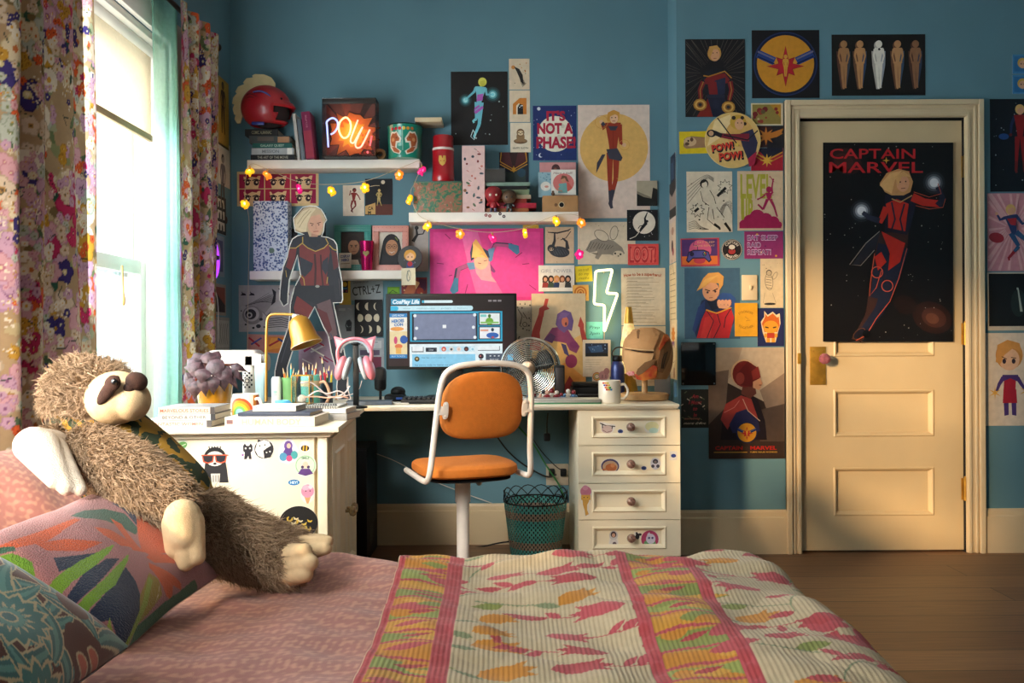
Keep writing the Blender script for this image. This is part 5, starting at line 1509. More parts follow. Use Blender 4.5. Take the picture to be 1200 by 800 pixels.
# computer tower, socket plate, cables under the desk
c1=px(430,525,3.80)
t=thing('computer_tower','black computer tower on the floor beside the cupboard','computer',(c1.x-.1,3.95,0))
b=nb();box2(b,(-.1,-.15,.012),(.1,.13,c1.z),.004);box2(b,(-.1,-.16,.03),(.1,-.15,c1.z-.01),.003);obj('case',b,M_black,t)
b=nb();box2(b,(-.06,-.162,.2),(.06,-.16,.40),.001);obj('front_grille',b,mat('grille_black','#050505',.3),t)
b=nb();box2(b,(.1,-.1,.06),(.1015,.1,.16),.0005);obj('side_vent',b,mat('vent_grey','#2c2620',.6),t)
for sx in(-.08,.08):
    for sy in(-.12,.1):
        b=nb();cyl(b,(sx,sy,0),(sx,sy,.013),.012,12);obj('foot',b,M_black,t)
p,q=px(640,568,BW),px(666,543,BW)
t=thing('wall_socket','cream double wall socket under the desk behind the basket','socket',((p.x+q.x)/2,BW,(p.z+q.z)/2))
b=nb();box(b,(0,-.006,0),(q.x-p.x,.010,q.z-p.z),.002);obj('plate',b,mat('socket_plate','#b9ad98',.5),t)
for s in(-1,1):
    b=nb();box(b,(s*.028,-.022,.012),(.028,.026,.036),.004);obj('plug',b,M_black,t)
def cable(label,pts,r,m,cat='cable',smooth=5):
    P=[Vector(p)for p in pts]
    o=P[0].copy()
    b=nb();tube(b,smooth_path([p-o for p in P],smooth),r,6)
    c=obj('cable',b,m,None,o);return tag(c,label,cat)
M_cb=mat('black_cable','#0d0d0e',.5);M_cg=mat('green_cable','#2e7a3c',.5);M_cw=mat('white_cable','#cfc9c0',.5)
cable('green cable hanging down to the wall socket',[px(608,500,4.05),px(625,520,4.1),px(640,545,4.12),px(655,568,4.12),px(662,585,4.13)],.004,M_cg)
cable('black cable looping from behind the chair to the socket',[px(578,505,4.0),px(595,528,4.05),px(615,545,4.1),px(640,558,4.13),px(652,556,4.14)],.004,M_cb)
cable('thin black cable hanging beside the green one',[px(622,510,4.1),px(634,528,4.12),px(650,545,4.14),px(660,552,4.15)],.0025,M_cb)
cable('black cable with a plug hanging near the drawer unit',[px(642,484,4.0),px(641,495,4.02),px(641,508,4.02)],.003,M_cb)
p=px(641,512,4.02);b=nb();box(b,(0,0,0),(.03,.025,.036),.006);tag(obj('plug',b,M_black,None,p),'loose black plug hanging under the worktop near the drawers','plug')
cable('pale thin cable crossing behind the chair column',[px(440,531,4.12),px(465,541,4.14),px(500,560,4.15),px(545,578,4.15),px(578,590,4.15)],.0022,M_cw)
cable('black cable along the floor by the skirting',[px(530,643,4.12),px(560,641,4.12),px(585,636,4.12),px(600,634,4.12)],.004,M_cb)
# ------------------------------------------------------------------ cloth: dense grids with woven or printed colours
class Cloth:
    """A grid of nu x nv points; u, v in metres. Colours are dyed point by point."""
    def __init__(s,U,V,nu,nv,base,u0=0.0,v0=0.0):
        s.U,s.V,s.nu,s.nv,s.u0,s.v0=U,V,nu,nv,u0,v0
        s.us=u0+np.linspace(0,U,nu);s.vs=v0+np.linspace(0,V,nv)
        s.c=np.empty((nv,nu,3));s.c[:]=lin(base)
    def win(s,x0,y0,x1,y1):
        du,dv=s.U/(s.nu-1),s.V/(s.nv-1)
        i0,i1=max(0,int((x0-s.u0)/du)),min(s.nu,int((x1-s.u0)/du)+2)
        k0,k1=max(0,int((y0-s.v0)/dv)),min(s.nv,int((y1-s.v0)/dv)+2)
        if i1<=i0 or k1<=k0:
            return None
        uu,vv=np.meshgrid(s.us[i0:i1],s.vs[k0:k1])
        return slice(k0,k1),slice(i0,i1),uu,vv
    def ell(s,col,x,y,rx,ry=None,rot=0.0):
        ry=ry or rx;R=max(rx,ry)
        w=s.win(x-R,y-R,x+R,y+R)
        if w is None:return s
        a,b,uu,vv=w
        c,d=math.cos(rot),math.sin(rot)
        p,q=(uu-x)*c+(vv-y)*d,-(uu-x)*d+(vv-y)*c
        m=(p/rx)**2+(q/ry)**2<1
        s.c[a,b][m]=lin(col);return s
    def poly(s,col,pts):
        xs,ys=[p[0]for p in pts],[p[1]for p in pts]
        w=s.win(min(xs),min(ys),max(xs),max(ys))
        if w is None:return s
        a,b,uu,vv=w
        m=np.zeros(uu.shape,bool)
        n=len(pts)
        for i in range(n):
            (x0,y0),(x1,y1)=pts[i],pts[(i+1)%n]
            if y0==y1:continue
            t=(y0>vv)!=(y1>vv)
            m^=t&(uu<(x1-x0)*(vv-y0)/(y1-y0)+x0)
        s.c[a,b][m]=lin(col);return s
    def line(s,col,pts,w):
        ws=w if isinstance(w,(list,tuple))else[w]*len(pts)
        for i in range(len(pts)-1):
            (x0,y0),(x1,y1)=pts[i],pts[i+1]
            d=math.hypot(x1-x0,y1-y0)or 1e-6
            nx,ny=-(y1-y0)/d/2,(x1-x0)/d/2
            s.poly(col,[(x0+nx*ws[i],y0+ny*ws[i]),(x1+nx*ws[i+1],y1+ny*ws[i+1]),(x1-nx*ws[i+1],y1-ny*ws[i+1]),(x0-nx*ws[i],y0-ny*ws[i])])
            s.ell(col,x1,y1,ws[i+1]/2)
        return s
    def leaf(s,col,x,y,L,w,rot,n=8,vein=None):
        c,d=math.cos(rot),math.sin(rot)
        up=[(L*k/n,w*math.sin(math.pi*(k/n)**.8))for k in range(n+1)]
        P=[(x+a*c-e*d,y+a*d+e*c)for a,e in up]+[(x+a*c+e*d,y+a*d-e*c)for a,e in reversed(up)]
        s.poly(col,P)
        if vein:s.line(vein,[(x,y),(x+L*c,y+L*d)],[w*.25,w*.1])
        return s
    def mesh(s,name,fn,m,parent=None,loc=(0,0,0),rot=(0,0,0),thick=0.0):
        uu,vv=np.meshgrid(s.us,s.vs)
        P=fn(uu,vv)
        co=np.stack(P,-1).reshape(-1,3).astype(np.float32)
        n,k=s.nu,s.nv
        i=np.arange(k-1)[:,None]*n+np.arange(n-1)[None,:]
        q=np.stack([i,i+1,i+n+1,i+n],-1).reshape(-1,4).astype(np.int32)
        me=bpy.data.meshes.new(name)
        me.vertices.add(len(co));me.vertices.foreach_set('co',co.ravel())
        me.loops.add(q.size);me.loops.foreach_set('vertex_index',q.ravel())
        me.polygons.add(len(q));me.polygons.foreach_set('loop_start',np.arange(0,q.size,4,dtype=np.int32))
        me.update(calc_edges=True)
        me.polygons.foreach_set('use_smooth',np.ones(len(q),bool))
        at=me.color_attributes.new('ink','FLOAT_COLOR','POINT')
        rgba=np.ones((len(co),4),np.float32);rgba[:,:3]=s.c.reshape(-1,3)
        at.data.foreach_set('color',rgba.ravel())
        me.materials.append(m)
        o=bpy.data.objects.new(name,me)
        finish(o,parent,loc,rot)
        if thick:
            md=o.modifiers.new('thickness','SOLIDIFY');md.thickness=thick;md.offset=-1
        return o

# ---- floral curtains on a rod along the window wall
def curtain_cloth(U,V,seed):
    C=Cloth(U,V,int(U/.0032),int(V/.0042),'#b39a78')
    r=random.Random(seed)
    for _ in range(int(U*V*420)): # leaves and patches of ground colour
        C.leaf(r.choice(['#6d8058','#4e6a4c','#8f9a6e','#a9b394','#7a6a45','#2f5a4a','#c2b48c']),r.uniform(0,U),r.uniform(0,V),r.uniform(.03,.08),r.uniform(.008,.018),r.uniform(0,6.28))
    def flower(x,y,R,col,eye,petals=5,edge=None,eye2=None):
        a0=r.uniform(0,6.28)
        for k in range(petals):
            a=a0+6.283*k/petals
            if edge:C.ell(edge,x+R*.55*math.cos(a),y+R*.55*math.sin(a),R*.56,R*.5,a)
        for k in range(petals):
            a=a0+6.283*k/petals
            C.ell(col,x+R*.52*math.cos(a),y+R*.52*math.sin(a),R*.48,R*.42,a)
        C.ell(eye,x,y,R*.26)
        if eye2:C.ell(eye2,x,y,R*.13)
    fam=[('#d6a7b4','#b9788c',5,'#c08a9c','#e6d2b0'),('#c9a3c0','#8c5a86',5,'#ad86a8','#e2c9a0'),('#d9c8b4','#b08a4a',5,'#b5a58e','#5a4630'),
           ('#dd5f2c','#8a2f1c',5,'#c04a22','#f0c070'),('#3a2f78','#d9cf9a',5,'#2b2460','#f0e8c8'),('#c79a34','#8a6420',6,'#a87c28','#e8cf80'),
           ('#e9e4d6','#d8a63c',12,None,None),('#bf2f62','#5f1a38',5,'#9c244e','#e8b0a0'),('#e0d5b8','#c7753c',5,'#c8b890',None),('#b9c4bc','#7c8a5c',5,'#9aa89c',None)]
    wts=[8,7,7,3.2,3.4,3.2,5,2.2,5,3]
    for big in(1,0):
        for _ in range(int(U*V*(150 if big else 560))):
            f=r.choices(fam,wts)[0]
            R=r.uniform(.024,.044)if big else r.uniform(.008,.018)
            x,y=r.uniform(0,U),r.uniform(0,V)
            n=r.choice((1,1,2,3))if big else r.choice((1,2,3,4))
            for _k in range(n):
                flower(x+r.uniform(-1.6,1.6)*R*(n>1),y+r.uniform(-2,2)*R*(n>1),R*r.uniform(.8,1.1),f[0],f[1],f[2],f[3],f[4])
    for _ in range(int(U*V*120)):
        x,y=r.uniform(0,U),r.uniform(0,V)
        for k in range(r.randint(4,12)):
            C.ell(r.choice(['#efe8d8','#efe8d8','#c8a04a']),x+r.uniform(-.018,.018),y+r.uniform(-.018,.018),.0028)
    C.c=C.c*np.array([.78,.72,.66])
    for _ in range(int(U*V*60)):
        x,y,a=r.uniform(0,U),r.uniform(0,V),r.uniform(0,6.28)
        C.line('#2f3a30',[(x,y),(x+.03*math.cos(a),y+.03*math.sin(a)),(x+.05*math.cos(a+.5),y+.05*math.sin(a+.5))],[.003,.002,.0012])
    return C
def cloth_through(name):
    m=print_mat(name,.85,bump=.25,bscale=900)
    nt=m.node_tree;b=nt.nodes['Principled BSDF'];out=nt.nodes['Material Output']
    tr=nt.nodes.new('ShaderNodeBsdfTranslucent');mx=nt.nodes.new('ShaderNodeMixShader');mx.inputs[0].default_value=.10
    src=b.inputs['Base Color'].links[0].from_socket
    nt.links.new(src,tr.inputs['Color']);nt.links.new(b.outputs[0],mx.inputs[1]);nt.links.new(tr.outputs[0],mx.inputs[2]);nt.links.new(mx.outputs[0],out.inputs['Surface'])
    return m
M_curt=cloth_through('floral_curtain_cloth')
M_sheer=sheer_mat('teal_sheer_cloth','#a9ddd0',0.48)
ROD_Z=2.30
def curtain(name,label,cloth_fn,X,y0,y1,z0,z1,folds,amp,seed,m=None,squeeze=0.0,lean=0.0):
    """A hanging cloth between y0 and y1 in soft folds; wider on top than below when squeezed."""
    U,V=(y1-y0)*1.9,z1-z0
    C=cloth_fn(U,V)
    r=random.Random(seed);ph=[r.uniform(0,6.28)for _ in range(5)]
    def fn(u,v):
        s=u/U;h=v/V # h: 0 at the foot, 1 at the rod
        w=np.sin(2*np.pi*folds*s+ph[0]+.5*np.sin(2*np.pi*s+ph[1]))*amp*(.75+.35*np.sin(5*s+ph[2]))*(1-.25*h)
        w=w+.012*np.sin(2*np.pi*(folds*.5)*s+ph[3]+1.5*h)+np.where(h>.965,0,0)
        ww=(y1-y0);mid=(y0+y1)/2
        y=mid+(s-.5)*ww*(1-squeeze*(1-h))+lean*(1-h)+.006*np.sin(3*h*3+9*s)
        return X+w,y,z0+v
    t=thing(name,label,'curtain',(0,0,0))
    t.location=(X,(y0+y1)/2,z0)
    return t,C.mesh('cloth',lambda u,v:(fn(u,v)[0]-X,fn(u,v)[1]-(y0+y1)/2,v),m or M_curt,t)
t,_=curtain('floral_curtain','wide floral curtain drawn to the near side of the window, above the plush sloth',lambda U,V:curtain_cloth(U,V,3),-1.262,2.11,2.565,.64,ROD_Z+.03,3.5,.034,2,squeeze=-.22)
t,_=curtain('floral_curtain','narrow floral curtain beyond the window, above the purple plant',lambda U,V:curtain_cloth(U,V,8),-1.285,3.30,3.74,.735,ROD_Z+.03,4.0,.026,5,squeeze=.16,lean=.0)
def plain(U,V):return Cloth(U,V,160,40,'#8fd0c4')
t,_=curtain('sheer_curtain','turquoise sheer curtain hanging against the bright window',plain,-1.327,3.13,3.42,.70,ROD_Z+.01,3.0,.014,7,m=M_sheer)
t,_=curtain('sheer_curtain','turquoise sheer strip hanging behind the wide floral curtain',plain,-1.312,2.08,2.21,.66,ROD_Z+.01,3.0,.012,9,m=M_sheer)
t=thing('curtain_rod','dark curtain rod above the window','curtain rod',(-1.30,2.85,ROD_Z))
b=nb();cyl(b,(0,-1.05,0),(0,.92,0),.010,12);obj('rod',b,mat('bronze_rod','#2b211b',.4,.8),t)
for y in(-1.0,.88):
    b=nb();box2(b,(-.0715,y-.01,-.012),(.012,y+.01,-.010),.001);box2(b,(-.0715,y-.015,-.04),(-.066,y+.015,.03),.001);obj('bracket',b,mat('bronze_rod'),t)
for y in(-1.06,.93):
    b=nb();ball(b,(0,y,0),.02);obj('finial',b,mat('bronze_rod'),t)
p=px(126,318,2.98)
b=nb();cyl(b,(0,0,.02),(.004,0,-.10),.004,8);ball(b,(.004,0,-.10),(.007,.007,.02),8,8);tag(obj('blind_pull',b,mat('wood_pull','#b08a4c',.5),None,(-1.36,p.y,p.z)),'wooden blind pull hanging at the curtain edge by the window rail','blind pull')

# ---- bed
BX0,BX1,BY0,BY1,BZ=LW+.03,.600,.45,1.985,.492
bed=thing('bed','bed in pink dappled linen with its long side towards the desk','bed',((BX0+BX1)/2,(BY0+BY1)/2,0))
bw,bh=(BX1-BX0)/2,(BY1-BY0)/2
b=nb();box2(b,(-bw+.02,-bh+.02,.10),(bw-.03,bh-.03,.25),.01);obj('frame',b,mat('bed_wood','#6b4a32',.5),bed)
for sx in(-1,1):
    for sy in(-1,1):
        b=nb();cyl(b,(sx*(bw-.08),sy*(bh-.08),0),(sx*(bw-.08),sy*(bh-.08),.101),.025,14);obj('leg',b,mat('bed_wood'),bed)
b=nb();box2(b,(-bw+.03,-bh+.03,.251),(bw-.04,bh-.04,BZ-.03),.05,seg=4);obj('mattress',b,mat('ticking','#d8d0c4',.9),bed)
def drape(x,lo,hi,r,drop):
    """Fold a flat coordinate over two edges: returns the position across and how far it has fallen."""
    a=np.clip(x,lo+r,hi-r)
    over=np.where(x>hi-r,x-(hi-r),np.where(x<lo+r,(lo+r)-x,0))
    sg=np.where(x>hi-r,1.0,-1.0)
    q=np.minimum(over/r,np.pi/2)
    pos=a+sg*r*np.sin(q)
    fall=r*(1-np.cos(q))+np.maximum(0,over-r*np.pi/2)
    return pos,fall
def ripples(x,y,seed,terms):
    r=np.random.RandomState(seed);z=0
    for amp,wl in terms:
        for _ in range(3):
            a=r.uniform(0,2*np.pi);z=z+amp/1.7*np.sin(2*np.pi*(x*np.cos(a)+y*np.sin(a))/wl+r.uniform(0,6.28)+1.2*np.sin(3.1*x+2.3*y+r.uniform(0,6)))
    return z
def linen():
    C=Cloth(1.32,1.9,480,690,'#c08a80',BX0-.0,BY0-.0)
    r=np.random.RandomState(5)
    uu,vv=np.meshgrid(C.us,C.vs)
    n=0
    for wl in(.034,.021,.013):
        for _ in range(5):
            a=r.uniform(0,2*np.pi);n=n+np.sin(2*np.pi*(uu*np.cos(a)+vv*np.sin(a))/wl+r.uniform(0,6.28)+1.5*np.sin(vv*31+r.uniform(0,6))+1.2*np.sin(uu*37))
    k=.7*np.clip((n+.2)/3.2,0,1)[...,None]
    C.c=np.array(lin('#aa6f64'))*(1-k)+np.array(lin('#d09a7e'))*k
    return C
M_linen=print_mat('dappled_linen',.8,bump=.25,bscale=700,sheen=.2)
def bed_top(x,y):
    return ripples(x,y,3,[(.010,.62),(.006,.26),(.0022,.11)])+.030*np.exp(-((x+.62)/.26)**2-((y-1.30)/.34)**2)+.014*np.exp(-((x+.42)/.10)**2-((y-1.93)/.12)**2)
def linen_shape(u,v):
    y,fy=drape(v,BY0,BY1,.07,1)
    z=BZ-fy+bed_top(u,y)*np.clip(1-fy*12,0,1)
    y=y+np.where(fy>.07,.012*np.sin(u*22)*np.clip(fy*4-.2,0,1),0)
    return u-(BX0+BX1)/2,y-(BY0+BY1)/2,z
linen().mesh('linen_cover',linen_shape,M_linen,bed)['label']='dusty pink dappled linen cover'

# quilt across the foot of the bed
QX0,QX1=-.251,.98
QY0,QY1=.52,2.30
def quilt():
    C=Cloth(QX1-QX0,QY1-QY0,560,640,'#c0a984',QX0,QY0)
    r=random.Random(12)
    RED,PINK,YEL,OLI,SAG='#b03a3c','#b8484c','#c67f18','#858a3a','#80865e'
    def stem(x,y,a,L):
        P=[(x+L*k/6*math.cos(a+.12*k),y+L*k/6*math.sin(a+.12*k))for k in range(7)]
        C.line(SAG,P,[.005,.005,.005,.004,.004,.003,.003]);return P[-1]
    def tulip(x,y,s,a,col):
        c,d=math.cos(a),math.sin(a)
        pts=[(-.5,-.35),(-.9,0),(-.6,.45),(.0,.5),(.5,.38),(1.1,.55),(.8,.2),(1.3,0),(.8,-.2),(1.1,-.5),(.4,-.42),(0,-.55)]
        C.poly(col,[(x+s*(p*c-q*d),y+s*(p*d+q*c))for p,q in pts])
    def spray(x,y,a,n):
        for k in range(n):
            t=a+r.uniform(-.5,.5);q=.03+.025*k
            C.leaf(r.choice([RED,PINK]),x+q*math.cos(a),y+q*math.sin(a),r.uniform(.036,.06),r.uniform(.008,.013),t+r.choice((-.5,.5)))
        C.line(PINK,[(x,y),(x+.03*n*math.cos(a),y+.03*n*math.sin(a))],.003)
    def motifs(x0,x1,step,sd):
        rr=random.Random(sd);y=QY0
        while y<QY1:
            for x in(x0+(x1-x0)*rr.uniform(.1,.3),x0+(x1-x0)*rr.uniform(.55,.9)):
                k=rr.choice('rryysls');a=rr.choice((0,math.pi))+rr.uniform(-.35,.35);yy=y+rr.uniform(-.03,.03)
                if k=='r':tulip(x,yy,rr.uniform(.036,.052),a,rr.choice([RED,PINK]));spray(x+.05*math.cos(a),yy,a,4)
                elif k=='y':tulip(x,yy,rr.uniform(.036,.052),a+.4,YEL);C.leaf(SAG,x-.03,yy-.03,.06,.009,rr.uniform(2.6,3.6))
                elif k=='s':e=stem(x,yy,a,.14);C.leaf(RED,e[0],e[1],.055,.012,a);spray(x,yy+.02,a+.3,3)
                else:C.leaf(OLI,x,yy,.07,.014,a+.4);C.line(SAG,[(x-.06,yy+.01),(x,yy),(x+.07,yy-.02)],.004)
            y+=step
    motifs(-.10,.20,.085,4);motifs(.42,.64,.085,7);motifs(.66,.97,.1,9)
    def band(x0,x1,lw,rw):
        C.poly('#c28c30',[(x0,QY0),(x1,QY0),(x1,QY1),(x0,QY1)])
        y=QY0;k=0
        while y<QY1:
            h=r.uniform(.05,.075)
            c=[YEL,OLI,'#cc8e24','#949a48'][k%4]
            C.poly(c,[(x0,y),(x1-.01,y+.012),(x1,y+h),(x0+.01,y+h*.95)])
            for _ in range(3):
                C.leaf(r.choice([YEL,OLI,'#cf9630',PINK]),r.uniform(x0,x1-.04),y+h*r.uniform(.1,.9),r.uniform(.05,.1),r.uniform(.010,.02),r.uniform(-.3,.5))
            C.line(PINK,[(x0,y),(x0+(x1-x0)*.4,y+.012),(x1,y+.004)],[.007,.010,.006])
            if k%2:C.leaf(RED,x0+(x1-x0)*.35,y+h*.6,.06,.008,.3)
            y+=h;k+=1
        for(a,w)in((x0,lw),(x1,rw)):
            C.poly(PINK,[(a-w/2,QY0),(a+w/2,QY0),(a+w/2,QY1),(a-w/2,QY1)])
            y=QY0
            while y<QY1:
                C.ell(RED,a+r.uniform(-.2,.2)*w,y,w*.4,.02);y+=.045
    band(-.243,-.128,.014,.032);band(.238,.385,.026,.026);band(.645,.70,.02,.03)
    # woven ribs along the length
    rib=(.95+.05*(np.sin(2*np.pi*C.us/.0085)>-.2))[None,:,None]
    C.c=np.clip(C.c*rib,0,1)
    return C
def quilt_shape(u,v):
    k=.055-.125*np.clip((u+.25)/.65,0,1)
    uu=u+(2.0-np.clip(v,0,2.0))*k*.72
    x,fx=drape(uu,-9,BX1+.018,.10,1)
    y,fy=drape(v,-9,BY1+.012,.075,1)
    flat=np.clip(1-(fx+fy)*12,0,1)
    z=BZ+.012-np.maximum(fx,fy)-.25*np.minimum(fx,fy)
    z=z+(bed_top(x,y)+.002+np.abs(ripples(uu,v,21,[(.004,.42),(.003,.17)])))*flat+.010*np.exp(-((v-1.86-.03*np.sin(uu*9))/.035)**2)*flat
    x=x+np.clip(fx*3,0,1)*.018*np.sin(v*13+1)
    y=y+np.clip(fy*3,0,1)*.010*np.sin(uu*17)
    z=z+.0005*np.sin(2*np.pi*u/.0085)
    return x-.2,y-1.4,z-BZ
q=thing('quilt','cream quilt printed with red tulips and yellow and pink bands across the bed','quilt',(.2,1.4,BZ))
quilt().mesh('printed_cloth',quilt_shape,print_mat('quilt_cotton',.85,bump=.2,bscale=800,sheen=.15),q,thick=.006)

# ---- cushions
def cushion(name,label,W,H,T,paint,M4,m,n=260,piping=None,back='#c9a88c'):
    """A stuffed square: printed face and plain back; M4 places it (face towards local -y)."""
    t=thing(name,label,'cushion');t.matrix_world=M4
    C=Cloth(W,H,n,int(n*H/W),back,-W/2,-H/2)
    Mi=M4.inverted();ea=Mi@EYE
    def uv(x,y):
        d=Mi.to_3x3()@(px(x,y,1.0)-EYE);tt=(-T*.40-ea.y)/d.y;p_=ea+d*tt
        return p_.x,p_.z
    C.uv=uv;paint(C)
    def shape(sign):
        def fn(u,v):
            a,c=2*u/W,2*v/H
            bulge=np.clip((1-np.abs(a)**2.6)*(1-np.abs(c)**2.6),0,1)**.55
            pin=1-.055*(1-np.abs(a))*np.abs(c)**2
            pin2=1-.055*(1-np.abs(c))*np.abs(a)**2
            wr=ripples(u,v,6,[(.004,.16)])*bulge
            return u*pin2*1.0,sign*(bulge*T/2+.002)+wr*sign*-1,v*pin
        return fn
    C.mesh('cover',shape(-1),m,t)
    B=Cloth(W,H,60,60,back,-W/2,-H/2);B.mesh('back_cover',shape(1),m,t)
    return t
def frame_mat(c,right,up):
    """A placing matrix: local x along RIGHT, local z near UP, local -y is the face."""
    r_=Vector(right).normalized();u_=Vector(up);u_=(u_-r_*u_.dot(r_)).normalized();y_=u_.cross(r_).normalized()
    return Matrix(((r_.x,y_.x,u_.x,c[0]),(r_.y,y_.y,u_.y,c[1]),(r_.z,y_.z,u_.z,c[2]),(0,0,0,1)))
def corners(TL,TR,BL):
    return(TL+TR)/2+(BL-TL)/2,TR-TL,TL-BL
M_tuft=print_mat('tufted_wool',.95,bump=1.0,bscale=420,sheen=.3)
M_velvet=print_mat('printed_velvet',.7,bump=.15,bscale=600,sheen=.5)
def tropic(C):
    Z=lambda pts:[C.uv(x/3.477,570+y/3.477)for x,y in pts]
    C.c[:]=lin('#a87274')
    for col,pts in(
        ('#2a5a48',[(275,130),(340,95),(420,90),(500,120),(560,185),(545,205),(470,165),(420,152),(330,152)]),
        ('#22344f',[(450,70),(520,90),(560,170),(545,165),(500,110)]),
        ('#c9552a',[(-60,200),(60,185),(180,165),(290,145),(310,155),(200,210),(120,215)]),('#c9552a',[(150,210),(260,215),(400,255),(330,270),(200,245)]),
        ('#cf5a2c',[(360,195),(430,205),(500,240),(525,275),(470,270),(400,230)]),('#cf5a2c',[(445,135),(490,160),(545,260),(575,290),(520,285),(480,205)]),
        ('#cf5a2c',[(545,135),(600,130),(660,190),(690,250),(670,280),(600,300),(560,280),(555,200)]),('#cf5a2c',[(600,290),(720,285),(710,320),(620,330),(580,310)]),('#cf5a2c',[(590,330),(640,345),(760,385),(770,400),(720,400),(740,440),(700,430),(640,380),(600,350)]),
        ('#5f8f22',[(-160,190),(0,205),(80,225),(150,270),(185,330),(175,380),(90,340),(-100,330)]),('#2a5a48',[(-100,180),(20,190),(80,205),(90,222),(0,205),(-100,200)]),
        ('#22304a',[(225,275),(380,285),(300,320),(250,325)]),('#22304a',[(300,400),(340,350),(420,310),(470,315),(440,350),(390,400),(320,440)]),('#22304a',[(500,345),(550,390),(592,450),(590,520),(555,610),(530,660),(500,700),(520,560),(480,510),(370,490),(430,430)]),
        ('#76a02a',[(200,385),(240,340),(330,300),(445,265),(430,290),(380,330),(300,370),(235,425)]),('#76a02a',[(315,475),(350,430),(420,380),(505,300),(505,325),(470,400),(400,450),(345,500)]),
        ('#56728c',[(370,495),(470,520),(478,640),(420,620)]),('#98aa44',[(470,500),(510,560),(527,610),(500,680),(475,620)]),
        ('#9a8230',[(600,365),(645,385),(680,430),(640,480),(600,520),(580,440)]),('#2a6040',[(590,530),(680,460),(760,410),(820,350),(900,380),(830,450),(700,520),(640,560),(580,600)]),
        ('#8f9e3c',[(600,375),(622,390),(622,460),(590,540),(560,620),(530,690),(520,680),(570,550),(596,460)]),('#d2c6aa',[(650,395),(662,420),(655,460),(664,430)]),('#d2c6aa',[(770,470),(840,385),(900,420),(800,500)])):
        C.poly(col,Z(pts))
def lying(A,C,L):
    """A cushion lying against others: lower far corner A, upper far corner C, L long towards the viewer."""
    A,C=Vector(A),Vector(C)
    return(A+C)/2-Vector((0,L/2,0)),Vector((.012,L,.01)),C-A
c_,rt_,up_=lying((-.605,1.655,.535),(-.80,1.725,.685),.40)
cushion('tropical_cushion','square tufted cushion of orange, green and navy leaves beside the plush sloth',.40,.285,.10,tropic,frame_mat(c_,rt_,up_),M_tuft)
def teal(C):
    W,H=C.U,C.V;r=random.Random(31)
    C.c[:]=lin('#54200f')
    CR,TL_,T2='#c3b48e','#3d7a78','#5f9690'
    def swirl(x,y,a,L,w,bend):
        """A curling leaf: cream edge, teal body, pale vein."""
        for col,k in((CR,1.0),(r.choice([TL_,'#356e70']),.76),(T2,.30)):
            pts,ws=[],[]
            px_,py_=x,y
            for i in range(13):
                t=i/12;pts.append((px_,py_));ws.append(max(.0015,w*k*math.sin(math.pi*min(1,t*.9+.08))**.8))
                q=a+bend*t;px_+=L/12*math.cos(q);py_+=L/12*math.sin(q)
            C.line(col,pts,ws)
    for _ in range(64):
        swirl(r.uniform(-W/2,W/2),r.uniform(-H/2,H/2),r.uniform(0,6.28),r.uniform(.10,.17),r.uniform(.022,.034),r.choice((-1,1))*r.uniform(.8,2.0))
    def bloom(p,R,n=15):
        x,y=p
        for q,col in((1.0,CR),(.88,TL_)):
            for k in range(n):
                a=6.283*k/n;C.leaf(col,x+R*.45*math.cos(a),y+R*.45*math.sin(a),R*q-R*.45,R*.17*q,a)
            C.ell(col,x,y,R*.70*q)
        for k in range(n):
            a=6.283*k/n;C.leaf(CR,x+R*.22*math.cos(a),y+R*.22*math.sin(a),R*.36,R*.05,a);C.leaf(T2,x+R*.12*math.cos(a),y+R*.12*math.sin(a),R*.30,R*.07,a)
        C.ell(CR,x,y,R*.2);C.ell('#356e70',x,y,R*.15)
    Z=lambda x,y:C.uv(x/3.477,570+y/3.477)
    bloom(Z(265,830),.062);bloom(Z(20,560),.060);bloom(Z(-150,850),.06)
    for(x,y)in((395,650),(440,620),(480,715),(440,765),(350,600),(500,800),(300,480)):
        u,v=Z(x,y)
        C.ell('#54200f',u,v,.022,.028)
    for(x,y)in((395,650),(440,622),(480,715),(440,765),(500,800)):
        u,v=Z(x,y);C.ell(CR,u,v,.0095,.016,.5);C.ell('#c0644e',u,v,.0072,.0125,.5)
c_,rt_,up_=lying((-.60,1.225,.555),(-.80,1.285,.680),.42)
cushion('floral_cushion','teal and rust floral cushion in front, nearest the viewer',.42,.30,.13,teal,frame_mat(c_,rt_,up_),M_velvet,back='#5a2a1c')
def pinkp(C):
    uu,vv=np.meshgrid(C.us,C.vs);r=np.random.RandomState(2);n=0
    for wl in(.034,.021,.014):
        for _ in range(4):
            a=r.uniform(0,6.28);n=n+np.sin(2*np.pi*(uu*np.cos(a)+vv*np.sin(a))/wl+r.uniform(0,6.28)+1.4*np.sin(vv*29))
    k=.7*np.clip((n+.2)/3.2,0,1)[...,None]
    C.c=np.array(lin('#aa6f64'))*(1-k)+np.array(lin('#d09a7e'))*k
c_,rt_,up_=Vector((-1.10,1.70,.60)),Vector((.42,.90,.0)),Vector((-.75,.10,.60))
cushion('pillow','pink dappled pillow propped against the window wall behind the plush sloth',.66,.44,.17,pinkp,frame_mat(c_,rt_,up_),M_linen,back='#b97a72')
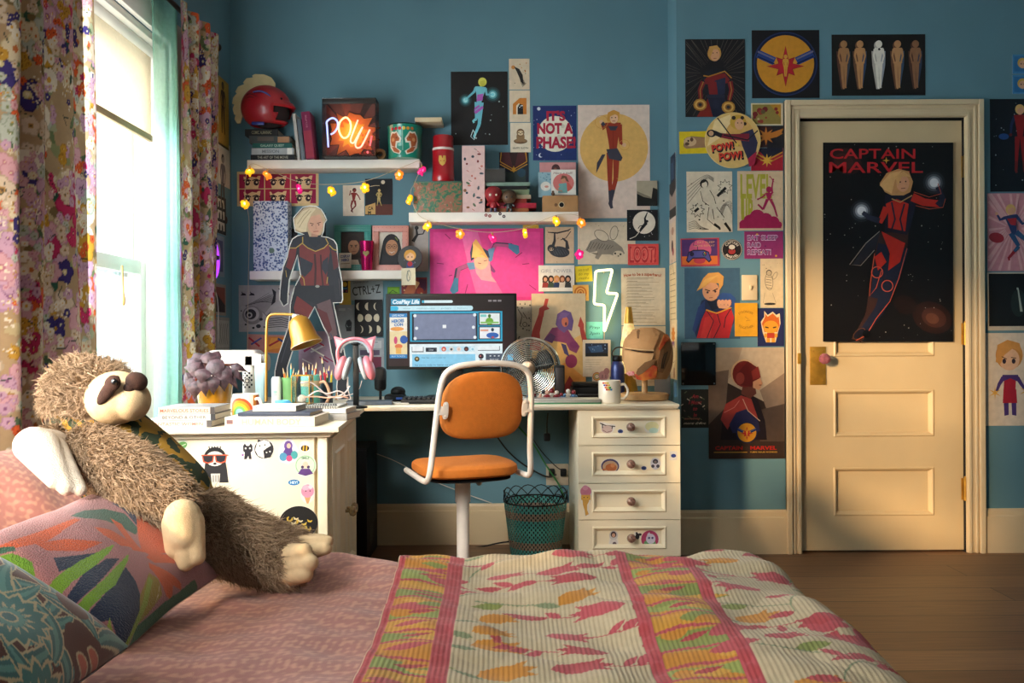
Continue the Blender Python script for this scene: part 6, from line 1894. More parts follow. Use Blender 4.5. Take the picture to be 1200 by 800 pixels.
# ------------------------------------------------------------------ the plush sloth leaning on the cushions
sl0=Vector((-.62,1.74,BZ))
sloth=thing('plush_sloth','big shaggy plush sloth in a striped mustard top, leaning back on the bed','plush toy',sl0)
L3=lambda x,y,D:px(x,y,D)-sl0
def caps(specs):
    return[(L3(*a),L3(*c),r0,r1)for a,c,r0,r1 in specs]
BODY=caps([((100,464,1.77),(112,462,1.745),.080,.072), # head
    ((104,490,1.775),(122,525,1.77),.066,.088), # neck
    ((122,530,1.775),(182,580,1.775),.094,.092), # chest, belly
    ((182,580,1.775),(236,622,1.77),.092,.080),
    ((238,618,1.75),(296,646,1.735),.078,.056),((296,646,1.735),(338,663,1.73),.056,.040), # near leg
    ((238,610,1.86),(300,632,1.86),.060,.046),((300,632,1.86),(345,641,1.86),.046,.034), # far leg
    ((110,532,1.69),(158,560,1.635),.058,.060),((158,560,1.635),(206,590,1.61),.060,.044), # near arm
    ((96,524,1.76),(58,522,1.68),.046,.036)]) # far arm
def tcap(b,p0,p1,r0,r1,n=14):
    d=p1-p0;L=d.length;t=d.normalized()
    Q=t.to_track_quat('Z','Y').to_matrix()
    prof=[]
    for k in range(6):a=-math.pi/2+k*math.pi/10;prof.append((r0*math.cos(a),r0*math.sin(a)))
    for k in range(6):a=k*math.pi/10;prof.append((r1*math.cos(a),L+r1*math.sin(a)))
    lathe(b,prof,p0,n,M=Q)
def fused(name,parts,m,parent,voxel=.006,extra=None,smooth=6):
    b=nb()
    for q in parts:tcap(b,*q)
    if extra:extra(b)
    o=obj(name,b,m,parent)
    md=o.modifiers.new('fuse','REMESH');md.mode='VOXEL';md.voxel_size=voxel;md.use_smooth_shade=True
    ms=o.modifiers.new('soften','SMOOTH');ms.factor=.5;ms.iterations=smooth
    return o
M_skin=mat('sloth_backing','#86705a',.95,var=.15,scale=60,bump=.4,bscale=300)
fused('body',BODY,M_skin,sloth,.009)
M_cream_pl=mat('cream_plush','#d9bd94',.92,var=.07,scale=60,bump=.35,bscale=600)
M_sunlit_pl=mat('sunlit_plush','#cdc3b4',.95,var=.08,scale=60,bump=.6,bscale=380)  # far hand's sunlit brightness put into a whiter colour
M_brown_pl=mat('brown_plush','#3d241b',.9,var=.2,scale=80,bump=.4,bscale=500)
# face
FC=L3(136,466,1.705)
b=nb();ball(b,FC,(.060,.056,.054),28,18,rotm('Y',-12));ball(b,FC+Vector((.036,-.008,-.006)),(.034,.044,.040),24,16)
face=obj('face',b,M_cream_pl,sloth)
md=face.modifiers.new('fuse','REMESH');md.mode='VOXEL';md.voxel_size=.004;md.use_smooth_shade=True
md=face.modifiers.new('soften','SMOOTH');md.iterations=8
b=nb();ball(b,L3(160,447,1.682),(.021,.022,.019),20,14,rotm('Y',30));ball(b,L3(152,455,1.674),(.015,.014,.012),16,12,rotm('Y',-40));obj('nose',b,M_brown_pl,face)
b=nb();ball(b,L3(127,457,1.650),(.0125,.009,.034),20,14,rotm('Y',36));ball(b,L3(132,449,1.649),(.015,.009,.017),16,12,rotm('Y',36));obj('eye_patch',b,M_brown_pl,face)
b=nb();ball(b,L3(134,447,1.641),(.006,.005,.0065),14,10);obj('eye',b,mat('black_bead','#0a0808',.08,coat=1.0),face)
# striped top
def stripes_mat():
    m=bpy.data.materials.new('tiger_stripe_jersey');m.use_nodes=True
    nt=m.node_tree;b=nt.nodes['Principled BSDF'];b.inputs['Roughness'].default_value=.9
    tc=nt.nodes.new('ShaderNodeTexCoord');mp=nt.nodes.new('ShaderNodeMapping');mp.inputs['Rotation'].default_value=(0,.9,0)
    w=nt.nodes.new('ShaderNodeTexWave');w.inputs['Scale'].default_value=15;w.inputs['Distortion'].default_value=7;w.inputs['Detail'].default_value=2;w.inputs['Detail Scale'].default_value=1.6
    rp=nt.nodes.new('ShaderNodeValToRGB');rp.color_ramp.interpolation='CONSTANT'
    rp.color_ramp.elements[0].color=(*lin('#26331f'),1);rp.color_ramp.elements[1].color=(*lin('#96701f'),1);rp.color_ramp.elements[1].position=.52
    nt.links.new(tc.outputs['Object'],mp.inputs['Vector']);nt.links.new(mp.outputs[0],w.inputs['Vector']);nt.links.new(w.outputs['Fac'],rp.inputs['Fac']);nt.links.new(rp.outputs['Color'],b.inputs['Base Color'])
    return m
SHIRT=caps([((106,500,1.765),(124,526,1.765),.078,.100),((124,526,1.765),(168,562,1.765),.103,.102),((168,562,1.765),(194,583,1.765),.102,.096)])
fused('striped_top',SHIRT,stripes_mat(),sloth,.008)
# hands and feet: three fused fingers each
def paw(name,parts,m):return fused(name,[(L3(*a),L3(*c),r0,r1)for a,c,r0,r1 in parts],m,sloth,.0038,smooth=3)
paw('hand',[((206,614,1.565),(204,645,1.55),.026,.0165),((214,612,1.562),(217.5,659,1.545),.027,.0165),((223,612,1.565),(231,652,1.55),.026,.016),((214,606,1.565),(216,628,1.556),.034,.031)],M_cream_pl)['label']='cream plush hand with three fingers'
paw('hand',[((62,524,1.66),(40,520,1.60),.034,.033),((38,522,1.60),(64,564,1.54),.034,.0145),((50,524,1.60),(78,572,1.54),.032,.0145),((62,528,1.62),(94,574,1.55),.028,.0125),((36,514,1.60),(24,526,1.57),.022,.012)],M_sunlit_pl)['label']='pale plush hand with three fingers, whitened as if sunlit'
paw('foot',[((338,653,1.715),(357,646,1.68),.029,.0165),((340,663,1.71),(364,659,1.67),.030,.0165),((338,671,1.71),(358,673,1.67),.027,.016)],M_cream_pl)
paw('foot',[((345,640,1.85),(384,634,1.82),.026,.013),((346,648,1.84),(382,643,1.80),.024,.013),((345,636,1.86),(378,631,1.86),.022,.011)],M_cream_pl)
# shaggy fur as tapering strands
def cap_sdf(p,q):
    p0,p1,r0,r1=q
    d=p1-p0;t=max(0.0,min(1.0,(p-p0).dot(d)/d.length_squared))
    return(p-(p0+d*t)).length-(r0+(r1-r0)*t)
def fur(count,seed):
    r=random.Random(seed)
    wts=[((q[1]-q[0]).length+(q[2]+q[3]))*(q[2]+q[3])for q in BODY]
    V,Fs,Cc=[],[],[]
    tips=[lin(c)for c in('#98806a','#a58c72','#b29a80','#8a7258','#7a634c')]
    view=EYE-sl0
    n=0
    while n<count:
        i=r.choices(range(len(BODY)),wts)[0]
        p0,p1,r0,r1=BODY[i]
        d=p1-p0;L=d.length;u=d.normalized()
        s=r.uniform(-(r0/(L+r0+r1)),1+r1/(L+r0+r1))
        a=r.uniform(0,6.2832);o1=u.orthogonal().normalized();o2=u.cross(o1)
        rad=o1*math.cos(a)+o2*math.sin(a)
        if s<0 or s>1:
            h=r.random();w=math.sqrt(max(0,1-h*h));nrm=(rad*w+u*(h if s>1 else-h)).normalized();base=(p1+nrm*r1)if s>1 else(p0+nrm*r0)
        else:
            nrm=rad;base=p0+d*s+nrm*(r0+(r1-r0)*s)
        if nrm.dot(view-base)<-.12:continue
        if any(cap_sdf(base,q)<-.006 for k,q in enumerate(BODY)if k!=i):continue
        arm=i in(8,9,10)
        if not arm and any(cap_sdf(base,q)<.006 for q in SHIRT):continue
        e=base-FC
        if i==0 and(e.x/.060)**2+(e.y/.058)**2+(e.z/.052)**2<1:continue
        if i==0 and e.x>-.012 and e.y<.0:continue
        if(base.z+sl0.z)<BZ+.012:continue
        flow=(u*(1 if i else-.6)+Vector((.1,0,-.35))+Vector((r.gauss(0,.85),r.gauss(0,.85),r.gauss(0,.85))))
        flow=flow-nrm*flow.dot(nrm)
        ln=r.uniform(.013,.026)*(.75 if arm else 1)
        q1=base+(nrm*.55+flow*.35)*ln*.55
        q2=q1+(nrm*.28+flow*.75+Vector((r.gauss(0,.5),r.gauss(0,.5),r.gauss(0,.5))))*ln*.55
        side=(q2-base).cross(view-base).normalized()*r.uniform(.0008,.0014)
        k=len(V)
        V+=[base-nrm*.004-side,base-nrm*.004+side,q1+side*.85,q1-side*.85,q2]
        Fs+=[(k,k+1,k+2,k+3),(k+3,k+2,k+4)]
        t=r.choice(tips);g=r.uniform(.8,1.1)
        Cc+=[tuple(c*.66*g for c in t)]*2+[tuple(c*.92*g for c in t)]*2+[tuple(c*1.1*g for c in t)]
        n+=1
    me=bpy.data.meshes.new('fur');me.from_pydata([tuple(v)for v in V],[],Fs)
    at=me.color_attributes.new('ink','FLOAT_COLOR','POINT');at.data.foreach_set('color',[x for c in Cc for x in(*c,1.0)])
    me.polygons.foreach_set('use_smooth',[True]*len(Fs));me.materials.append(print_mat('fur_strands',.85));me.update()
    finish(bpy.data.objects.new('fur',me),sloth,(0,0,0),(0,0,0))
fur(30000,4)
# ------------------------------------------------------------------ things on the shelves
SD=BW-.066 # depth at which shelf things stand
def on(z,x,D=SD):
    """World point at height z under pixel column x at depth D."""
    return Vector((px(x,400,D).x,D,z+.0006))
def width(x0,x1,D=SD):return(x1-x0)*D/F
def hgt(y,D=SD,x=600):return px(x,y,D).z
def book(label,c,L,T,W_,col,rot=(0,0,0),spine=None,group=None,pages='#d9cdb8',cat='book',cover2=None):
    """A book lying flat: spine (length L) towards the viewer, thickness T, W_ deep; c is the middle of its underside."""
    t=thing('book',label,cat,c,rot,group)
    m=mat('book_cover_'+col.lstrip('#'),col,.5,var=.12,scale=30)
    b=nb();box2(b,(-L/2,-W_/2,0),(L/2,W_/2,T*.09),.0006);box2(b,(-L/2,-W_/2,T*.91),(L/2,W_/2,T),.0006);box2(b,(-L/2,-W_/2,T*.05),(L/2,-W_/2+.002,T*.95),.0006);obj('cover',b,m,t)
    b=nb();box2(b,(-L/2+.003,-W_/2+.002,T*.09),(L/2-.003,W_/2-.004,T*.91));obj('pages',b,mat('book_pages_'+pages.lstrip('#'),pages,.9,var=.06,scale=10,stretch=(1,1,120)),t)
    if spine:
        a=Art(100,100*T/L);spine(a)
        me=sheet_mesh('spine_print',a,L/100,PAPER,thick=.0002,gap=.0001,back=col)
        o=bpy.data.objects.new('spine_print',me);finish(o,t,(0,-W_/2,T/2),(0,0,0))
    return t
def spine_txt(col,ink,txt,w=60,x=50,bar=None):
    def fn(a):
        a.rect(col,0,0,a.W,a.H)
        if bar:a.rect(bar,84,0,96,a.H)
        if txt:a.text(ink,txt,x,a.H/2,a.H*.48,w=w,bold=.02)
    return fn
def upright(label,x0,x1,y0,zb,D,W_,col,tilt=0,fn=None):
    """A book standing on end, spine to the viewer."""
    w=width(x0,x1,D);h=hgt(y0,D)-zb
    t=book(label,on(zb,(x0+x1)/2,D)+Vector((0,0,h/2)),h,w,W_,col,(0,math.radians(-90),0),fn)
    t.matrix_world=Matrix.Translation(on(zb,(x0+x1)/2,D))@Matrix.Rotation(math.radians(tilt),4,'Y')@Matrix.Translation((w/2,0,h/2+abs(math.sin(math.radians(tilt)))*w*.6))@Matrix.Rotation(math.radians(-90),4,'Y')
    return t
def sloth_free(t):return[k for k in bpy.data.objects if k.parent==t]
# top shelf: lying books, helmet, standing books
z=ZA
for lab,x0,x1,yt,col,fn in(
    ('black book lowest of the stack on the top shelf',299,350,181.5,'#17191c',spine_txt('#17191c','#9a9a8c','THE ART OF THE MOVIE',70)),
    ('silver-grey book second from the bottom of the top shelf stack',300,349,173.8,'#a3a8aa',spine_txt('#a3a8aa','#6d7276','MISSION',40,45,'#e2e0d8')),
    ('green-teal book in the middle of the top shelf stack',301,347,168,'#1f5a54',spine_txt('#1f5a54','#9db8a8','GALAXY QUEST',60)),
    ('dark photo-covered book second from the top of the top shelf stack',297.5,344.5,159.5,'#4a4440',lambda a:(a.rect('#3f4444',0,0,a.W,a.H),a.rect('#a87c5a',70,2,98,a.H-1),a.rect('#5a5048',20,2,60,a.H*.7))),
    ('black book uppermost of the top shelf stack, under the red helmet',292.5,331,151.5,'#1b1a19',spine_txt('#1b1a19','#8d8468','COMIC ALMANAC',60))):
    T=hgt(yt,SD-.05,x0)-z
    book(lab,on(z,(x0+x1)/2),width(x0,x1),T-.0008,.11,col,spine=fn);z+=T
ztop=z
hc=px(312,127,4.075)
t=thing('helmet','red toy helmet with blue flashes and a pale crest on the book stack','helmet',(hc.x,4.075,ztop+.0008))
M_red=mat('red_helmet_plastic','#9c1420',.38,var=.12,scale=10,coat=.2)
R=.100;cz=hc.z-ztop
b=nb()
def helm(th,ph):
    x,y,zz=math.sin(ph)*math.cos(th),math.sin(ph)*math.sin(th),math.cos(ph)
    return Vector((R*1.14*x+(.022 if x>.5 and zz<.1 else 0)*min(1,(x-.5)*3),R*.92*y,R*1.02*zz))
rings=[]
for i in range(15):
    ph=.02+i*(2.45/14)
    ring=[]
    for k in range(36):
        v=helm(2*math.pi*k/36,ph)
        zb_=-cz+.001
        ring.append(b.verts.new((v.x,v.y,max(v.z,zb_))))
    rings.append(ring)
ring_faces(b,rings,True,0,True,False)
# the mouth opening is cut away on the front right
kill=[f for f in b.faces if(lambda c:c.x>R*.62 and-.066<c.z<-.006 and c.y<.06 and c.y>-.085)(f.calc_center_median())]
bmesh.ops.delete(b,geom=kill,context='FACES')
sh=obj('shell',b,M_red,t);md=sh.modifiers.new('thickness','SOLIDIFY');md.thickness=.005;md.offset=-1
b=nb();ball(b,(.012,0,-.02),(R*.98,R*.78,R*.78),20,14);obj('lining',b,mat('helmet_lining','#1d0f10',.9),t)
b=nb() # brow visor jutting forward
V1=[]
for k in range(13):
    a=-1.15+2.3*k/12
    V1.append(((R*1.17*math.cos(a)+.018*math.cos(a),R*.95*math.sin(a))))
A_=[b.verts.new((x*.97,y*.97,.016))for x,y in V1];B_=[b.verts.new((x*1.05,y*1.02,.000))for x,y in V1];C_=[b.verts.new((x*.98,y*.98,-.010))for x,y in V1]
ring_faces(b,[A_,B_,C_],False);obj('visor',b,M_red,t)
b=nb();ball(b,(R*.80,-.052,.028),(.020,.006,.007),14,8,Matrix.Rotation(-.75,3,'Z'));obj('eye_slot',b,mat('slot_black','#0b0708',.9),t)
M_hb=mat('helmet_blue','#1f2a78',.4)
b=nb();tube(b,smooth_path([(-.035,-.089,.052),(-.005,-.090,.056),(.028,-.086,.045),(.05,-.079,.024)],5),[.004]*5*3+[.003],8);obj('blue_flash',b,M_hb,t)
b=nb();box(b,(-.018,-.074,-cz+.010),(.06,.01,.016),.004);obj('blue_flash',b,M_hb,t)
for s in(.030,.048,.064):
    b=nb();tube(b,smooth_path([(-.10+s*.3,-.055,-.03+s),(-.055,-.083,-.012+s*.9),(.0,-.092,-.028+s*.8)],5),.0022,6);obj('groove',b,mat('red_dark_groove','#5c0c14',.5),t)
feather=[(-.004,.098),(-.03,.150),(-.062,.158),(-.078,.150),(-.086,.138),(-.108,.132),(-.118,.112),(-.112,.104),(-.135,.094),(-.148,.066),(-.138,.060),(-.158,.044),(-.160,.016),(-.148,.014),(-.162,-.006),(-.158,-.028),(-.146,-.028),(-.152,-.050),(-.132,-.066),(-.112,-.058),(-.105,-.02),(-.098,.03),(-.07,.075),(-.03,.100),(.03,.112),(.018,.140),(-.012,.156),(-.03,.150),(-.004,.098)]
feather=[(.042,.098),(.044,.118),(.026,.146),(-.008,.160),(-.052,.162),(-.066,.154),(-.060,.146),(-.092,.142),(-.108,.122),(-.102,.114),(-.132,.102),(-.146,.078),(-.138,.070),(-.156,.050),(-.160,.022),(-.150,.020),(-.158,-.004),(-.152,-.030),(-.144,-.030),(-.150,-.052),(-.138,-.072),(-.124,-.070),(-.112,-.036),(-.112,.02),(-.092,.062),(-.056,.092),(-.01,.104)]
b=nb();prism(b,feather,-.006,.006);obj('crest',b,mat('cream_foam_crest','#c4b184',.85,var=.06,scale=30),t)

for c_ in sloth_free(t):c_.location.z+=cz
upright('white book leaning at the end of the lying stack',352.6,356.2,135,ZA,SD,.10,'#b9b2ac',-6)
upright('grey-blue book leaning beside the white one',357.2,361.8,141,ZA,SD,.10,'#5d656e',-6)
upright('magenta book with pale lettering beside the neon box',363.2,373.0,133.5,ZA,SD-.005,.11,'#7a1c44',-6,lambda a:(a.rect('#7d1d48',0,0,a.W,a.H),a.rect('#9c3044',3,1,60,a.H-1),a.text('#c98a9a','ECLIPSE',80,a.H/2,3.2,w=26)))
# neon box
D=4.045
x0,x1,zb,zt_=px(380,186,D).x,px(442.5,186,D).x,ZA,hgt(118,D,410)
w,h=x1-x0,zt_-zb
t=thing('neon_box','clear acrylic box with a glowing neon POW! sign before a comic burst','neon sign',((x0+x1)/2,D,zb+.0008))
b=nb();e_=.004
for lo,hi in(((-w/2,-.045,0),(w/2,-.041,h)),((-w/2,-.041,0),(-w/2+e_,.05,h)),((w/2-e_,-.041,0),(w/2,.05,h)),((-w/2,-.041,h-e_),(w/2,.05,h))):
    box2(b,lo,hi)
obj('case',b,M_clear,t)
b=nb();box2(b,(-w/2+.001,.046,0),(w/2-.001,.052,h));box2(b,(-w/2,-.04,0),(w/2,.046,.006));obj('back_panel',b,M_black,t)
b=nb();box2(b,(-w/2+.002,-.044,h-.026),(w/2-.002,-.040,h-.004),.001);obj('top_band',b,mat('band_grey','#2c2725',.4),t)
def burst(a):
    a.rect('#6d3a34',0,0,a.W,a.H)
    for k in range(14):
        an=2*math.pi*k/14;q=an+.18
        a.poly('#2a1418' if k%2 else '#8a4438',[(31,36),(min(62,max(0,31+60*math.cos(an))),min(67,max(0,36+60*math.sin(an)))),(min(62,max(0,31+60*math.cos(q))),min(67,max(0,36+60*math.sin(q))))])
    pts=[]
    for k in range(26):
        an=2*math.pi*k/26;r_=(27 if k%2 else 21)*(1+.12*math.sin(k*2.3));pts.append((31+r_*math.cos(an)*1.1,36+r_*math.sin(an)))
    a.poly('#201012',[(31+(x-31)*1.06,36+(y-36)*1.06)for x,y in pts]);a.poly('#c96a2e',pts)
    a.poly('#d99a2e',[(31+(x-31)*.62,36+(y-36)*.62)for x,y in pts]);a.dots('#b5402c',30,5,1.1,(38,30,58,62))
a=Art(62,67);burst(a)
me=sheet_mesh('burst_print',a,w/62.5,PAPER,gap=0.0005);finish(bpy.data.objects.new('burst_print',me),t,(0,.046,h/2),(0,0,0))
def neon_mat(name,c,e):return mat(name,c,.3,emit=e,ecol=c,var=0)
def npt(x,y,yl=.0):
    p=px(x,y,D+yl);return Vector((p.x-(x0+x1)/2,yl,p.z-zb))
def neon(parent,name,pts,r,m,smooth=6,closed=False):
    b=nb();tube(b,smooth_path(pts,smooth,closed)if smooth else pts,r,8,closed);return obj(name,b,m,parent)
N=lambda pts:[npt(340+x/8,110+y/8,-.01)for x,y in pts]
neon(t,'letter_p',N([(358,500),(352,400),(345,300),(342,270),(360,245),(400,228),(440,255),(445,310),(415,360),(380,382)]),.0042,neon_mat('neon_blue','#a9b8ff',1.7))
neon(t,'letter_o',N([(520,222),(470,260),(455,320),(470,380),(505,415),(545,395),(568,330),(562,260)]),.0042,neon_mat('neon_amber','#ffe29a',1.9),6,True)
neon(t,'letter_w',N([(636,245),(600,340),(570,420),(570,455),(595,460),(620,420),(680,310),(640,400),(612,470),(625,505),(660,500),(690,455),(748,335)]),.0042,neon_mat('neon_salmon','#ffb7a0',1.7))
neon(t,'exclamation_mark',N([(765,395),(748,488)]),.0042,neon_mat('neon_red','#ff6a70',1.4),0)
b=nb();ball(b,npt(340+727/8,110+548/8,-.01),.0055,10,8);obj('exclamation_dot',b,neon_mat('neon_red','#ff6a70',1.4),t)
L=lamp('neon_pow_glow','POINT',t.location+Vector((0,-.012,h*.5)),(0,1,0),.8,(1,.5,.28),shadow_soft_size=.05)
# tape roll, bin, flask, boxes
c=on(ZA,447,SD-.03)
t=thing('tape_roll','small brown tape roll standing between the neon box and the green bin','tape roll',c)
b=nb();lathe(b,[(.009,-.012),(.0265,-.012),(.0265,.012),(.009,.012),(.009,-.012)],(0,0,.0268),24,M=rotm('X',80),cap0=False,cap1=False);obj('tape',b,mat('brown_tape','#8c6a40',.5),t)
b=nb();lathe(b,[(.0088,-.012),(.013,-.0125),(.013,.0125),(.0088,.012)],(0,0,.0268),20,M=rotm('X',80),cap0=False,cap1=False);obj('core',b,mat('tape_core','#3c2c1c',.8),t)
c=on(ZA,476,4.09);r_=width(455.5,496.5,4.03)/2;hb=hgt(143,4.0)-ZA
t=thing('bin','green tin bin printed with two brown bears at the shelf end','bin',c)
b=nb();lathe(b,[(r_*.94,0),(r_*.95,.006),(r_*1.0,hb-.004),(r_*1.02,hb),(r_*.98,hb),(r_*.96,.01)],n=40,cap1=False);obj('body',b,mat('green_tin','#14806a',.3,var=.05,coat=.3),t)
b=nb();tube(b,[(r_*1.01*math.cos(2*math.pi*k/40),r_*1.01*math.sin(2*math.pi*k/40),hb)for k in range(40)],.003,6,True);obj('rim',b,mat('tin_rim','#12302c',.35,.5),t)
def wrap_mesh(name,art,k,R_,z0,m,parent,a0=0.0,R1=None,H_=None):
    """Ink wrapped round a cylinder: x runs along the girth, centred facing -y; long patches are cut so that they follow the curve."""
    fb=bmesh.new();lay=fb.verts.layers.float_color.new('ink')
    vs=[]
    for(x,y,l),c in zip(art.v,art.c):
        v=fb.verts.new((x,y,l));v[lay]=(*c,1);vs.append(v)
    for f in art.f:
        try:fb.faces.new([vs[i]for i in f])
        except ValueError:pass
    st=.16*R_/k;x=st
    while x<art.W:
        bmesh.ops.bisect_plane(fb,geom=fb.verts[:]+fb.edges[:]+fb.faces[:],plane_co=(x,0,0),plane_no=(1,0,0));x+=st
    for v in fb.verts:
        x,y,l=v.co
        zz=z0-y*k
        rr=R_ if R1 is None else R_+(R1-R_)*zz/H_
        an=a0-math.pi/2+(x-art.W/2)*k/rr
        q=rr+.0006+l*.00025
        v.co=(q*math.cos(an),q*math.sin(an),zz)
    me=bpy.data.meshes.new(name);fb.to_mesh(me);fb.free();me.materials.append(m)
    o=bpy.data.objects.new(name,me);finish(o,parent,(0,0,0),(0,0,0));return o
def bears(a):
    for s,cx in((1,12),(-1,34)):
        P=lambda pts,s=s,cx=cx:[(cx+s*(x-9),y)for x,y in pts]
        a.poly('#d9d0c0',P([(2,14),(5,9),(9,10),(12,9),(14,12),(18,18),(17,23),(13,23),(12,29),(18,33),(16,37),(8,34),(2,28),(1,20)]))
        a.poly('#a4552c',P([(3,15),(6,11),(9,12),(12,11),(13,14),(16,18),(15,21),(11,21),(10,28),(5,26),(2.6,20)]));a.poly('#a4552c',P([(5,27),(10,28),(16,33),(15,35.5),(8,33)]));a.circ('#7c3a1c',P([(12,17)])[0][0],17,1.2);a.circ('#c98a5a',P([(7,19)])[0][0],19,2.2)
    for k in range(6):a.circ(['#b3202c','#b3202c','#c9302c','#d6b23a','#c98a2c','#b3602c'][k],9+k*5,6,2,n=10)
    a.line('#bfe0d2',[(22.6,4),(22.6,32)],.5)
def wrap_dense(art,mx):
    """Cut long ink faces so that they follow the curve."""
    return art
a=Art(46,40);bears(a);wrap_mesh('bear_print',a,r_*2.2/46,r_*.95,hb,PAPER,t,R1=r_*1.0,H_=hb)
# floral box and flask
D=SD
x0,x1=px(485,248,D-.05),px(541.5,248,D-.05);w=x1.x-x0.x;zt_=hgt(212,D-.05);h=zt_-ZB
t=thing('floral_box','green and pink floral storage box on the middle shelf, under the red flask','box',((x0.x+x1.x)/2,D,ZB+.0006))
def floral_m():
    m=bpy.data.materials.new('floral_paper');m.use_nodes=True;nt=m.node_tree;b_=nt.nodes['Principled BSDF'];b_.inputs['Roughness'].default_value=.5
    tc=nt.nodes.new('ShaderNodeTexCoord');nz=nt.nodes.new('ShaderNodeTexNoise');nz.inputs['Scale'].default_value=24;nz.inputs['Detail'].default_value=6;nz.inputs['Distortion'].default_value=2.5
    nt.links.new(tc.outputs['Object'],nz.inputs['Vector']);rp=nt.nodes.new('ShaderNodeValToRGB');e=rp.color_ramp.elements
    e[0].position=.30;e[0].color=(*lin('#1f5a48'),1);e[1].position=.75;e[1].color=(*lin('#c09a90'),1)
    for p_,c_ in((.42,'#2f6b50'),(.5,'#6d7450'),(.57,'#a05a4c'),(.64,'#8a6a50')):
        q=e.new(p_);q.color=(*lin(c_),1)
    nt.links.new(nz.outputs['Fac'],rp.inputs['Fac']);nt.links.new(rp.outputs['Color'],b_.inputs['Base Color']);return m
b=nb();box2(b,(-w/2,-.05,0),(w/2,.05,h-.006),.001);obj('body',b,floral_m(),t)
b=nb();box2(b,(-w/2-.001,-.051,h-.006),(w/2+.001,.051,h),.001);obj('lid',b,mat('box_lid','#3f6a5a',.5),t)
c=on(zt_,520.5,D-.005);r_=width(507.5,533.5,D-.03)/2;h=hgt(158.5,D-.03)-zt_
t=thing('flask','red vacuum flask with a white ring and a small gold emblem','flask',c+Vector((0,0,.001)))
b=nb();lathe(b,[(r_*.96,0),(r_,.004),(r_,h*.18),(r_*.97,h*.2),(r_*.97,h*.68)],n=32);obj('body',b,mat('red_enamel','#a3141f',.3,var=.05,coat=.4),t)
b=nb();lathe(b,[(r_*.985,h*.68),(r_*.985,h*.73)],n=32);obj('ring',b,mat('white_band','#d9cdc4',.4),t)
b=nb();lathe(b,[(r_*.93,h*.73),(r_*.93,h*.97),(r_*.88,h),(.001,h)],n=32);obj('cap',b,mat('red_enamel'),t)
a=Art(10,14);a.poly('#c9a04a',[(1,1),(9,1),(9.6,7),(8,11),(5,13.4),(2,11),(.4,7)]);a.poly('#a3141f',[(4,1),(6,1),(5.4,4),(4.6,4)]);a.line('#a3141f',[(2,7),(4,7.4)],.7);a.line('#a3141f',[(6,7.4),(8,7)],.7)
wrap_mesh('emblem',a,.001*4,r_*.97,h*.56,PAPER,t)
# tall confetti box
x0,x1=px(541.5,248,D-.045),px(568,248,D-.045);w=x1.x-x0.x;h=hgt(170.5,D-.045)-ZB
t=thing('gift_box','tall pink box printed with leaves and berries on the middle shelf','box',((x0.x+x1.x)/2+.001,D,ZB+.0006))
b=nb();box2(b,(-w/2,-.045,0),(w/2,.045,h),.001);obj('body',b,mat('pink_card','#d9b5b0',.55,var=.04),t)
a=Art(26,77);r=random.Random(5)
for k in range(26):
    x,y=r.uniform(3,23),4+k*2.8;q=r.choice('dlc')
    if q=='d':a.circ(r.choice(['#7a2f2c','#8a5a3c','#c06a5c','#35404a']),x,y,r.uniform(1,2.4),r.uniform(1,2),10)
    elif q=='l':a.circ(r.choice(['#3f5a58','#4a4f58','#5a6a4c']),x,y,2.6,1.2,10,r.uniform(0,3));a.line('#2c2c30',[(x-2,y),(x+2,y+1)],.3)
    else:a.line(r.choice(['#b04a44','#4a5a44']),[(x-1.5,y-1),(x+1.5,y+1)],.6)
me=sheet_mesh('box_print',a,w/26.2,PAPER,gap=0,thick=.0003,back='#d9b5b0');finish(bpy.data.objects.new('box_print',me),t,(0,-.045,h/2),(0,0,0))
# lying books on the middle shelf with two bobble figures and a banner poster above
z=ZB
for lab,x0,x1,yt,col,W_ in(
    ('rust book lowest of the middle shelf stack',569.5,620,243.5,'#9c5a32',.09),('crimson book second from the bottom of the middle shelf stack',580,629,237.5,'#a82338',.09),
    ('orange-red book with pale letters in the middle shelf stack',572,618,232.5,'#8a2c20',.085),('cream book in the middle shelf stack',577,623,227.8,'#b3a288',.085),
    ('sage book in the middle shelf stack',577,621,221.5,'#7d8a6c',.085),('black book in the middle shelf stack',572,619,217.2,'#1b1b1c',.08),('pale green book topmost of the middle shelf stack',569,622,213,'#7c9484',.085)):
    T=hgt(yt,D-.04)-z
    book(lab,on(z,(x0+x1)/2,D+.012),width(x0,x1,D),T-.0008,W_,col,spine=spine_txt(col,'#c9a85a','NOVELS',40,40)if 'letters' in lab else None);z+=T
zc=z
x0,x1=px(569,213,4.12),px(592,213,4.12)
t=thing('display_case','small black clear-fronted display case on the middle shelf books','case',((x0.x+x1.x)/2,4.125,zc+.0008));w=x1.x-x0.x;h=hgt(197,4.1)-zc
b=nb();box2(b,(-w/2,.0,0),(w/2,.03,h),.001);box2(b,(-w/2,-.03,0),(w/2,.0,.004),.001);obj('back',b,M_black,t)
b=nb();box2(b,(-w/2,-.031,.004),(w/2,-.028,h));obj('front',b,M_clear,t)
def vneck(a):
    a.rect('#1e2430',0,0,a.W,a.H);a.poly('#33403f',[(2,20),(12,24),(31,20),(31,36),(2,36)]);a.circ('#2c4a5a',26,24,5)
    a.poly('#4a1d20',[(1,0),(33,0),(33,12),(17,21),(1,13)]);a.poly('#2c1618',[(12,0),(22,0),(18,18),(16,18)]);a.line('#c08a24',[(2.6,0),(1.2,11),(17,20),(32.4,11),(31,0)],1.1);a.line('#c08a24',[(1,14),(17,22.6),(33,14)],1.1);a.star('#c08a24',17,20,4.4,1.8,6)
sheet('card','dark red and navy card with a gold chevron behind the middle shelf books','print',vneck,585,178.5,619.5,214.5,BW,out=.004)
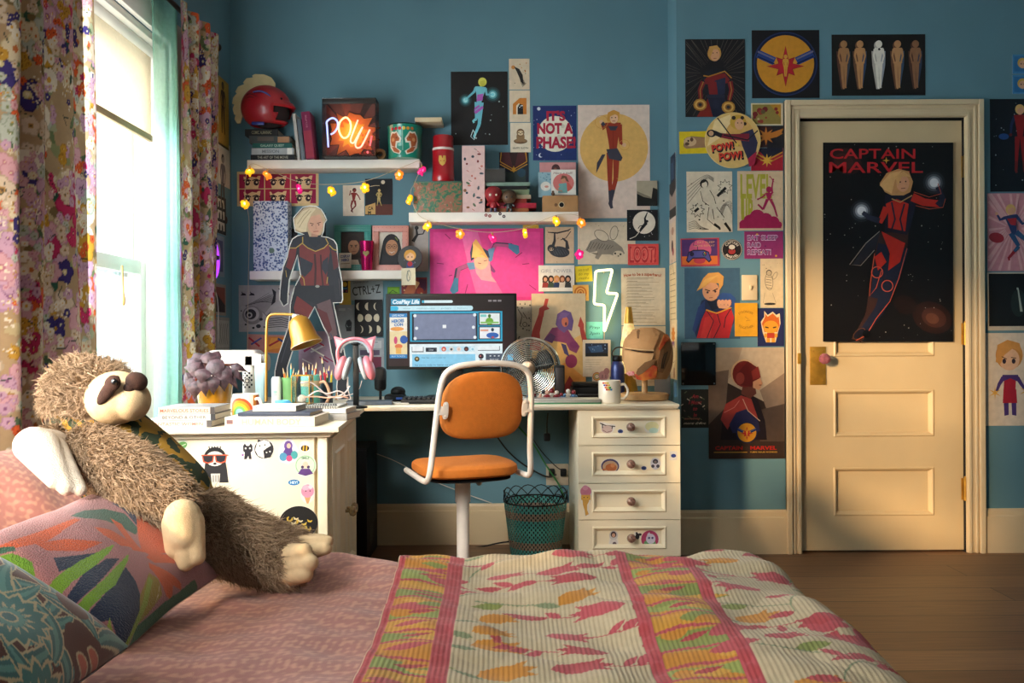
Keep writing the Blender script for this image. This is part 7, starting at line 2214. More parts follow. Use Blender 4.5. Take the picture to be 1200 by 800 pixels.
def bobble(label,x,D,zb,y_top,hair,body,trim_,skin):
    t=thing('bobble_figure',label,'figurine',on(zb,x,D));H_=hgt(y_top,D)-zb
    b=nb();ball(b,(0,0,H_*.68),(H_*.33,H_*.30,H_*.32),18,12);obj('head',b,mat('fig_'+skin.lstrip('#'),skin,.4),t)
    b=nb();ball(b,(0,H_*.05,H_*.74),(H_*.35,H_*.30,H_*.30),18,12);obj('hair',b,mat('fig_'+hair.lstrip('#'),hair,.5,bump=.4,bscale=200),t)
    b=nb();lathe(b,[(H_*.12,H_*.16),(H_*.15,H_*.28),(H_*.10,H_*.42)],n=16);obj('torso',b,mat('fig_'+body.lstrip('#'),body,.4),t)
    for s in(-1,1):
        b=nb();tube(b,[(s*H_*.12,0,H_*.38),(s*H_*.24,-H_*.03,H_*.26)],[H_*.05,H_*.045],8);obj('arm',b,mat('fig_'+body.lstrip('#')),t)
        b=nb();tube(b,[(s*H_*.07,0,H_*.20),(s*H_*.09,0,H_*.02)],[H_*.06,H_*.06],8);box(b,(s*H_*.09,-H_*.02,H_*.025),(H_*.12,H_*.16,H_*.05),.002);obj('leg',b,mat('fig_'+trim_.lstrip('#'),trim_,.4),t)
        b=nb();ball(b,(s*H_*.12,-H_*.285,H_*.64),(H_*.04,H_*.02,H_*.045),10,8);obj('eye',b,mat('fig_eye'+skin.lstrip('#'),'#e8dcc0' if body=='#9c1a24' else '#15100e',.3),t)
    return t
bobble('red and cream bobble-head figurine before the middle shelf books',579,4.065,ZB,219,'#9c1a24','#9c1a24','#3a2a4a','#8f1a22')
bobble('dark brown bobble-head figurine before the middle shelf books',597.5,4.065,ZB,223,'#3a2a1c','#1c1b1a','#1a1918','#5c422e')
# cardboard viewer with cards
x0,x1=px(636,248,D-.04),px(677.5,248,D-.04);w=x1.x-x0.x;h=hgt(229.5,D-.04)-ZB
t=thing('cardboard_camera','brown cardboard box camera with a black lens hole at the shelf end','camera',((x0.x+x1.x)/2,D,ZB+.0006))
M_card=mat('brown_cardboard','#a87c50',.8,var=.1,scale=12,bump=.1,bscale=120)
b=nb();box2(b,(-w/2,-.04,0),(w/2,.04,h),.0015);obj('box',b,M_card,t)
k=on_face(t,658,240,-.04)
b=nb();lathe(b,[(.012,0),(.014,.002),(.0135,.004)],(k[0],-.040,k[1]),24,M=rotm('X',90));obj('lens_ring',b,mat('lens_ring_card','#d8c6a4',.6),t)
b=nb();lathe(b,[(.0112,.0041),(.0112,.0046)],(k[0],-.040,k[1]),24,M=rotm('X',90));obj('lens',b,M_black,t)
k=on_face(t,651.5,240,-.04);b=nb();lathe(b,[(.008,0),(.008,.002)],(k[0],-.04,k[1]),18,M=rotm('X',90));obj('dial',b,mat('dial_brown','#6d4a2c',.6),t)
zc=ZB+h
def card_on_box(label,fn,x0,y0,x1,y1,D,lean):
    c_=px((x0+x1)/2,y1,D);a=Art(x1-x0,y1-y0);fn(a);k=D/F
    me=sheet_mesh('greeting_card',a,k,PAPER,gap=0,thick=.0012);H_=(y1-y0)*k
    o=bpy.data.objects.new('greeting_card',me);finish(o,None,(0,0,0),(0,0,0))
    o.matrix_world=Matrix.Translation((c_.x,D,c_.z))@Matrix.Rotation(math.radians(-lean),4,'X')@Matrix.Translation((0,0,H_/2))
    return tag(o,label,'card')
def c_pink(a):bg(a,'#c98a8a');a.circ('#4a2a2c',19,8,5,6);a.poly('#4a2a2c',[(12,14),(15,8),(23,8),(26,14)]);a.circ('#7a4438',18.5,9,2,2.8)
def c_blue(a):bg(a,'#8fb0bc');a.dots('#5a8496',18,2,.7,(0,0,a.W,12));a.circ('#dcd6cc',8.6,17,6,5.6);a.circ('#c98a7c',9.6,17.4,2.4,1.4)
def c_white(a):
    bg(a,'#ded6cc');a.text('#7a3a34','Have a ball!',14,4,2.6,w=23,shear=.3);a.circ('#c9706c',14.5,16,12.4,11.4);a.poly('#c2574c',[(19,14),(25,22),(20,26),(18,26)]);a.poly('#6f9c9a',[(8,28),(9,17),(18,16),(19,28)]);a.circ('#c08468',14,12,2.6,3.4);a.poly('#6a4a34',[(11,12),(13,7),(18,8),(21,15),(18,14),(16,10)]);a.line('#c08468',[(10,20),(6,24),(13,26)],1.2)
card_on_box('pink card with a dark-haired figure at the back of the cardboard camera',c_pink,632.5,190,675,230,4.155,2)
card_on_box('pale blue dotted card behind the white one on the cardboard camera',c_blue,631,201,650,231,4.135,6)
card_on_box('white card with a pink circle on the cardboard camera',c_white,646,198,675,228.5,4.115,6)
b=nb();ball(b,(0,0,.009),(.009,.008,.009));ball(b,(0,0,.020),(.006,.005,.005));tag(obj('trinket',b,mat('trinket_brown','#5a3c28',.5),None,on(zc,649,4.085)),'tiny brown animal trinket on the cardboard camera','trinket')

# ---- lower shelf: blue patterned box, frames, cup, badge
D=4.09
x0,x1=px(297,317,D),px(337.5,317,D);w=x1.x-x0.x;h=hgt(235.5,D,317)-ZC
t=thing('patterned_box','tall blue and white patterned file box on the lower shelf','box',((x0.x+x1.x)/2,4.125,ZC+.0006))
def blue_m():
    m=bpy.data.materials.new('blue_leaf_paper');m.use_nodes=True;nt=m.node_tree;b_=nt.nodes['Principled BSDF'];b_.inputs['Roughness'].default_value=.55
    tc=nt.nodes.new('ShaderNodeTexCoord');nz=nt.nodes.new('ShaderNodeTexVoronoi');nz.inputs['Scale'].default_value=95;nz.inputs['Randomness'].default_value=1
    n2=nt.nodes.new('ShaderNodeTexNoise');n2.inputs['Scale'].default_value=28;n2.inputs['Distortion'].default_value=1.5
    nt.links.new(tc.outputs['Object'],nz.inputs['Vector']);nt.links.new(tc.outputs['Object'],n2.inputs['Vector'])
    rp=nt.nodes.new('ShaderNodeValToRGB');rp.color_ramp.elements[0].position=.44;rp.color_ramp.elements[0].color=(*lin('#2c4684'),1);rp.color_ramp.elements[1].position=.58;rp.color_ramp.elements[1].color=(*lin('#c6cede'),1)
    mx=nt.nodes.new('ShaderNodeMath');mx.operation='MULTIPLY_ADD';mx.inputs[1].default_value=.55;nt.links.new(nz.outputs['Distance'],mx.inputs[0]);
    m3=nt.nodes.new('ShaderNodeMath');m3.operation='MULTIPLY';m3.inputs[1].default_value=.55;nt.links.new(n2.outputs['Fac'],m3.inputs[0]);nt.links.new(m3.outputs[0],mx.inputs[2])
    nt.links.new(mx.outputs[0],rp.inputs['Fac']);nt.links.new(rp.outputs['Color'],b_.inputs['Base Color']);return m
b=nb();box2(b,(-w/2,-.035,0),(w/2,.04,h),.001);obj('body',b,blue_m(),t)
k=on_face(t,318.5,293.5,-.035);b=nb();lathe(b,[(.012,0),(.013,.002),(.009,.003),(.006,.002)],(k[0],-.035,k[1]),20,M=rotm('X',90));obj('ring_pull',b,mat('ring_pull_green','#4a6a5c',.4),t)
def photo_frame(label,x0,y0,x1,y1,D,fw,m_frame,fn,lean=4,dots=None):
    c_=px((x0+x1)/2,y1,D);W_=(x1-x0)*D/F;H_=(y1-y0)*D/F
    t=thing('picture_frame',label,'picture frame');t.matrix_world=Matrix.Translation((c_.x,D,ZC+.0008))@Matrix.Rotation(math.radians(-lean),4,'X')
    f=fw*D/F
    b=nb()
    box2(b,(-W_/2,-.012,0),(W_/2,.006,f),.002);box2(b,(-W_/2,-.012,H_-f),(W_/2,.006,H_),.002);box2(b,(-W_/2,-.012,f*.98),(-W_/2+f,.006,H_-f*.98),.002);box2(b,(W_/2-f,-.012,f*.98),(W_/2,.006,H_-f*.98),.002)
    fr=obj('frame',b,m_frame,t)
    if dots:
        b=nb();r=random.Random(3)
        nx,nz=dots
        for i in range(nx):
            for k in range(nz):
                x,z_=-W_/2+W_*(i+.5)/nx,H_*(k+.5)/nz
                if abs(x)>W_/2-f or z_<f or z_>H_-f:ball(b,(x,-.012,z_),(.0018,.001,.0018),6,4)
        obj('stud_pattern',b,mat('frame_studs'+label[:4],'#7fb8a8' if 'teal' in label else '#a34a50',.4),t)
    w_,h_=(x1-x0)-2*fw,(y1-y0)-2*fw
    a=Art(w_,h_);fn(a);me=sheet_mesh('photo',a,D/F,PAPER,gap=0,thick=.0008);finish(bpy.data.objects.new('photo',me),t,(0,0,H_/2),(0,0,0))
    b=nb();box2(b,(-W_/2+f*.5,.001,f*.5),(W_/2-f*.5,.006,H_-f*.5));obj('backing',b,M_card,t)
    return t
def man(a):
    bg(a,'#2c221c');a.poly('#3a3230',[(0,a.H),(4,33),(12,30),(22,31),(28,35),(28,a.H)]);a.poly('#c9bcae',[(9,a.H),(11,33),(20,33),(22,a.H)]);a.circ('#231a17',14.5,14,9,9.6);a.circ('#a37354',14.8,18,6.6,8.8);a.poly('#231a17',[(6,16),(8,7),(16,4),(23,9),(23,16),(19,10),(12,10)])
    a.line('#1d1512',[(10.6,15.6),(13.6,16.4)],1);a.line('#1d1512',[(16,16.4),(19,15.6)],1);a.circ('#1d1512',12.4,17.6,.8);a.circ('#1d1512',17.4,17.6,.8);a.line('#7c4a3a',[(12.4,23.4),(17.4,23)],.9);a.line('#80543c',[(15,18),(15.4,21)],.7)
photo_frame('teal studded frame with a portrait of a frowning dark-haired person',391.5,262,435,317,4.135,8,mat('teal_frame','#1f7a74',.4),man,dots=(22,27))
def woman(a):
    bg(a,'#c9c0b4');a.poly('#1c1c20',[(0,a.H),(2,26),(5,10),(12,3),(18,3),(24,9),(27,24),(29,a.H)]);a.circ('#232226',14.5,17,10.6,15);a.circ('#b07c5c',15,18.4,7.2,9.4);a.poly('#26252a',[(4,26),(8,28),(12,31),(20,30),(26,26),(29,a.H),(0,a.H)])
    for x in(11.8,18.4):a.ring('#2a2020',x,17,2.5,.6,14);a.circ('#2a1a16',x,17,.9,n=8)
    a.line('#2a2020',[(14.2,17),(16,17)],.5);a.line('#d9c6b4',[(11.8,23.2),(15,24.6),(18.6,23)],1.2);a.line('#8a5040',[(11.4,22.6),(15,25.6),(19,22.4)],.5);a.line('#6f7a3c',[(19,6),(22,10)],1.2)
photo_frame('pink studded frame with a portrait of a smiling person in a dark headscarf and glasses',436.5,263,479,317,4.135,7.5,mat('pink_frame','#c98a80',.45),woman,dots=(9,11))
c=on(ZC,430.5,4.085);r_=width(422,439.5,4.085)/2;h=hgt(282,4.085)-ZC
t=thing('tumbler','tapered metallic pink tumbler between the two picture frames','cup',c)
b=nb();lathe(b,[(r_*.68,0),(r_*.72,.004),(r_*.98,h-.002),(r_,h),(r_*.94,h),(r_*.66,.006)],n=32);obj('body',b,mat('metallic_magenta','#b81f62',.22,.75,var=.1),t)
a=Art(8,7);a.poly('#8a7a4a',[(4,7),(0,3),(.6,.6),(2.4,.2),(4,1.4),(5.6,.2),(7.4,.6),(8,3)]);wrap_mesh('heart_mark',a,.004,r_*.68,h*.66,PAPER,t,R1=r_,H_=h)
def small_sign(a):bg(a,'#cfc6b6');a.text('#2f3f80','COSPLAY',7.5,4,3,w=12,bold=.04,rot=4);a.text('#2f3f80','HERO',7.5,8.4,3,w=9,bold=.04,rot=4);a.line('#9a8a70',[(2,13),(13,12.4)],.9)
o=card_on_box('small cream card with navy lettering before the teal frame',small_sign,397,296,411.5,314,4.10,6);o.name='small_card';o.location.z=o.location.z
c=on(ZC,485,4.09);R_=width(471,500,4.09)/2
t=thing('round_badge','round black disc with a fair-haired chibi figure standing at the end of the lower shelf','badge',(px(484.5,295,4.085).x-.016,4.085,ZC+R_+.001))
b=nb();lathe(b,[(.001,-.006),(R_*.97,-.006),(R_,0),(R_*.97,.006),(.001,.006)],n=40,M=rotm('X',90));obj('disc',b,mat('black_disc','#121118',.35),t)
def bf(a):
    a.dots('#6a6a80',10,4,.5,(6,6,24,24));a.poly('#2c3a70',[(11,19),(18,19),(19,27),(10,27)]);a.circ('#a32a34',14.5,21.5,3,3);a.circ('#c9903a',14.5,11.5,7,6.6);a.circ('#d9a884',14.5,13,5,4.8);a.poly('#c9903a',[(8,13),(10,6),(18,6),(21,12),(15,8)]);a.circ('#2a2024',12.4,13.4,.8);a.circ('#2a2024',16.8,13.4,.8);a.rect('#2c3a70',11.6,26,13.8,28.6);a.rect('#2c3a70',15.2,26,17.4,28.6)
a=Art(29,29);bf(a)
me=a.mesh('figure_print',PAPER,lambda x,y,l:((x-14.5)*4.085e-3,-.0063-l*.00022,(14.5-y)*4.085e-3));finish(bpy.data.objects.new('figure_print',me),t,(0,0,0),(0,0,0))
sheet('card','small cream card with a grey oval hanging over the lower shelf edge','card',lambda a:(bg(a,'#cfc3aa'),a.circ('#8a8a84',8.4,9,2.6,7,14,.1),a.circ('#cfc3aa',8.8,9,1.4,5,12,.1),a.line('#55564f',[(7,3),(10,14)],.5)),470.5,314,487,334,SH_F-.002,1)

# ---- string of bulbs
bulbs=[(292.8,201,'y'),(287,239,'y'),(313,205,'o'),(350.5,221,'m'),(388.5,224,'y'),(427.7,220,'y'),(468,205,'o'),(494.6,200,'m'),(480,234,'y'),(501,265,'y'),(539,274,'o'),(577,279,'m'),(615,273,'y'),(651.6,259,'y'),(681,261,'o'),(679,298,'m')]
t=thing('fairy_light_string','string of yellow, orange and magenta star bulbs draped under the shelves','string lights',px(490,200,4.04))
DB=4.04
lp=lambda x,y,D=DB:px(x,y,D)-t.location
M_cord=mat('clear_cord','#bfae90',.4)
b=nb()
tube(b,smooth_path([lp(290,410,4.15),lp(291,330,4.15),lp(292,260,4.12),lp(287,231),lp(292,194),lp(313,198),lp(350,213),lp(388,216),lp(428,212),lp(466,198),lp(491,188)],6),.0014,5)
tube(b,smooth_path([lp(491,188),lp(494,194),lp(486,214),lp(481,227),lp(488,248),lp(501,258),lp(539,268),lp(577,272),lp(615,267),lp(652,252),lp(680,254),lp(679,275),lp(679,291)],6),.0014,5)
obj('cord',b,M_cord,t)
BM={'y':mat('bulb_yellow','#e0a818',.25,emit=.75,ecol='#ffb81c',var=0),'o':mat('bulb_orange','#d87820',.25,emit=.75,ecol='#ff8a24',var=0),'m':mat('bulb_magenta','#c01868',.25,emit=.5,ecol='#ff1c80',var=0)}
core=mat('bulb_core','#ffe8a0',.3,emit=2.0,ecol='#ffdf8a',var=0)
for i,(x,y,c)in enumerate(bulbs):
    b=nb();p=lp(x,y);R_=.022
    Mr=(rotm('Z',i*37)@rotm('X',(i*29)%50-25))
    for k in range(5): # five fat petals round a heart
        an=2*math.pi*k/5
        d_=Mr@Vector((math.cos(an)*.012,math.sin(an)*.007-.001,math.sin(an)*.012))
        ball(b,p+d_,(.0115,.0095,.0115),10,8)
    ball(b,p+Vector((0,0,-.016)),(.006,.006,.010),8,6)
    bb=obj('bulb',b,BM[c],t,smooth=False)
    b=nb();ball(b,p+Vector((.002,-.014,.0)),(.006,.004,.008),8,6);obj('glow_core',b,core if c!='m' else mat('bulb_core_pink','#ff9ac8',.3,emit=1.5,ecol='#ff7ab8',var=0),bb)
    b=nb();cyl(b,p+Vector((0,0,.012)),p+Vector((0,0,.026)),.005,10);obj('socket',b,mat('bulb_socket','#b08a4a',.4),bb)
    L=lamp('bulb_light','POINT',t.location+p+Vector((0,-.03,0)),(0,0,-1),.045 if c!='m' else .03,{'y':(1,.72,.25),'o':(1,.5,.16),'m':(1,.12,.4)}[c],shadow_soft_size=.015)
# ---- neon bolt on the wall
t=thing('neon_bolt','white neon lightning bolt on the desk wall','neon sign',px(709,355,BW-.02))
q=lambda x,y,d=BW-.022:px(620+x/5.518,255+y/5.518,d)-t.location
corner=[(430,345),(540,334),(500,488),(574,490),(486,740),(488,565),(420,558)]
pts=[]
for i in range(len(corner)):
    a_,c_,d_=Vector(corner[i-1]),Vector(corner[i]),Vector(corner[(i+1)%len(corner)])
    r1,r2=c_+(a_-c_).normalized()*16,c_+(d_-c_).normalized()*16
    for s in(0,.25,.5,.75,1):
        pts.append((r1*(1-s)**2+c_*2*s*(1-s)+r2*s*s))
b=nb();tube(b,[q(p[0],p[1])for p in pts],.0062,10,True);obj('tube',b,mat('neon_cream','#ffeec0',.3,emit=1.9,ecol='#fff0b4',var=0),t)
b=nb();tube(b,[q(486,740),q(486,800),q(488,900,BW-.01)],.002,6);obj('cord',b,M_cord,t)
for x,y in((484,352),(452,560)):
    b=nb();cyl(b,q(x,y,BW-.001),q(x,y),.006,10);obj('clip',b,M_clear,t)
lamp('bolt_light','AREA',px(708,355,BW-.05),(0,1,0),.28,(1,.72,.30),shape='RECTANGLE',size=.1,size_y=.3)
lamp('bolt_light','AREA',px(708,355,BW-.04),(0,-1,0),.5,(1,.86,.5),shape='RECTANGLE',size=.1,size_y=.3)
# ---- purple neon on the window wall
t=thing('neon_sign','purple neon sign on the window wall beside the curtain','neon sign',(LW,3.62,px(252,300,3.62).z))
def wl(x,y):
    X=LW+.03;d=F*-X/(600-x);p=px(x,y,d);return Vector((X-LW,d-3.62,p.z-t.location.z))
for lab,pts,r_,m in(('tube',[(246,274),(250.5,280),(254,290),(256,302),(255.5,316),(252,325),(246,328)],.0075,neon_mat('neon_purple','#a83cf5',1.6)),('tube',[(246,276),(243,290),(241,305),(242,318),(246,327)],.0075,neon_mat('neon_purple','#a83cf5',1.6)),('tube',[(249,298),(251.5,303),(251,312),(247.5,315)],.006,neon_mat('neon_lilac','#f0dcff',1.8))):
    neon(t,lab,[wl(*p)for p in pts],r_,m)
b=nb();p=wl(253.5,302);box(b,p+Vector((.004,0,0)),(.02,.02,.02),.003);box2(b,(.001,p.y-.004,p.z-.004),(.022,p.y+.004,p.z+.004));obj('clip',b,M_black,t)
b=nb();tube(b,smooth_path([wl(247,328),wl(254,345),wl(256,362),wl(256,380),wl(256,400)],5),.0022,6);obj('cord',b,M_cw,t)
lamp('purple_light','POINT',t.location+Vector((.06,-.03,0)),(0,0,-1),.5,(.55,.1,1),shadow_soft_size=.05)
# ------------------------------------------------------------------ things on the cupboard and the desk
CT=.7251 # top of the cupboard and of the desk
CR=math.radians(4.2)
def top(x,D,z=CT):return Vector((px(x,400,D).x,D,z+.0006))
def txt_spine(col,ink,txt,w,bar):
    def fn(a):
        a.rect(col,0,0,a.W,a.H);a.rect(bar,92,0,100,a.H);a.text(ink,txt,46,a.H/2,a.H*.46,w=w,bold=.01)
    return fn
D=2.76
z=CT
for lab,x0,x1,T,dy,fn in(
    ('white book with red lettering lowest of three in front of the yellow plant pot',172,246,.0205,0,txt_spine('#ddd0c4','#c0604c','FANTASTIC WOMEN',80,'#55504e')),
    ('white book with dark letters in the middle of the three before the plant pot',182.5,249.5,.0195,.006,txt_spine('#d9d2c8','#5a5450','BEYOND & OTHER',76,'#3a3a3c')),
    ('white book with orange lettering on top of the three before the plant pot',183.5,249,.0215,.004,txt_spine('#d6c6b8','#c9664a','MARVELOUS STORIES',86,'#4a4442'))):
    L_=(x1-x0)*2.68e-3
    book(lab,Vector((px((x0+x1)/2,400,2.68).x,D+dy+.01,z+.0005)),L_,T,.17,'#8d8a88',(0,0,CR*.3),fn,pages='#e0d6c6');z+=T+.0006
book('yellow-green book lying beyond the three white books',top(230,2.905),.17,.040,.075,'#8f8a34',(0,0,.05),lambda a:(a.rect('#8f8a34',0,0,a.W,a.H),a.dots('#c9a63c',20,3,2),a.dots('#5f7a34',16,8,2)))
z=CT
b_=book('thick pale book lettered HUMAN BODY under the navy notebook',top(326.5,2.79)-Vector((0,.0,0)),.285,.030,.2,'#d9cabc',(0,0,-.02),lambda a:(a.rect('#d8c8ba',0,0,a.W,a.H),a.rect('#7a5a5a',2,3,9,a.H-3),a.text('#c9a690','HUMAN BODY',52,a.H/2,a.H*.6,w=66,bold=.02)),pages='#d8ccba')
z+=.0312
book('navy notebook lying on the HUMAN BODY book',Vector((px(322,400,2.72).x,2.80,z)),.232,.011,.17,'#343c4c',(0,0,-.03));z+=.0118
book('slim white booklet on the navy notebook',Vector((px(320,400,2.75).x,2.83,z)),.142,.017,.12,'#dad2c8',(0,0,-.05),lambda a:(a.rect('#ddd5ca',0,0,a.W,a.H),a.text('#55504c','LOVE',60,a.H/2,3.2,w=12),a.poly('#a83a3a',[(8,3),(10,2),(10,6)])))
zz=CT
for lab,x,D_,L_,T,W_,rot,col in(('grey sketchbook under the spiral pad at the cupboard’s edge',380,2.985,.215,.022,.145,-.16,'#8b8781'),('white pad under the spiral pad at the cupboard’s edge',373,2.98,.235,.016,.145,-.08,'#d3cec4')):
    book(lab,top(x,D_,zz),L_,T,W_,col,(0,0,rot),pages='#ddd6c8');zz+=T+.0012
sp=thing('spiral_pad','spiral-bound drawing pad topmost of the stack at the cupboard edge','notebook',top(358,2.985,zz),(0,0,-.03))
b=nb();box2(b,(-.13,-.07,0),(.13,.075,.006),.001);obj('pages',b,mat('pad_paper','#dcd6ca',.8),sp)
b=nb();box2(b,(-.131,-.072,.0062),(.131,.076,.0075),.0005);obj('cover',b,mat('pad_cover','#b8b6b0',.6),sp)
b=nb()
for k in range(30):
    x=-.123+.246*k/29
    tube(b,[(x,-.072+.009*math.cos(t),.005+.009*math.sin(t))for t in[2*math.pi*i/10 for i in range(10)]],.0013,5,True)
obj('wire_spiral',b,mat('dark_wire','#4a443e',.4,.7),sp)
zpad=zz+.0085
# rainbow mug
def mug(label,c,R_,h,m,handle_dir=0.0,art=None,k=1,a0=0.0,mh=None,hr=None):
    t=thing('mug',label,'mug',c)
    b=nb();lathe(b,[(R_*.92,0),(R_*.98,.004),(R_,.012),(R_,h-.002),(R_*.97,h),(R_*.93,h-.002),(R_*.92,.008),(.001,.006)],n=36,cap1=False);obj('body',b,m,t)
    hr=hr or h*.30
    pts=[(R_*.96,0,h*.80),(R_+hr*.55,0,h*.82),(R_+hr,0,h*.62),(R_+hr*.98,0,h*.42),(R_+hr*.5,0,h*.22),(R_*.97,0,h*.20)]
    b=nb();tube(b,[Matrix.Rotation(handle_dir,3,'Z')@p for p in smooth_path(pts,5)],.0055,10);obj('handle',b,mh or m,t)
    if art:wrap_mesh('print',art,k,R_,h*.97,GLOSSY,t,a0)
    return t
M_cup=mat('white_ceramic','#e4d9c6',.25,var=.03,coat=.4)
a=Art(44,26)
for i,c in enumerate(('#d8502c','#d98a2c','#d8b42e','#6fae5a','#8fc4c4')):
    n0=15-i*2.6;a.poly(c,[(16+n0*math.cos(math.pi*q/14),20-n0*1.15*math.sin(math.pi*q/14))for q in range(15)]+[(16-n0,25.8),(16+n0,25.8)])
a.circ('#d9e0d0',16,22,2.0,3,10)
for k,c in enumerate(('#d98a3a','#c9502c','#b8322c')):a.rect(c,31+k*4.2,.5,35.2+k*4.2,25.8)
mug('white mug printed with a rainbow beside the plant pot',top(287.5,2.93),.0435,.090,M_cup,-.45,a,.0031,.25)
# plant
c=top(251,3.0)
t=thing('potted_plant','purple-leaved plant in a mustard pot at the window corner','plant',c)
b=nb();lathe(b,[(.046,0),(.048,.004),(.064,.125),(.066,.130),(.060,.130),(.056,.112),(.001,.110)],n=36,cap1=False);obj('pot',b,mat('mustard_glaze','#a06c14',.2,var=.08,coat=.5),t)
M_leaf=mat('purple_leaf','#4a3037',.55,var=.25,scale=55,bump=.6,bscale=70,color2='#26151c')
b=nb();lathe(b,[(.055,0),(.03,.004),(.001,.005)],(0,0,.109),16);obj('soil',b,mat('soil','#1f1510',.95),t)
r=random.Random(6)
b=nb();bl=nb()
def leaf3(bm,base,direction,L,W_,fold):
    d=Vector(direction).normalized();s=d.cross(Vector((0,0,1)));s=s.normalized()if s.length>.05 else Vector((1,0,0));u=s.cross(d)
    P=[]
    for i in range(9):
        t_=i/8;w=W_*(math.sin(math.pi*min(1,t_**.62))**.75)if 0<t_<1 else 0.0005
        q=base+d*L*t_-u*0+Vector((0,0,-1))*(L*.42*t_*t_)
        P.append([bm.verts.new(q+s*w*e+u*(fold*abs(e)*w+.0015*math.sin(i*2.4)*abs(e)))for e in(-1,-.5,0,.5,1)])
    ring_faces(bm,P,False)
def broad_leaf(base,axis,out,L,W_):
    """A veined heart-shaped leaf hanging from BASE along AXIS, its face towards OUT."""
    d=Vector(axis).normalized();n_=Vector(out);n_=(n_-d*n_.dot(d)).normalized();s=d.cross(n_)
    bm=nb();P=[]
    for i in range(10):
        t_=i/9;w=W_*(max(0,math.sin(math.pi*t_**.66))**1.15)*1.12 if 0<t_<1 else .0006
        q=Vector(base)+d*L*t_+n_*(.014*math.sin(math.pi*t_)-.020*t_*t_)
        P.append([bm.verts.new(q+s*w*e-n_*(abs(e)*w*.30)+n_*.002*math.sin(i*2.6)*abs(e))for e in(-1,-.55,0,.55,1)])
    ring_faces(bm,P,False)
    return obj('leaf',bm,M_leaf,t)
def leaf_at(x0,y0,x1,y1,D0,D1,W_,tip=(0,0)):
    """A leaf from its stalk end to its tip, both seen in the picture at those depths."""
    p0,p1=px(x0,y0,D0)-t.location,px(x1,y1,D1)-t.location
    broad_leaf(p0,p1-p0,Vector((.15+tip[0],-1,.45+tip[1])),(p1-p0).length,W_)
    tube(bl,[(0,0,.108),(p0*.5+Vector((0,0,.075))),p0],.0017,5)
for q in((240,436,216,428,2.94,2.92,.026),(246,422,262,442,2.94,2.91,.030),(230,446,227,466,2.92,2.90,.024),(239,440,240,463,2.92,2.90,.022),(250,440,249,462,2.92,2.91,.021),(256,430,272,448,2.94,2.92,.026),
          (268,432,286,446,2.97,2.96,.013),(266,438,279,455,2.95,2.94,.013),(270,428,290,434,2.98,2.98,.012),(236,428,226,410,2.99,3.02,.024),(244,426,243,408,2.98,3.02,.024),(226,440,212,448,2.97,2.97,.020),(250,424,256,408,3.0,3.03,.020),(234,432,218,418,2.97,2.98,.024),(228,444,216,460,2.96,2.96,.020),(262,438,262,458,2.94,2.93,.019),(240,432,234,448,2.915,2.89,.026)):
    leaf_at(*q)
lf=nb();leaf3(lf,Vector((.03,0,.17)),(.8,-.2,.6),.085,.022,.4);obj('leaf',lf,mat('crimson_leaf','#7a1a2c',.45,var=.2),t)
obj('stem',bl,mat('purple_stem','#6a3a3c',.6),t)
# sewing machine
SMD=3.33
c=top(282,SMD)
t=thing('sewing_machine','white sewing machine behind the plant against the corner','sewing machine',c)
M_sm=mat('white_machine','#b6afac',.3,var=.03,coat=.3)
hs=hgt(410,SMD,280)-CT
b=nb();box2(b,(-.115,-.07,0),(.085,.07,.055),.01);obj('base',b,M_sm,t)
b=nb();box2(b,(.02,-.055,.05),(.085,.055,hs-.01),.014,seg=3);obj('column',b,M_sm,t)
b=nb();box2(b,(-.115,-.055,hs-.085),(.078,.055,hs),.018,seg=3);box2(b,(-.115,-.05,hs-.13),(-.06,.05,hs-.06),.010);obj('arm',b,M_sm,t)
b=nb();cyl(b,(.085,0,hs-.05),(.108,0,hs-.05),.032,24);obj('hand_wheel',b,mat('machine_grey','#9a9692',.4),t)
b=nb();cyl(b,(-.088,0,hs-.13),(-.088,0,.062),.0018,6);box2(b,(-.10,-.012,.056),(-.076,.012,.062));obj('needle_foot',b,M_steel,t)
b=nb();box2(b,(.028,-.058,.07),(.075,-.0545,.12),.001);obj('panel',b,mat('machine_panel','#2a2c2e',.4),t)
k=on_face(t,303,421,-.056);a=Art(8,12);[a.line('#b06a78',[(1+i*1.6,1),(2+i*1.4,10)],.7)for i in range(4)]
me=sheet_mesh('decal',a,.0033,PAPER,gap=0,thick=.0003,back='#d8d2cc');finish(bpy.data.objects.new('decal',me),t,(k[0]-.004,-.0555,k[1]),(0,0,0))
# patterned tin, clear tube, white can
c=top(291.5,3.1);t=thing('storage_tin','white tin with a black geometric label before the sewing machine','tin',c)
r_=.0215;h=hgt(426.5,3.1)-CT
b=nb();lathe(b,[(r_,0),(r_,h*.9),(r_*.9,h*.92),(r_*.9,h)],n=28);obj('body',b,mat('tin_white','#d6d0c6',.35),t)
a=Art(20,30)
for i in range(5):
    for k in range(7):
        if(i+k)%2:a.rect('#232528',1+i*3.7,1+k*4,4.2+i*3.7,4.4+k*4)
a.circ('#d6d0c6',10,16,5.4);a.ring('#232528',10,16,3.4,1.6)
wrap_mesh('label',a,.0021,r_,h*.88,PAPER,t)
c=top(304.5,3.06);t=thing('tube','squeezable pale turquoise tube standing on its cap by the tin','tube',c);h=hgt(424,3.06)-CT
b=nb();P=[]
for i in range(8):
    s=i/7;P.append([b.verts.new(((.014+.006*s)*math.cos(q),(.014*(1-s)+.001)*math.sin(q),.022+(h-.022)*s))for q in[2*math.pi*k/20 for k in range(20)]])
ring_faces(b,P,True,0,True,True);obj('body',b,mat('tube_turquoise','#a9c8ce',.3,alpha=.85),t)
b=nb();cyl(b,(0,0,0),(0,0,.022),.0145,18);obj('cap',b,M_white,t)
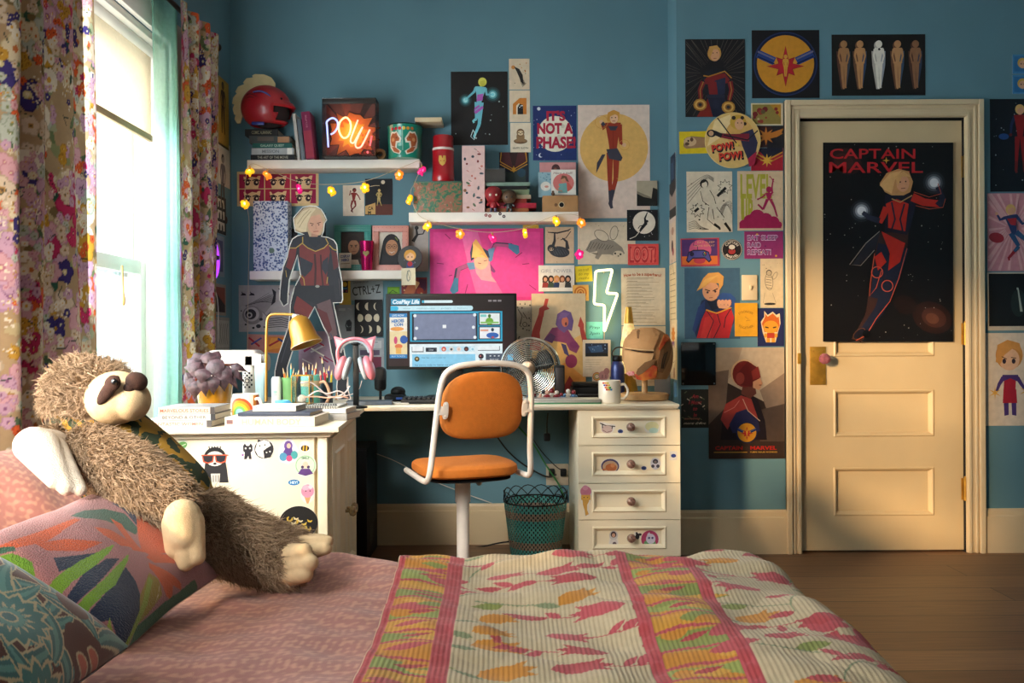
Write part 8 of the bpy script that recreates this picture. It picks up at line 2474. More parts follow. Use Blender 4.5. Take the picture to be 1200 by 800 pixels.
c=top(323.5,3.10);t=thing('spray_can','white can beside the green pencil cup','can',c);h=hgt(440,3.10)-CT
b=nb();lathe(b,[(.0165,0),(.0175,.004),(.0175,h*.93),(.0145,h*.98),(.013,h)],n=28);obj('body',b,mat('can_white','#e2ddd6',.35),t)
a=Art(10,14);a.circ('#9fc4bc',5,6,3.4,3);a.line('#6fa8a0',[(2,11),(8,11)],.9);wrap_mesh('label',a,.002,.0175,h*.7,PAPER,t)
# pencil cup and pencils, tumbler, glass box
def pencil(label,base,tip,col,tipc='#e0c59a',r_=.0032,group=None):
    o=Vector(base);d=Vector(tip)-o;L_=d.length;u=d.normalized()
    t=thing('pencil',label,'pencil',o,group=group)
    b=nb();cyl(b,(0,0,0),u*L_*.88,r_,6);obj('shaft',b,mat('pencil_'+col.lstrip('#'),col,.4),t)
    b=nb();cyl(b,u*L_*.88,u*L_,r_*.95,6,r1=.0006);obj('point',b,mat('pencil_wood','#d9b888',.7),t);return t
def pot(name,label,cat,c,R_,h,m,R0=None,n=28):
    t=thing(name,label,cat,c);R0=R0 or R_
    b=nb();lathe(b,[(R0,0),(R_,h),(R_*.93,h),(R0*.92,.004),(.001,.004)],n=n,cap1=False);obj('body',b,m,t);return t
D=3.12
h=hgt(441,D)-CT
c=top(339,D);pot('pencil_cup','green beaker full of pencils','pencil cup',c,.028,h,mat('green_beaker','#6fa064',.35),.021)
r=random.Random(8)
for i,(x,y,col)in enumerate(((331.5,431,'#d8702c'),(337,434,'#d9c23a'),(344.5,431,'#d98a2c'),(350.5,433,'#c9602c'),(341,425,'#3aa0a0'),(347,436,'#2f8f7a'),(334,436,'#e0d8c8'))):
    tp=px(x,y,D+r.uniform(-.015,.015));bs=c+Vector((r.uniform(-.012,.012),r.uniform(-.012,.012),.006))
    pencil('coloured pencil standing in the green beaker',bs,tp,col,group='pencils in the green beaker')
D=3.115
c=top(363.5,D);h=hgt(438,D)-CT
t=mug('turquoise tumbler mug with a tan handle holding pens',c,.034,h,mat('turquoise_enamel','#5fae9a',.35),-.15,mh=mat('tan_handle','#c99a78',.5),hr=.036)
b=nb();lathe(b,[(.0345,h*.72),(.0348,h*.74),(.0348,h*.84),(.0345,h*.86)],n=30,cap0=False,cap1=False);obj('cork_band',b,mat('cork_band','#c9b48c',.7),t)
for i,(x,y,col)in enumerate(((355,424,'#e6e0d8'),(358.5,429,'#b8452c'),(362,426,'#2c3a50'),(366.5,427,'#5fa0b8'),(371,424.5,'#c9502c'),(368.5,432,'#8f8f94'))):
    pencil('pen standing in the turquoise tumbler',c+Vector((r.uniform(-.016,.016),r.uniform(-.016,.016),.008)),px(x,y,D+r.uniform(-.01,.02)),col,group='pens in the turquoise tumbler')
D=3.2
c=top(381.5,D);h=hgt(447,D)-CT
pot('pen_pot','dark pen pot behind the tumbler’s handle','pen pot',c,.026,h,mat('dark_pot','#2c3440',.4))
for i,(x,y,col)in enumerate(((377,418,'#2a2c34'),(379.5,430,'#b02030'),(382.5,432,'#d0303a'),(386,428,'#4a3a7a'),(389,433,'#c9b23a'),(384,437,'#22603a'),(375,434,'#c02c38'))):
    pencil('marker standing in the dark pen pot',c+Vector((r.uniform(-.012,.012),r.uniform(-.012,.012),.008)),px(x,y,D+r.uniform(-.02,.02)),col,r_=.0042,group='markers in the dark pen pot')
D=2.985
p0,p1=px(342.5,468,D),px(363,440,D)
t=thing('glass_box','brass-edged glass box with a pale ball on the spiral pad','box',((p0.x+p1.x)/2,D+.02,zpad+.0002));w_,h=(p1.x-p0.x)/2,p1.z-zpad
b=nb()
for sx in(-w_,w_):
    for sy in(-.03,.03):cyl(b,(sx,sy,0),(sx,sy,h),.0018,6)
for zz_ in(.0018,h):
    for sy in(-.03,.03):cyl(b,(-w_,sy,zz_),(w_,sy,zz_),.0018,6)
    for sx in(-w_,w_):cyl(b,(sx,-.03,zz_),(sx,.03,zz_),.0018,6)
obj('edge_frame',b,M_brass,t)
b=nb()
for lo,hi in(((-w_,-.031,.001),(w_,-.029,h)),((-w_,.029,.001),(w_,.031,h)),((-w_-.001,-.03,.001),(-w_+.001,.03,h)),((w_-.001,-.03,.001),(w_+.001,.03,h))):box2(b,lo,hi)
obj('glass_pane',b,M_clear,t)
b=nb();ball(b,(0,0,.0155),.0155);tag(obj('ball',b,mat('pale_ball','#d8cbb6',.6),None,Vector((px(352.5,462,D).x,D+.018,zpad+.0022))),'pale ball inside the brass-edged glass box','ball')
# coiled tapes and cables
b=nb()
for k in range(4):tube(b,[((.028-k*.002)*math.cos(q)+.004*math.sin(q*2+k),.018*math.sin(q),.004+k*.0035)for q in[2*math.pi*i/20 for i in range(20)]],.0028,6,True)
tag(obj('ribbon_coil',b,mat('sky_ribbon','#5fb4dc',.4),None,Vector((px(331,466,2.95).x,2.95,zpad))),'sky blue coiled cord on the spiral pad','cord')
t=thing('tape_roll','lilac tape roll standing behind the rainbow mug handle','tape roll',top(311,3.0))
b=nb();lathe(b,[(.014,-.009),(.024,-.009),(.024,.009),(.014,.009),(.014,-.009)],(0,0,.0245),24,M=rotm('X',85),cap0=False,cap1=False);obj('tape',b,mat('lilac_tape','#8a7ab0',.4),t)
for lab,pts in(('pale pink cable looping over the spiral pad',[(352,449),(364,448),(374,455),(382,462),(392,465),(404,460),(410,452)]),('white cable curling beside the pencil cups',[(361,464),(372,458),(384,461),(396,458),(404,462),(398,466),(384,465)]),('peach cable lying along the spiral pad',[(356,465),(370,464.5),(385,466),(398,464),(408,466)])):
    cable(lab,[px(x,y,2.97+.012*i)if px(x,y,2.97+.012*i).z>zpad else Vector((px(x,y,2.97+.012*i).x,2.97+.012*i,zpad+.003))for i,(x,y)in enumerate(pts)],.0024,mat('peach_cable' if 'peach' in lab else 'blush_cable','#e0a88c' if 'peach' in lab else '#dccac4',.5))
# brass desk lamp
D=3.22
P=lambda x,y,d=D:px(x,y,d)-t.location
t=thing('desk_lamp','brass desk lamp with a bell shade bent over the pencils','lamp',top(312,D))
M_lamp=mat('mustard_lamp','#9c6f1e',.35,.3,var=.08,coat=.3)
b=nb();lathe(b,[(.055,0),(.056,.006),(.048,.014),(.012,.020)],n=32);obj('base',b,M_lamp,t)
b=nb();tube(b,smooth_path([P(312,470),P(312,420),P(312.5,385),P(314,373),P(319,368.5),P(330,368),P(344,368.5)],6),.0052,10);obj('pole',b,M_lamp,t)
ax=(P(360,402)-P(347,367)).normalized()
Q=(ax+Vector((0,-.12,0))).normalized().to_track_quat('Z','Y').to_matrix()
k=D/F
b=nb();lathe(b,[(6*k,0),(8*k,2*k),(10.5*k,3.5*k),(13*k,9*k),(14.5*k,18*k),(15.5*k,27*k),(18.5*k,34*k),(18.8*k,35*k),(18*k,34.5*k),(14.8*k,26*k),(13.6*k,17*k),(11*k,8*k),(3*k,4*k)],P(348,371),36,M=Q,cap0=False,cap1=False);sh=obj('shade',b,M_lamp,t)
b=nb();lathe(b,[(18.6*k,34.6*k),(18.9*k,35.4*k),(18*k,35.2*k)],P(348,371),36,M=Q,cap0=False,cap1=False);obj('rim',b,mat('lamp_rim','#e8d6b0',.4),sh)
b=nb();cyl(b,P(345,371,D-.015),P(349,371,D+.02),.010,14);box(b,P(349,373),(.016,.03,.02),.003);obj('joint',b,mat('white_joint','#e6e2dc',.3),t)
b=nb();ball(b,P(354,386),.020);obj('bulb',b,mat('opal_bulb','#e6e0d2',.4),sh)
# cardboard figure
def cutout():
    K=3.93/F
    oc=[(344.7,260.6),(349.5,255),(355.7,248.2),(364,246.2),(372.2,246.9),(377.7,250.3),(381.8,256.5),(384.6,263.4),(381.8,267.5),(381.1,275.7),(378.4,282.3),(386,283.3),(392.8,286.7),(396.3,292.2),(396.9,299),(397.2,311.4),(399.7,322.4),(402.4,336.2),(402.6,350),(402.9,356.3),(401.2,360.6),(391.8,360.6),(395.6,377.4),(398.8,393.6),(403.7,413),(407,431),(409,463.5),(412,474),(396,474),(394.4,458.6),(395.6,445.6),(388.2,418),(385,398.5),(379.3,388.7),(369.6,365.2),(363,378),(355.7,393.6),(346,409.9),(337.5,435.9),(338,474),(322,474),(322,440),(326.5,421),(332.2,405),(337.9,388.7),(340.3,372.5),(340.6,362),(343.4,350),(347,339),(353,328),(351,317),(349.8,304.6),(346,317),(340.6,333.5),(339.0,350),(338.6,361),(333,364.6),(328.1,356.3),(328.6,345),(330.3,329.3),(332.4,318.3),(337.9,304.6),(340,293.6),(343.4,285.3),(349.5,281.2),(357,280),(353,279),(346.8,277),(345.4,267.5)]
    X0,Y0=322,246
    out=[(x-X0,y-Y0)for x,y in oc]
    n=len(out);ins=[]
    area=sum(out[i][0]*out[(i+1)%n][1]-out[(i+1)%n][0]*out[i][1]for i in range(n))
    sg=1 if area>0 else-1
    for i in range(n):
        (ax_,ay),(bx,by),(cx,cy)=out[i-1],out[i],out[(i+1)%n]
        d1,d2=Vector((bx-ax_,by-ay)).normalized(),Vector((cx-bx,cy-by)).normalized()
        nn=(Vector((-d1.y,d1.x))+Vector((-d2.y,d2.x)))*sg
        nn=nn.normalized()*1.1 if nn.length>.2 else Vector((0,0))
        ins.append((bx+nn.x,by+nn.y))
    a=Art(90,228)
    Z=lambda pts:[(x-X0,y-Y0)for x,y in pts]
    a.poly('#26262e',ins)
    R1,R2,G='#6d2a2a','#552024','#a8873e'
    a.poly(R1,Z([(352,291),(360,294),(370,300),(382,296),(386,290),(388,300),(385,318),(384,332),(388,344),(372,345),(356,345),(352,334),(355,328),(352,312)]))
    a.poly('#2a2c36',Z([(352,306),(360,310),(368,314),(366,322),(358,330),(354,326)]));a.poly('#2a2c36',Z([(379,312),(386,306),(385,322),(383,328),(378,320)]))
    a.line('#3c1a1e',Z([(370,303),(371,320),(370,344)]),2.4);a.line('#3c1a1e',Z([(377,304),(378,326),(380,344)]),1.8)
    a.poly(R1,Z([(340,298),(349,296),(347,308),(342,322),(336,318)]));a.poly(R2,Z([(389,298),(396,302),(398,318),(392,322)]))
    a.line(G,Z([(356,283),(356,291),(362,296),(371,300),(381,296),(386,291),(383,285)]),1.2);a.line(G,Z([(341,296),(348,296),(356,290)]),1.2);a.line(G,Z([(387,293),(392,298),(396,299)]),1.2)
    a.line(G,Z([(352,327),(357,332),(358,340)]),1);a.line(G,Z([(385,330),(384,338)]),1)
    a.poly('#202028',Z([(347,340),(392,340),(394,358),(372,362),(358,356),(342,360)]));a.circ('#8a8a86',373-X0,341-Y0,2.6,1.6,10)
    a.poly(R1,Z([(349,352),(360,360),(368,366),(362,378),(356,384),(348,378),(345,366)]));a.poly('#5c4448',Z([(372,362),(388,356),(393,380),(396,398),(388,404),(381,388)]));a.poly(R2,Z([(372,366),(384,372),(390,392),(386,396),(380,386)]))
    a.line(G,Z([(336,322),(337,330)]),.7)
    H1,H2='#b89c7c','#d2bb98'
    a.poly(H1,Z([(346,262),(352,255),(357,250),(364,247.4),(372,248),(377,251.5),(380.5,257),(383,263.4),(380.6,268),(380,276),(377,281),(364,283),(362,277),(354,278),(348,276),(346.4,268)]))
    a.poly('#c8937a',Z([(362,268),(366,259),(376,257),(380,262),(379.4,272),(374.6,280.6),(371,281.5),(365.5,278),(362.4,273)]));a.poly('#a87864',Z([(366,279),(374,281),(373,285),(366,285)]));a.poly('#20222c',Z([(364,283),(376,283),(377,290),(370,296),(363,290)]))
    a.poly(H2,Z([(348,263),(356,253),(366,249),(372,250),(366,257),(362,266),(360,277),(354,277),(347.4,273)]));a.poly(H1,Z([(370,249),(379,255),(382,263),(380,267),(377,258)]));a.line('#8f7658',Z([(352,272),(358,262),(366,253)]),.6);a.line('#8f7658',Z([(350,268),(357,258),(364,251)]),.5)
    a.line('#5a3c2e',Z([(364.6,267),(369,268)]),.9);a.line('#5a3c2e',Z([(373,267.6),(377.4,266)]),.9);a.circ('#3a2a26',367.2-X0,269.6-Y0,.8,n=8);a.circ('#3a2a26',375-X0,269-Y0,.8,n=8);a.line('#a0564a',Z([(368.6,277),(374.6,276.6)]),.9);a.line('#a87460',Z([(371.4,269.5),(371.8,273.4),(373,273.6)]),.5)
    a.line('#44383c',Z([(331,340),(333,326),(340,306)]),.9);a.line('#44383c',Z([(400,352),(398,332)]),.9);a.line('#3a3a46',Z([(330,430),(336,410),(344,388)]),1);a.line('#3c3c4c',Z([(400,440),(394,412),(388,396)]),1.2)
    me=sheet_mesh('cardboard',a,K,PAPER,thick=.004,gap=0,outline=out,back='#d9d4ce',edge='#d9d4ce')
    c=px((X0*2+90)/2,474,3.93)
    t=thing('cardboard_cutout','life-like cardboard cutout of a fair-haired person in a dark red and navy suit','cutout',(c.x,3.93,CT+.0004))
    finish(bpy.data.objects.new('cardboard',me),t,(0,0,114*K),(0,0,0))
    b=nb();prism(b,[(.10,0),(.155,0),(.140,.22),(.122,.22)],.001,.004);o=obj('strut',b,M_card,t);o.location=(0,.002,.0);o.rotation_euler=(math.radians(-9),0,0)
cutout()
# headphones on a stand
D=3.44
t=thing('headphone_stand','black post stand carrying the pink cat-eared headphones','stand',top(417,D))
hs=hgt(399,D)-CT
b=nb();lathe(b,[(.045,0),(.045,.006),(.012,.010)],n=28);obj('base',b,M_black,t)
b=nb();box2(b,(-.011,-.008,.008),(.011,.008,hs-.004),.002);box2(b,(-.016,-.022,hs-.014),(.016,.022,hs-.006),.004);obj('post',b,M_black,t)
t=thing('headphones','pink headphones with cat ears hanging on the stand','headphones',(px(416,425,D).x,D,px(416,425,D).z))
kk=D/F;q=lambda x,y,dy=0:Vector(((x-416)*kk,dy,(425-y)*kk))
M_pk=mat('pink_plastic','#d9808f',.35,var=.05,coat=.2)
band=[q(398,431),q(396.5,421),(q(396,412)),q(399,404.5),q(406,398.6),q(416,396.6),q(426,398.6),q(432.5,404.5),q(435.5,412),q(435,421),q(433.5,431)]
b=nb()
for dy in(-.008,0,.008):tube(b,[p+Vector((0,dy,0))for p in smooth_path(band,5)],.0068,8)
obj('headband',b,M_pk,t)
b=nb();tube(b,[p*.86+Vector((0,0,.003))for p in smooth_path(band[2:-2],5)],.0058,8);obj('band_padding',b,mat('grey_padding','#a8b4bc',.8,bump=.2),t)
for s,tri in((-1,((391.5,393.5),(404.5,397.5),(395.5,411))),(1,((441,393.5),(428,397.5),(437,411)))):
    b=nb();A_=[q(*p)for p in tri];prism(b,[(p.x,p.z)for p in(A_ if s<0 else A_[::-1])],-.010,.010);bmesh.ops.bevel(b,geom=b.edges[:],offset=.003,segments=2,affect='EDGES');e=obj('cat_ear',b,M_pk,t)
    c0=(A_[0]+A_[1]+A_[2])/3;b=nb();prism(b,[((c0+(p-c0)*.48).x,(c0+(p-c0)*.48).z)for p in(A_ if s<0 else A_[::-1])],-.0125,-.0101);obj('inner_ear',b,mat('pale_pink','#e0b4b4',.5),e)
for s,cx in((-1,401),(1,431)):
    rot=Matrix.Rotation(math.radians(17*s*-1),3,'Y')
    b=nb();ball(b,q(cx+s*1.4,431),(.022,.034,.051),24,16,rot);cu=obj('ear_cup',b,M_pk,t)
    b=nb();tube(b,[q(cx-s*5.6,431.5)+rot@Vector((0,.025*math.cos(v),.040*math.sin(v)))for v in[2*math.pi*i/24 for i in range(24)]],.0088,8,True);obj('ear_pad',b,mat('grey_padding'),cu)
b=nb();tube(b,smooth_path([q(408,442),q(406.5,452),q(409,462),q(411,467),q(405,468)],5),.0016,6);obj('cord',b,mat('blush_cable','#dccac4',.5),t)
b=nb();tube(b,smooth_path([q(424,446),q(421,455),q(414,461),q(402,464),q(392,466)],5),.0016,6);obj('cord',b,mat('blush_cable'),t)
# microphone, phone cradle, notebook
D=3.72
c=top(445.5,D);t=thing('microphone','small black capsule microphone on a round foot by the monitor','microphone',c)
b=nb();lathe(b,[(.032,0),(.033,.005),(.010,.012)],n=28);obj('foot',b,M_black,t)
b=nb();cyl(b,(0,0,.010),(0,0,.058),.006,12);obj('neck',b,M_black,t)
hm=hgt(429,D)-CT
b=nb();lathe(b,[(.012,.052),(.024,.060),(.026,.075),(.026,.10)],n=26,cap1=False);obj('body',b,M_black,t)
b=nb();lathe(b,[(.0265,.10),(.0265,hm-.022),(.022,hm-.008),(.010,hm)],n=26);obj('grille',b,mat('mic_mesh','#1c1d20',.5,.3,bump=.8,bscale=900),t)
c=top(463,3.86);t=thing('gadget','low black gadget and dock under the monitor’s corner','gadget',c)
b=nb();box2(b,(-.045,-.05,0),(.045,.05,.03),.012,seg=3);obj('base',b,M_black,t)
b=nb();ball(b,(.012,0,.04),(.034,.03,.024),16,10);obj('knob',b,M_black,t)
b=nb();box2(b,(.01,-.052,.008),(.04,-.0495,.018),.001);obj('blue_panel',b,mat('blue_panel','#2f5fc0',.3),t)
book('blue-grey notebook with an elastic band on the desk before the microphone',top(433,3.63),.19,.016,.11,'#4a5868',(0,0,.10),pages='#b07a50',cover2=None)
b=nb();box2(b,(-.06,-.03,0),(.05,.03,.006),.002);tag(obj('papers',b,mat('white_paper','#d8d2c8',.8),None,top(466,3.66)),'white slip of paper on the desk left of the keyboard','paper')
# monitor
D=3.97
p0,p1=px(452.5,433,D),px(605.5,343.5,D);w_,h=(p1.x-p0.x),(p1.z-p0.z)
t=thing('monitor','wide black monitor showing a website, on the desk behind the chair','monitor',((p0.x+p1.x)/2,D,CT+.0006));zb=p0.z-CT
b=nb();box2(b,(-w_/2,.0,zb),(w_/2,.028,zb+h),.004);box2(b,(-w_/2+.1,.028,zb+.05),(w_/2-.1,.05,zb+h-.06),.012);obj('bezel',b,M_black,t)
b=nb();box2(b,(-.05,.03,.01),(.05,.045,zb+.12),.004);box2(b,(-.12,-.09,0),(.12,.10,.012),.005);obj('stand',b,M_black,t)
def screen(a):
    Z=lambda x,y:((x/5.717+440)-455.2,(y/5.717+340)-346)
    def R_(col,x0,y0,x1,y1):p,q=Z(x0,y0),Z(x1,y1);a.rect(col,p[0],p[1],q[0],q[1])
    def C_(col,x,y,r_,ry=None):p=Z(x,y);a.circ(col,p[0],p[1],r_/5.717,(ry or r_)/5.717,14)
    def T_(col,t_,x,y,h_,w__,**k):p=Z(x,y);a.text(col,t_,p[0],p[1],h_/5.717,w=w__/5.717,**k)
    a.rect('#140d12',0,0,a.W,a.H)
    for k in range(6):a.rect(['#161016','#1a1117','#1e1118','#241218','#29141a','#2d161b'][k],0,a.H*k/6,a.W,a.H*(k+1)/6)
    R_('#1f8fb5',105,52,300,92);T_('#e8f8ff','CosPlay Life',205,72,26,180,bold=.05,shear=.2)
    R_('#39b6d8',312,64,330,80);R_('#dff4f8',328,63,510,81);C_('#dff4f8',510,72,9);[R_('#8a8488',756+k*32,62,780+k*32,74)for k in range(3)]
    R_('#c9eef8',105,100,640,132);C_('#c9eef8',638,116,16);R_('#35bfe6',102,102,140,132);C_('#35bfe6',140,117,15);T_('#7fb0bc','shop     community     gallery     forum',400,116,9,430)
    R_('#f2dca8',95,150,212,450);R_('#2b86c4',95,150,212,176);T_('#d8ecf8','LIVE NOW',153,163,12,80,bold=.03);R_('#f6f0e0',95,176,212,270);T_('#2e78b8','HEROES',150,200,20,84,bold=.05,rot=4);T_('#2e78b8','CON',155,225,18,60,bold=.05,rot=4);C_('#f0a04c',145,254,46,14);C_('#2f5fae',190,325,26,28);C_('#e87a4a',155,370,26,16);C_('#d84a7a',135,330,12,26);R_('#f0b45c',136,380,172,420);R_('#2b86c4',95,424,212,450);T_('#d8ecf8','BUY TICKETS',153,437,10,90)
    R_('#2ea6cc',232,138,850,340);R_('#0f2436',244,152,684,332);R_('#7d87a3',258,156,672,324)
    for x,y in((265,166),(665,162),(276,250),(656,245),(266,318),(666,312)):C_('#eef4f8',x,y,11)
    R_('#f4f8fa',450,228,474,250)
    R_('#0f2436',690,146,838,234);R_('#e9f2ee',698,152,832,226);C_('#6fae3c',764,205,26,24);C_('#3f6f2c',764,170,10,12);R_('#8ac06a',705,208,826,220);R_('#7fd0c8',704,160,744,176)
    R_('#0f2436',690,240,838,326);R_('#eef2f6',698,246,832,320);C_('#2f66b8',784,300,42,20);C_('#22384f',784,262,10,12);C_('#c04a4a',786,312,10,6);R_('#e8a48c',704,260,756,272)
    R_('#e9f8fc',228,356,850,508);R_('#33383f',243,374,322,410);R_('#f4fafc',246,374,318,404);R_('#1d2a3a',336,380,410,408);T_('#dfeaf0','Chat',372,394,10,30);R_('#bfe3f2',428,372,664,406)
    for x,c,e in((457,'#d84a3c','#f0c8b0'),(508,'#e6e0d8','#3a4a50'),(558,'#f2e2dc','#e0c0b0'),(608,'#3a2a34','#8a4a3c'),(650,'#dff4fa','#9ad0e0')):C_(c,x,390,16);C_(e,x,392,8)
    R_('#33383f',685,372,832,402);R_('#f0f8fa',685,372,828,398)
    R_('#8ed2f0',245,424,668,508);C_('#3a3a20',277,456,17);C_('#c9a86a',277,454,8);T_('#2c5a7a','Star fan',334,447,9,50);T_('#4f8fb0','posted in cosplay help',420,447,8,100);T_('#2c5a7a','has anyone made the helmet out of foam for less than ten',460,496,11,390)
    for y in(440,478):C_('#2c2430',706,y,18);C_('#c06a6a',702,y-2,6)
    R_('#4a5666',738,422,932,478);[R_('#dfe6ec',764+k*28,434,774+k*28,441)for k in range(3)];T_('#dfe6ec','Send mail',794,459,9,56);R_('#59c4ee',884,428,918,466)
a=Art(147.5,82);screen(a)
me=sheet_mesh('screen',a,D/F,print_mat('lit_screen',.3,emit=.95),gap=0,thick=.0008);finish(bpy.data.objects.new('screen',me),t,(0,.0,zb+h/2+.002),(0,0,0))
lamp('screen_glow','AREA',t.location+Vector((-.02,-.02,zb+h/2)),(0,-1,0),.6,(.6,.85,1),shape='RECTANGLE',size=.5,size_y=.26)
# keyboard
c=top(520,3.70);t=thing('keyboard','black keyboard on the desk, half hidden by the chair back','keyboard',c)
b=nb();box2(b,(-.18,-.06,0),(.18,.06,.018),.004);obj('body',b,M_black,t)
b=nb()
for i in range(17):
    for k in range(5):box(b,(-.166+i*.0208,-.044+k*.0215,.0225),(.017,.017,.010),.002,seg=1)
obj('keys',b,mat('key_black','#1b1c1f',.5),t).name='key_grid'
# fan
D=3.90
c=px(622,431,D);t=thing('desk_fan','round chrome desk fan beside the monitor','fan',(c.x,D,CT+.0006));cz=c.z-CT;R_=.132
Mf=rotm('Z',-14)
def fp(r_,an,y):return Mf@Vector((r_*math.cos(an),y,r_*math.sin(an)))+Vector((0,0,cz))
b=nb()
for j in range(13):
    r_=.034+(R_-.034)*j/12;yy=-.052+.030*(j/12)**2
    tube(b,[fp(r_,2*math.pi*i/48,yy)for i in range(48)],.0015,5,True)
for j in range(8):
    an=2*math.pi*j/8+.2;tube(b,[fp(.02,an,-.053),fp(.08,an,-.044),fp(R_,an,-.020)],.0016,5)
obj('front_grille',b,M_chrome,t)
b=nb()
for j in range(9):
    r_=.03+(R_-.03)*j/8;tube(b,[fp(r_,2*math.pi*i/40,.045-.035*(j/8)**2)for i in range(40)],.0011,5,True)
for j in range(12):
    an=2*math.pi*j/12;tube(b,[fp(.03,an,.045),fp(.09,an,.032),fp(R_,an,.008)],.0013,5)
obj('rear_grille',b,M_chrome,t)
b=nb();tube(b,[fp(R_+.002,2*math.pi*i/56,-.012)for i in range(56)],.0075,8,True);obj('rim',b,M_chrome,t)
for j in range(4):
    b=nb();a0=j*math.pi/2+.5;P=[]
    for i in range(7):
        s=i/6;r_=.022+.092*s;w0=.35+.42*math.sin(math.pi*min(1,s*.8+.12))
        P.append([b.verts.new(fp(r_,a0+(e-.5)*w0*1.5,-.012+.026*(e-.5)))for e in(0,.25,.5,.75,1)])
    ring_faces(b,P,False);o=obj('blade',b,mat('dark_blade_metal','#24221f',.5,.2),t);md=o.modifiers.new('thickness','SOLIDIFY');md.thickness=.0016
b=nb();lathe(b,[(.031,-.012),(.034,0),(.030,.012),(.012,.017),(.001,.018)],Vector((0,0,cz))+Mf@Vector((0,-.052,0)),28,M=Mf@rotm('X',90));obj('hub_cap',b,mat('bronze_hub','#8a7560',.3,.8),t)
b=nb();lathe(b,[(.042,0),(.044,.02),(.038,.07),(.015,.085)],Vector((0,0,cz))+Mf@Vector((0,.02,0)),24,M=Mf@rotm('X',-90));obj('motor',b,mat('dark_blade_metal'),t)
b=nb();lathe(b,[(.07,0),(.07,.008),(.03,.018),(.012,.024)],(0,.035,0),30);cyl(b,(0,.06,.02),(0,.06,cz),.009,12);obj('base',b,M_steel,t)
# speaker, clutter, laptop
c=top(655.5,3.80);t=thing('phone_speaker','tall narrow black speaker before the fan','speaker',c);h=hgt(427,3.80)-CT-.004
b=nb();box2(b,(-.022,-.02,0),(.022,.02,h),.005);obj('body',b,M_black,t)
b=nb();box2(b,(-.017,-.0215,.012),(.017,-.0202,h-.012),.001);obj('grille',b,mat('speaker_grey','#3a3432',.4,.3),t)
r=random.Random(14)
cols=['#8a2028','#c8bcae','#1c1c22','#b03040','#4a6a8a','#d0a08a','#2a2a30','#7a1c24','#dcd4c8']
def figurine(i,x,D_,h_):
    t=thing('figurine','tiny red, white and black toy figure in the cluster before the fan','toy figure',top(x,D_),(0,0,r.uniform(-.6,.6)),'tiny toy figures before the fan')
    a_,b1,c1=r.choice(cols),r.choice(cols),r.choice(cols)
    b=nb();ball(b,(0,0,h_*.8),h_*.2,10,8);obj('head',b,mat('toy_'+a_.lstrip('#'),a_,.4),t)
    b=nb();lathe(b,[(h_*.16,h_*.3),(h_*.2,h_*.5),(h_*.1,h_*.66)],n=12);obj('torso',b,mat('toy_'+b1.lstrip('#'),b1,.4),t)
    for s in(-1,1):
        b=nb();tube(b,[(s*h_*.09,0,h_*.34),(s*h_*.12,0,.001)],[h_*.08,h_*.09],8);obj('leg',b,mat('toy_'+c1.lstrip('#'),c1,.4),t)
        b=nb();tube(b,[(s*h_*.18,0,h_*.58),(s*h_*.30,-h_*.1,h_*.40)],h_*.06,8);obj('arm',b,mat('toy_'+b1.lstrip('#')),t)
for i in range(11):
    figurine(i,622+i*5.0+r.uniform(-1.5,1.5),3.735+.045*(i%2)if not 650<622+i*5<664 else 3.735,r.uniform(.032,.060))
D=3.645
t=thing('laptop','closed silver laptop at the desk’s front edge','laptop',(px(660,470,D).x,D,CT+.0052))
b=nb();box2(b,(-.156,-.045,0),(.156,.075,.007),.003);obj('base',b,mat('silver_alu','#b4aea6',.45,.35),t)
b=nb();box2(b,(-.156,-.045,.0078),(.156,.075,.0155),.003);obj('lid',b,mat('silver_alu'),t)
b=nb();box2(b,(-.158,-.046,0),(.158,.076,.0045),.001);tag(obj('folder',b,mat('green_folder','#2c7a4a',.5),None,(px(660,470,D).x,D,CT+.0004)),'thin green folder under the silver laptop','folder')
# printer / black box at the wall
c=top(690,4.05);t=thing('printer','low black printer against the wall beside the mug','printer',c)
b=nb();box2(b,(-.085,-.07,0),(.085,.07,.05),.006);obj('body',b,M_black,t)
b=nb();box2(b,(-.08,-.068,.051),(.08,.06,.07),.006);obj('lid',b,M_black,t)
b=nb();box2(b,(-.06,-.105,.012),(.06,-.071,.018),.002);obj('tray',b,mat('tray_black','#202124',.4),t)
def eleph(a):
    bg(a,'#cbb8a4');[a.ring(c,5.5,12,r_,.9,20)for r_,c in((4.6,'#a8603c'),(3.6,'#c9963c'),(2.6,'#6a7a5c'))];a.circ('#a87a80',13.5,11,6,5.6);a.circ('#96686e',17,6,3.4,4);a.line('#3a2c2c',[(12,10),(12,14)],.7);a.line('#3a2c2c',[(16,10),(16,14)],.7);a.rect('#cbb8a4',0,17,20,20)
o=card_on_box('cream card with a mauve elephant and a rainbow standing behind the mug',eleph,694,429,714.5,449.5,4.135,4);o.matrix_world=Matrix.Translation((0,0,0))@o.matrix_world
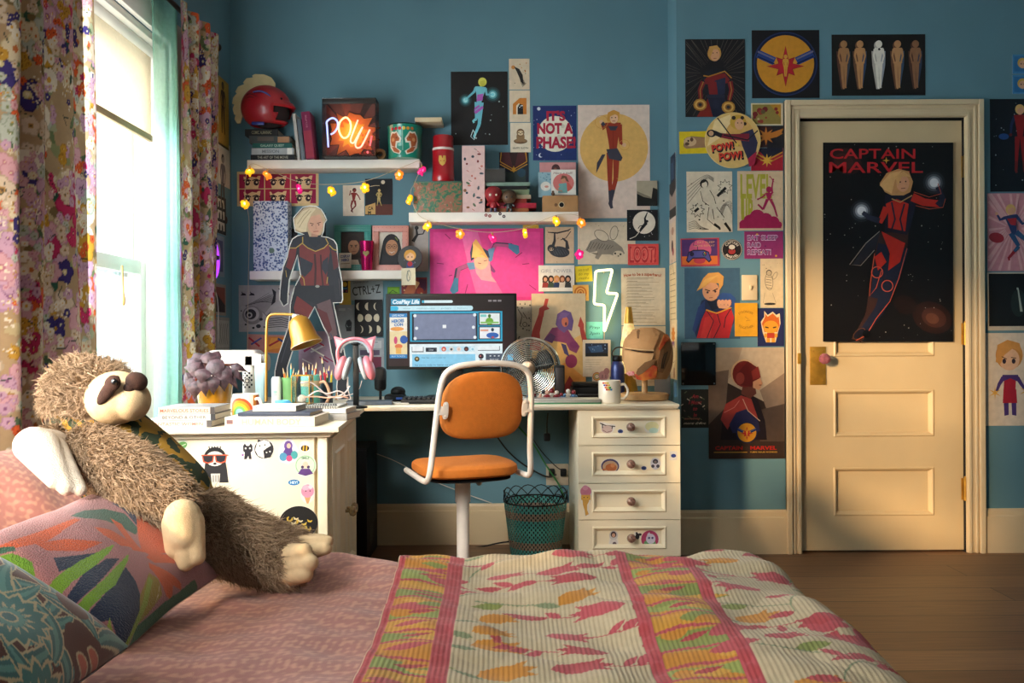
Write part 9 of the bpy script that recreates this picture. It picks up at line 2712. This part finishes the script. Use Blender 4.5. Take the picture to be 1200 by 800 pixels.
# white mug, bottle, lava lamp, cardboard helmet
a=Art(22,18)
for k,(x,y,c)in enumerate(((4,3,'#c9432c'),(8,3,'#d8902c'),(12,3,'#c9b23a'),(6,7,'#4a3a8a'),(10,7,'#c9432c'),(14,7,'#d8a02c'),(8,11,'#d85a2c'),(12,11,'#d8c03a'),(16,11,'#3a9a5a'),(10,14.5,'#c93a4a'),(14,14.5,'#d8902c'),(18,14.5,'#2c7ab0'))):a.poly(c,[(x-2,y-1.5),(x+2,y-1.7),(x+1.6,y+1.6),(x-1.8,y+1.5)])
mug('cream mug with a small rainbow print on the desk beside the laptop',top(714,3.64),.0475,.097,M_cup,-.25,a,.0024,-.32)
c=top(723.5,3.97);t=thing('water_bottle','navy water bottle with a black loop cap behind the mug','bottle',c);h=hgt(417,3.97)-CT
b=nb();lathe(b,[(.030,0),(.032,.005),(.032,h*.70),(.026,h*.82),(.021,h*.86)],n=30);obj('body',b,mat('navy_bottle','#2c3a72',.35,.3,var=.12,coat=.3),t)
b=nb();lathe(b,[(.023,h*.86),(.024,h*.87),(.024,h*.97),(.020,h)],n=26);obj('cap',b,M_black,t)
b=nb();tube(b,smooth_path([(-.020,0,h*.96),(-.024,0,h+.010),(-.008,0,h+.034),(.022,0,h+.036),(.036,0,h+.020),(.028,0,h+.004)],5),.0035,8);obj('loop',b,M_black,t)
D=4.06
c=top(737,D);t=thing('lava_lamp','glowing lava lamp with brass cap and foot behind the cardboard helmet','lamp',c);h=hgt(360.5,D)-CT
b=nb();lathe(b,[(.048,0),(.048,.004),(.030,.085),(.033,.105),(.034,.110)],n=30);obj('base',b,M_brass,t)
b=nb();lathe(b,[(.034,.110),(.043,.17),(.040,.25),(.022,h-.078)],n=30);obj('globe',b,mat('glowing_glass','#f0d9a0',.3,emit=.5,ecol='#ffcf78',var=.35,scale=40),t)
b=nb();lathe(b,[(.023,h-.078),(.014,h)],n=28);obj('cap',b,M_brass,t)
lamp('lava_light','POINT',t.location+Vector((-.03,-.08,.2)),(0,0,-1),.5,(1,.75,.35),shadow_soft_size=.06)
# cardboard helmet on a wooden stand
D=3.83
k=D/F
hx_=px(757,430,D)
t=thing('cardboard_helmet','brown cardboard helmet with red patches on a wooden display stand','helmet',(px(756,470,D).x,D,CT+.0006))
z0=CT
b=nb();lathe(b,[(.100,0),(.108,.004),(.108,.026),(.103,.030)],(-.004,0,0),44);obj('stand_base',b,mat('pine_wood','#c79a66',.55,var=.12,scale=6,stretch=(1,8,8)),t)
zp=lambda y:px(757,y,D).z-z0
b=nb();cyl(b,(-.002,0,.030),(-.002,0,zp(425)),.0135,18);obj('stand_post',b,mat('pine_wood'),t)
HB,HT=zp(444),zp(384)
M_hc=mat('kraft_card','#b98a5a',.75,var=.10,scale=9,bump=.08,bscale=90)
M_hd=mat('dark_kraft_card','#7a5634',.8,var=.12,scale=9)
M_hr=mat('red_paint_card','#a82c1c',.6,var=.3,scale=26,color2='#c8742c')
cx=0.0
def prof(zf): # half width along x (front-back seen side on) and y by height fraction
    return(.078+.026*math.sin(math.pi*min(1,zf*1.05))**.7)*(1 if zf<.72 else math.sqrt(max(.02,1-((zf-.72)/.30)**2)))
b=nb();rings=[]
hh_=HT-HB
for i in range(15):
    zf=i/14
    ring=[]
    for j in range(28):
        an=2*math.pi*j/28
        rx=prof(zf)*1.10;ry=prof(zf)*.88
        x,y=rx*math.cos(an),ry*math.sin(an)
        if x<-.05 and zf<.35:x+=(.35-zf)*.10*(-x-.05)/.05 # the jaw tucks in under the face
        ring.append(b.verts.new((x+.012,y,HB+hh_*zf)))
    rings.append(ring)
ring_faces(b,rings,True,0,False,True)
obj('dome',b,M_hc,t,smooth=True,angle=14)
b=nb() # forehead plate and faceplate on the left front, folded planes with a brow slit between
def plate(pts,off,th=.004):
    P0=[Vector(p)for p in pts];n_=(P0[1]-P0[0]).cross(P0[2]-P0[0]).normalized()
    if n_.y>0:n_=-n_
    A_=[b.verts.new(p+n_*off)for p in P0];C_=[b.verts.new(p+n_*(off-th))for p in P0]
    b.faces.new(A_);b.faces.new(list(reversed(C_)))
    for i in range(len(P0)):
        j=(i+1)%len(P0);b.faces.new((A_[i],A_[j],C_[j],C_[i]))
W3=lambda x,y,dy:Vector(((x-756)*k,dy,zp(y)))
def shellp(x,y):
    """A point just outside the dome where the picture shows x, y."""
    zf=max(0,min(1,(zp(y)-HB)/hh_));rx,ry=prof(zf)*1.10,prof(zf)*.88;xx=(x-756)*k-.012
    s=max(0.0,1-(xx/rx)**2);return Vector((xx+.012,-ry*math.sqrt(s)-.004,zp(y)))
def sheetplate(poly_px,name,m,lift=.004):
    bb=nb();c0=(sum(p[0]for p in poly_px)/len(poly_px),sum(p[1]for p in poly_px)/len(poly_px))
    loops=[]
    for s in(1,.66,.33):
        loops.append([bb.verts.new(shellp(c0[0]+(x-c0[0])*s,c0[1]+(y-c0[1])*s)+Vector((0,-lift,0)))for x,y in poly_px])
    ring_faces(bb,loops,True,0,False,True)
    o=obj(name,bb,m,t,smooth=False);md=o.modifiers.new('thickness','SOLIDIFY');md.thickness=.004;md.offset=0;return o
def densify(pts,n=3):
    out=[]
    for i in range(len(pts)):
        (x0,y0),(x1,y1)=pts[i],pts[(i+1)%len(pts)]
        out+=[(x0+(x1-x0)*q/n,y0+(y1-y0)*q/n)for q in range(n)]
    return out
HZ=lambda pts:densify([(680+x/6.15,350+y/6.15)for x,y in pts])
sheetplate(HZ([(318,355),(345,270),(380,225),(450,212),(540,225),(560,250),(520,320),(500,375),(440,365)]),'brow_plate',M_hc,.005)
sheetplate(HZ([(312,372),(360,380),(440,392),(505,395),(490,440),(420,495),(385,540),(330,535),(312,470)]),'face_plate',mat('pale_kraft_card','#c79c6c',.75,var=.08,scale=9),.005)
b=nb()
pts=[shellp(680+x/6.15,350+y/6.15)+Vector((0,-.006,0))for x,y in((316,362),(360,370),(430,380),(504,383))]
tube(b,smooth_path(pts,4),[.0015]*4+[.0028]*8+[.002],6);obj('eye_slit',b,mat('slit_black','#0c0906',.9),t)
b=nb();pts=[shellp(680+x/6.15,350+y/6.15)+Vector((0,-.007,0))for x,y in((316,352),(370,360),(440,368),(506,370))];tube(b,smooth_path(pts,4),.0018,6);obj('brow_edge',b,mat('pale_edge_card','#e0c090',.6),t)
sheetplate(HZ([(560,330),(600,270),(625,290),(640,360),(620,430),(570,530),(530,520),(540,430)]),'ear_panel',M_hd,.006)
sheetplate(HZ([(585,262),(620,258),(634,300),(605,300),(572,345),(548,372),(540,360)]),'red_patch',M_hr,.010)
sheetplate(HZ([(376,540),(420,525),(500,470),(530,490),(525,560),(440,585),(395,575)]),'red_patch',M_hr,.010)
sheetplate(HZ([(385,530),(395,500),(440,455),(520,430),(505,465),(430,530),(400,548)]),'cheek_panel',M_hd,.013)
sheetplate(HZ([(395,285),(398,240),(412,225),(422,228),(410,262),(405,288)]),'slot_tab',M_hd,.007)
b=nb()
for(q0,q1,q2)in(((590,390),(570,430),(560,500)),((606,380),(585,440),(572,500))):
    tube(b,smooth_path([shellp(680+x/6.15,350+y/6.15)+Vector((0,-.010,0))for x,y in(q0,q1,q2)],4),.0018,6)
obj('groove',b,mat('slit_black'),t)
sheetplate(HZ([(325,535),(340,518),(372,522),(376,545),(345,552)]),'mouth_print',mat('pink_print','#c9506a',.6,color2='#d9b8a8',scale=60),.009)
b=nb();box2(b,(-.038,-.003,0),(.038,.003,.105),.001);o=tag(obj('grey_panel',b,mat('grey_board','#6d6a66',.6),None,top(776,4.06)),'grey board standing behind the cardboard helmet’s stand','board');o.rotation_euler=(0,0,.0)
b=nb();lathe(b,[(.016,0),(.017,.004),(.018,.07),(.012,.074)],n=20);o=tag(obj('blue_cup',b,mat('blue_cup_plastic','#5a84a4',.35),None,top(793.5,4.02)),'small blue cup in the alcove corner behind the cardboard helmet','cup')
b=nb();box2(b,(-.02,-.02,0),(.02,.02,.03),.004);tag(obj('lighter_box',b,M_black,None,top(748,3.98)),'small dark box on the desk behind the wooden stand','box')
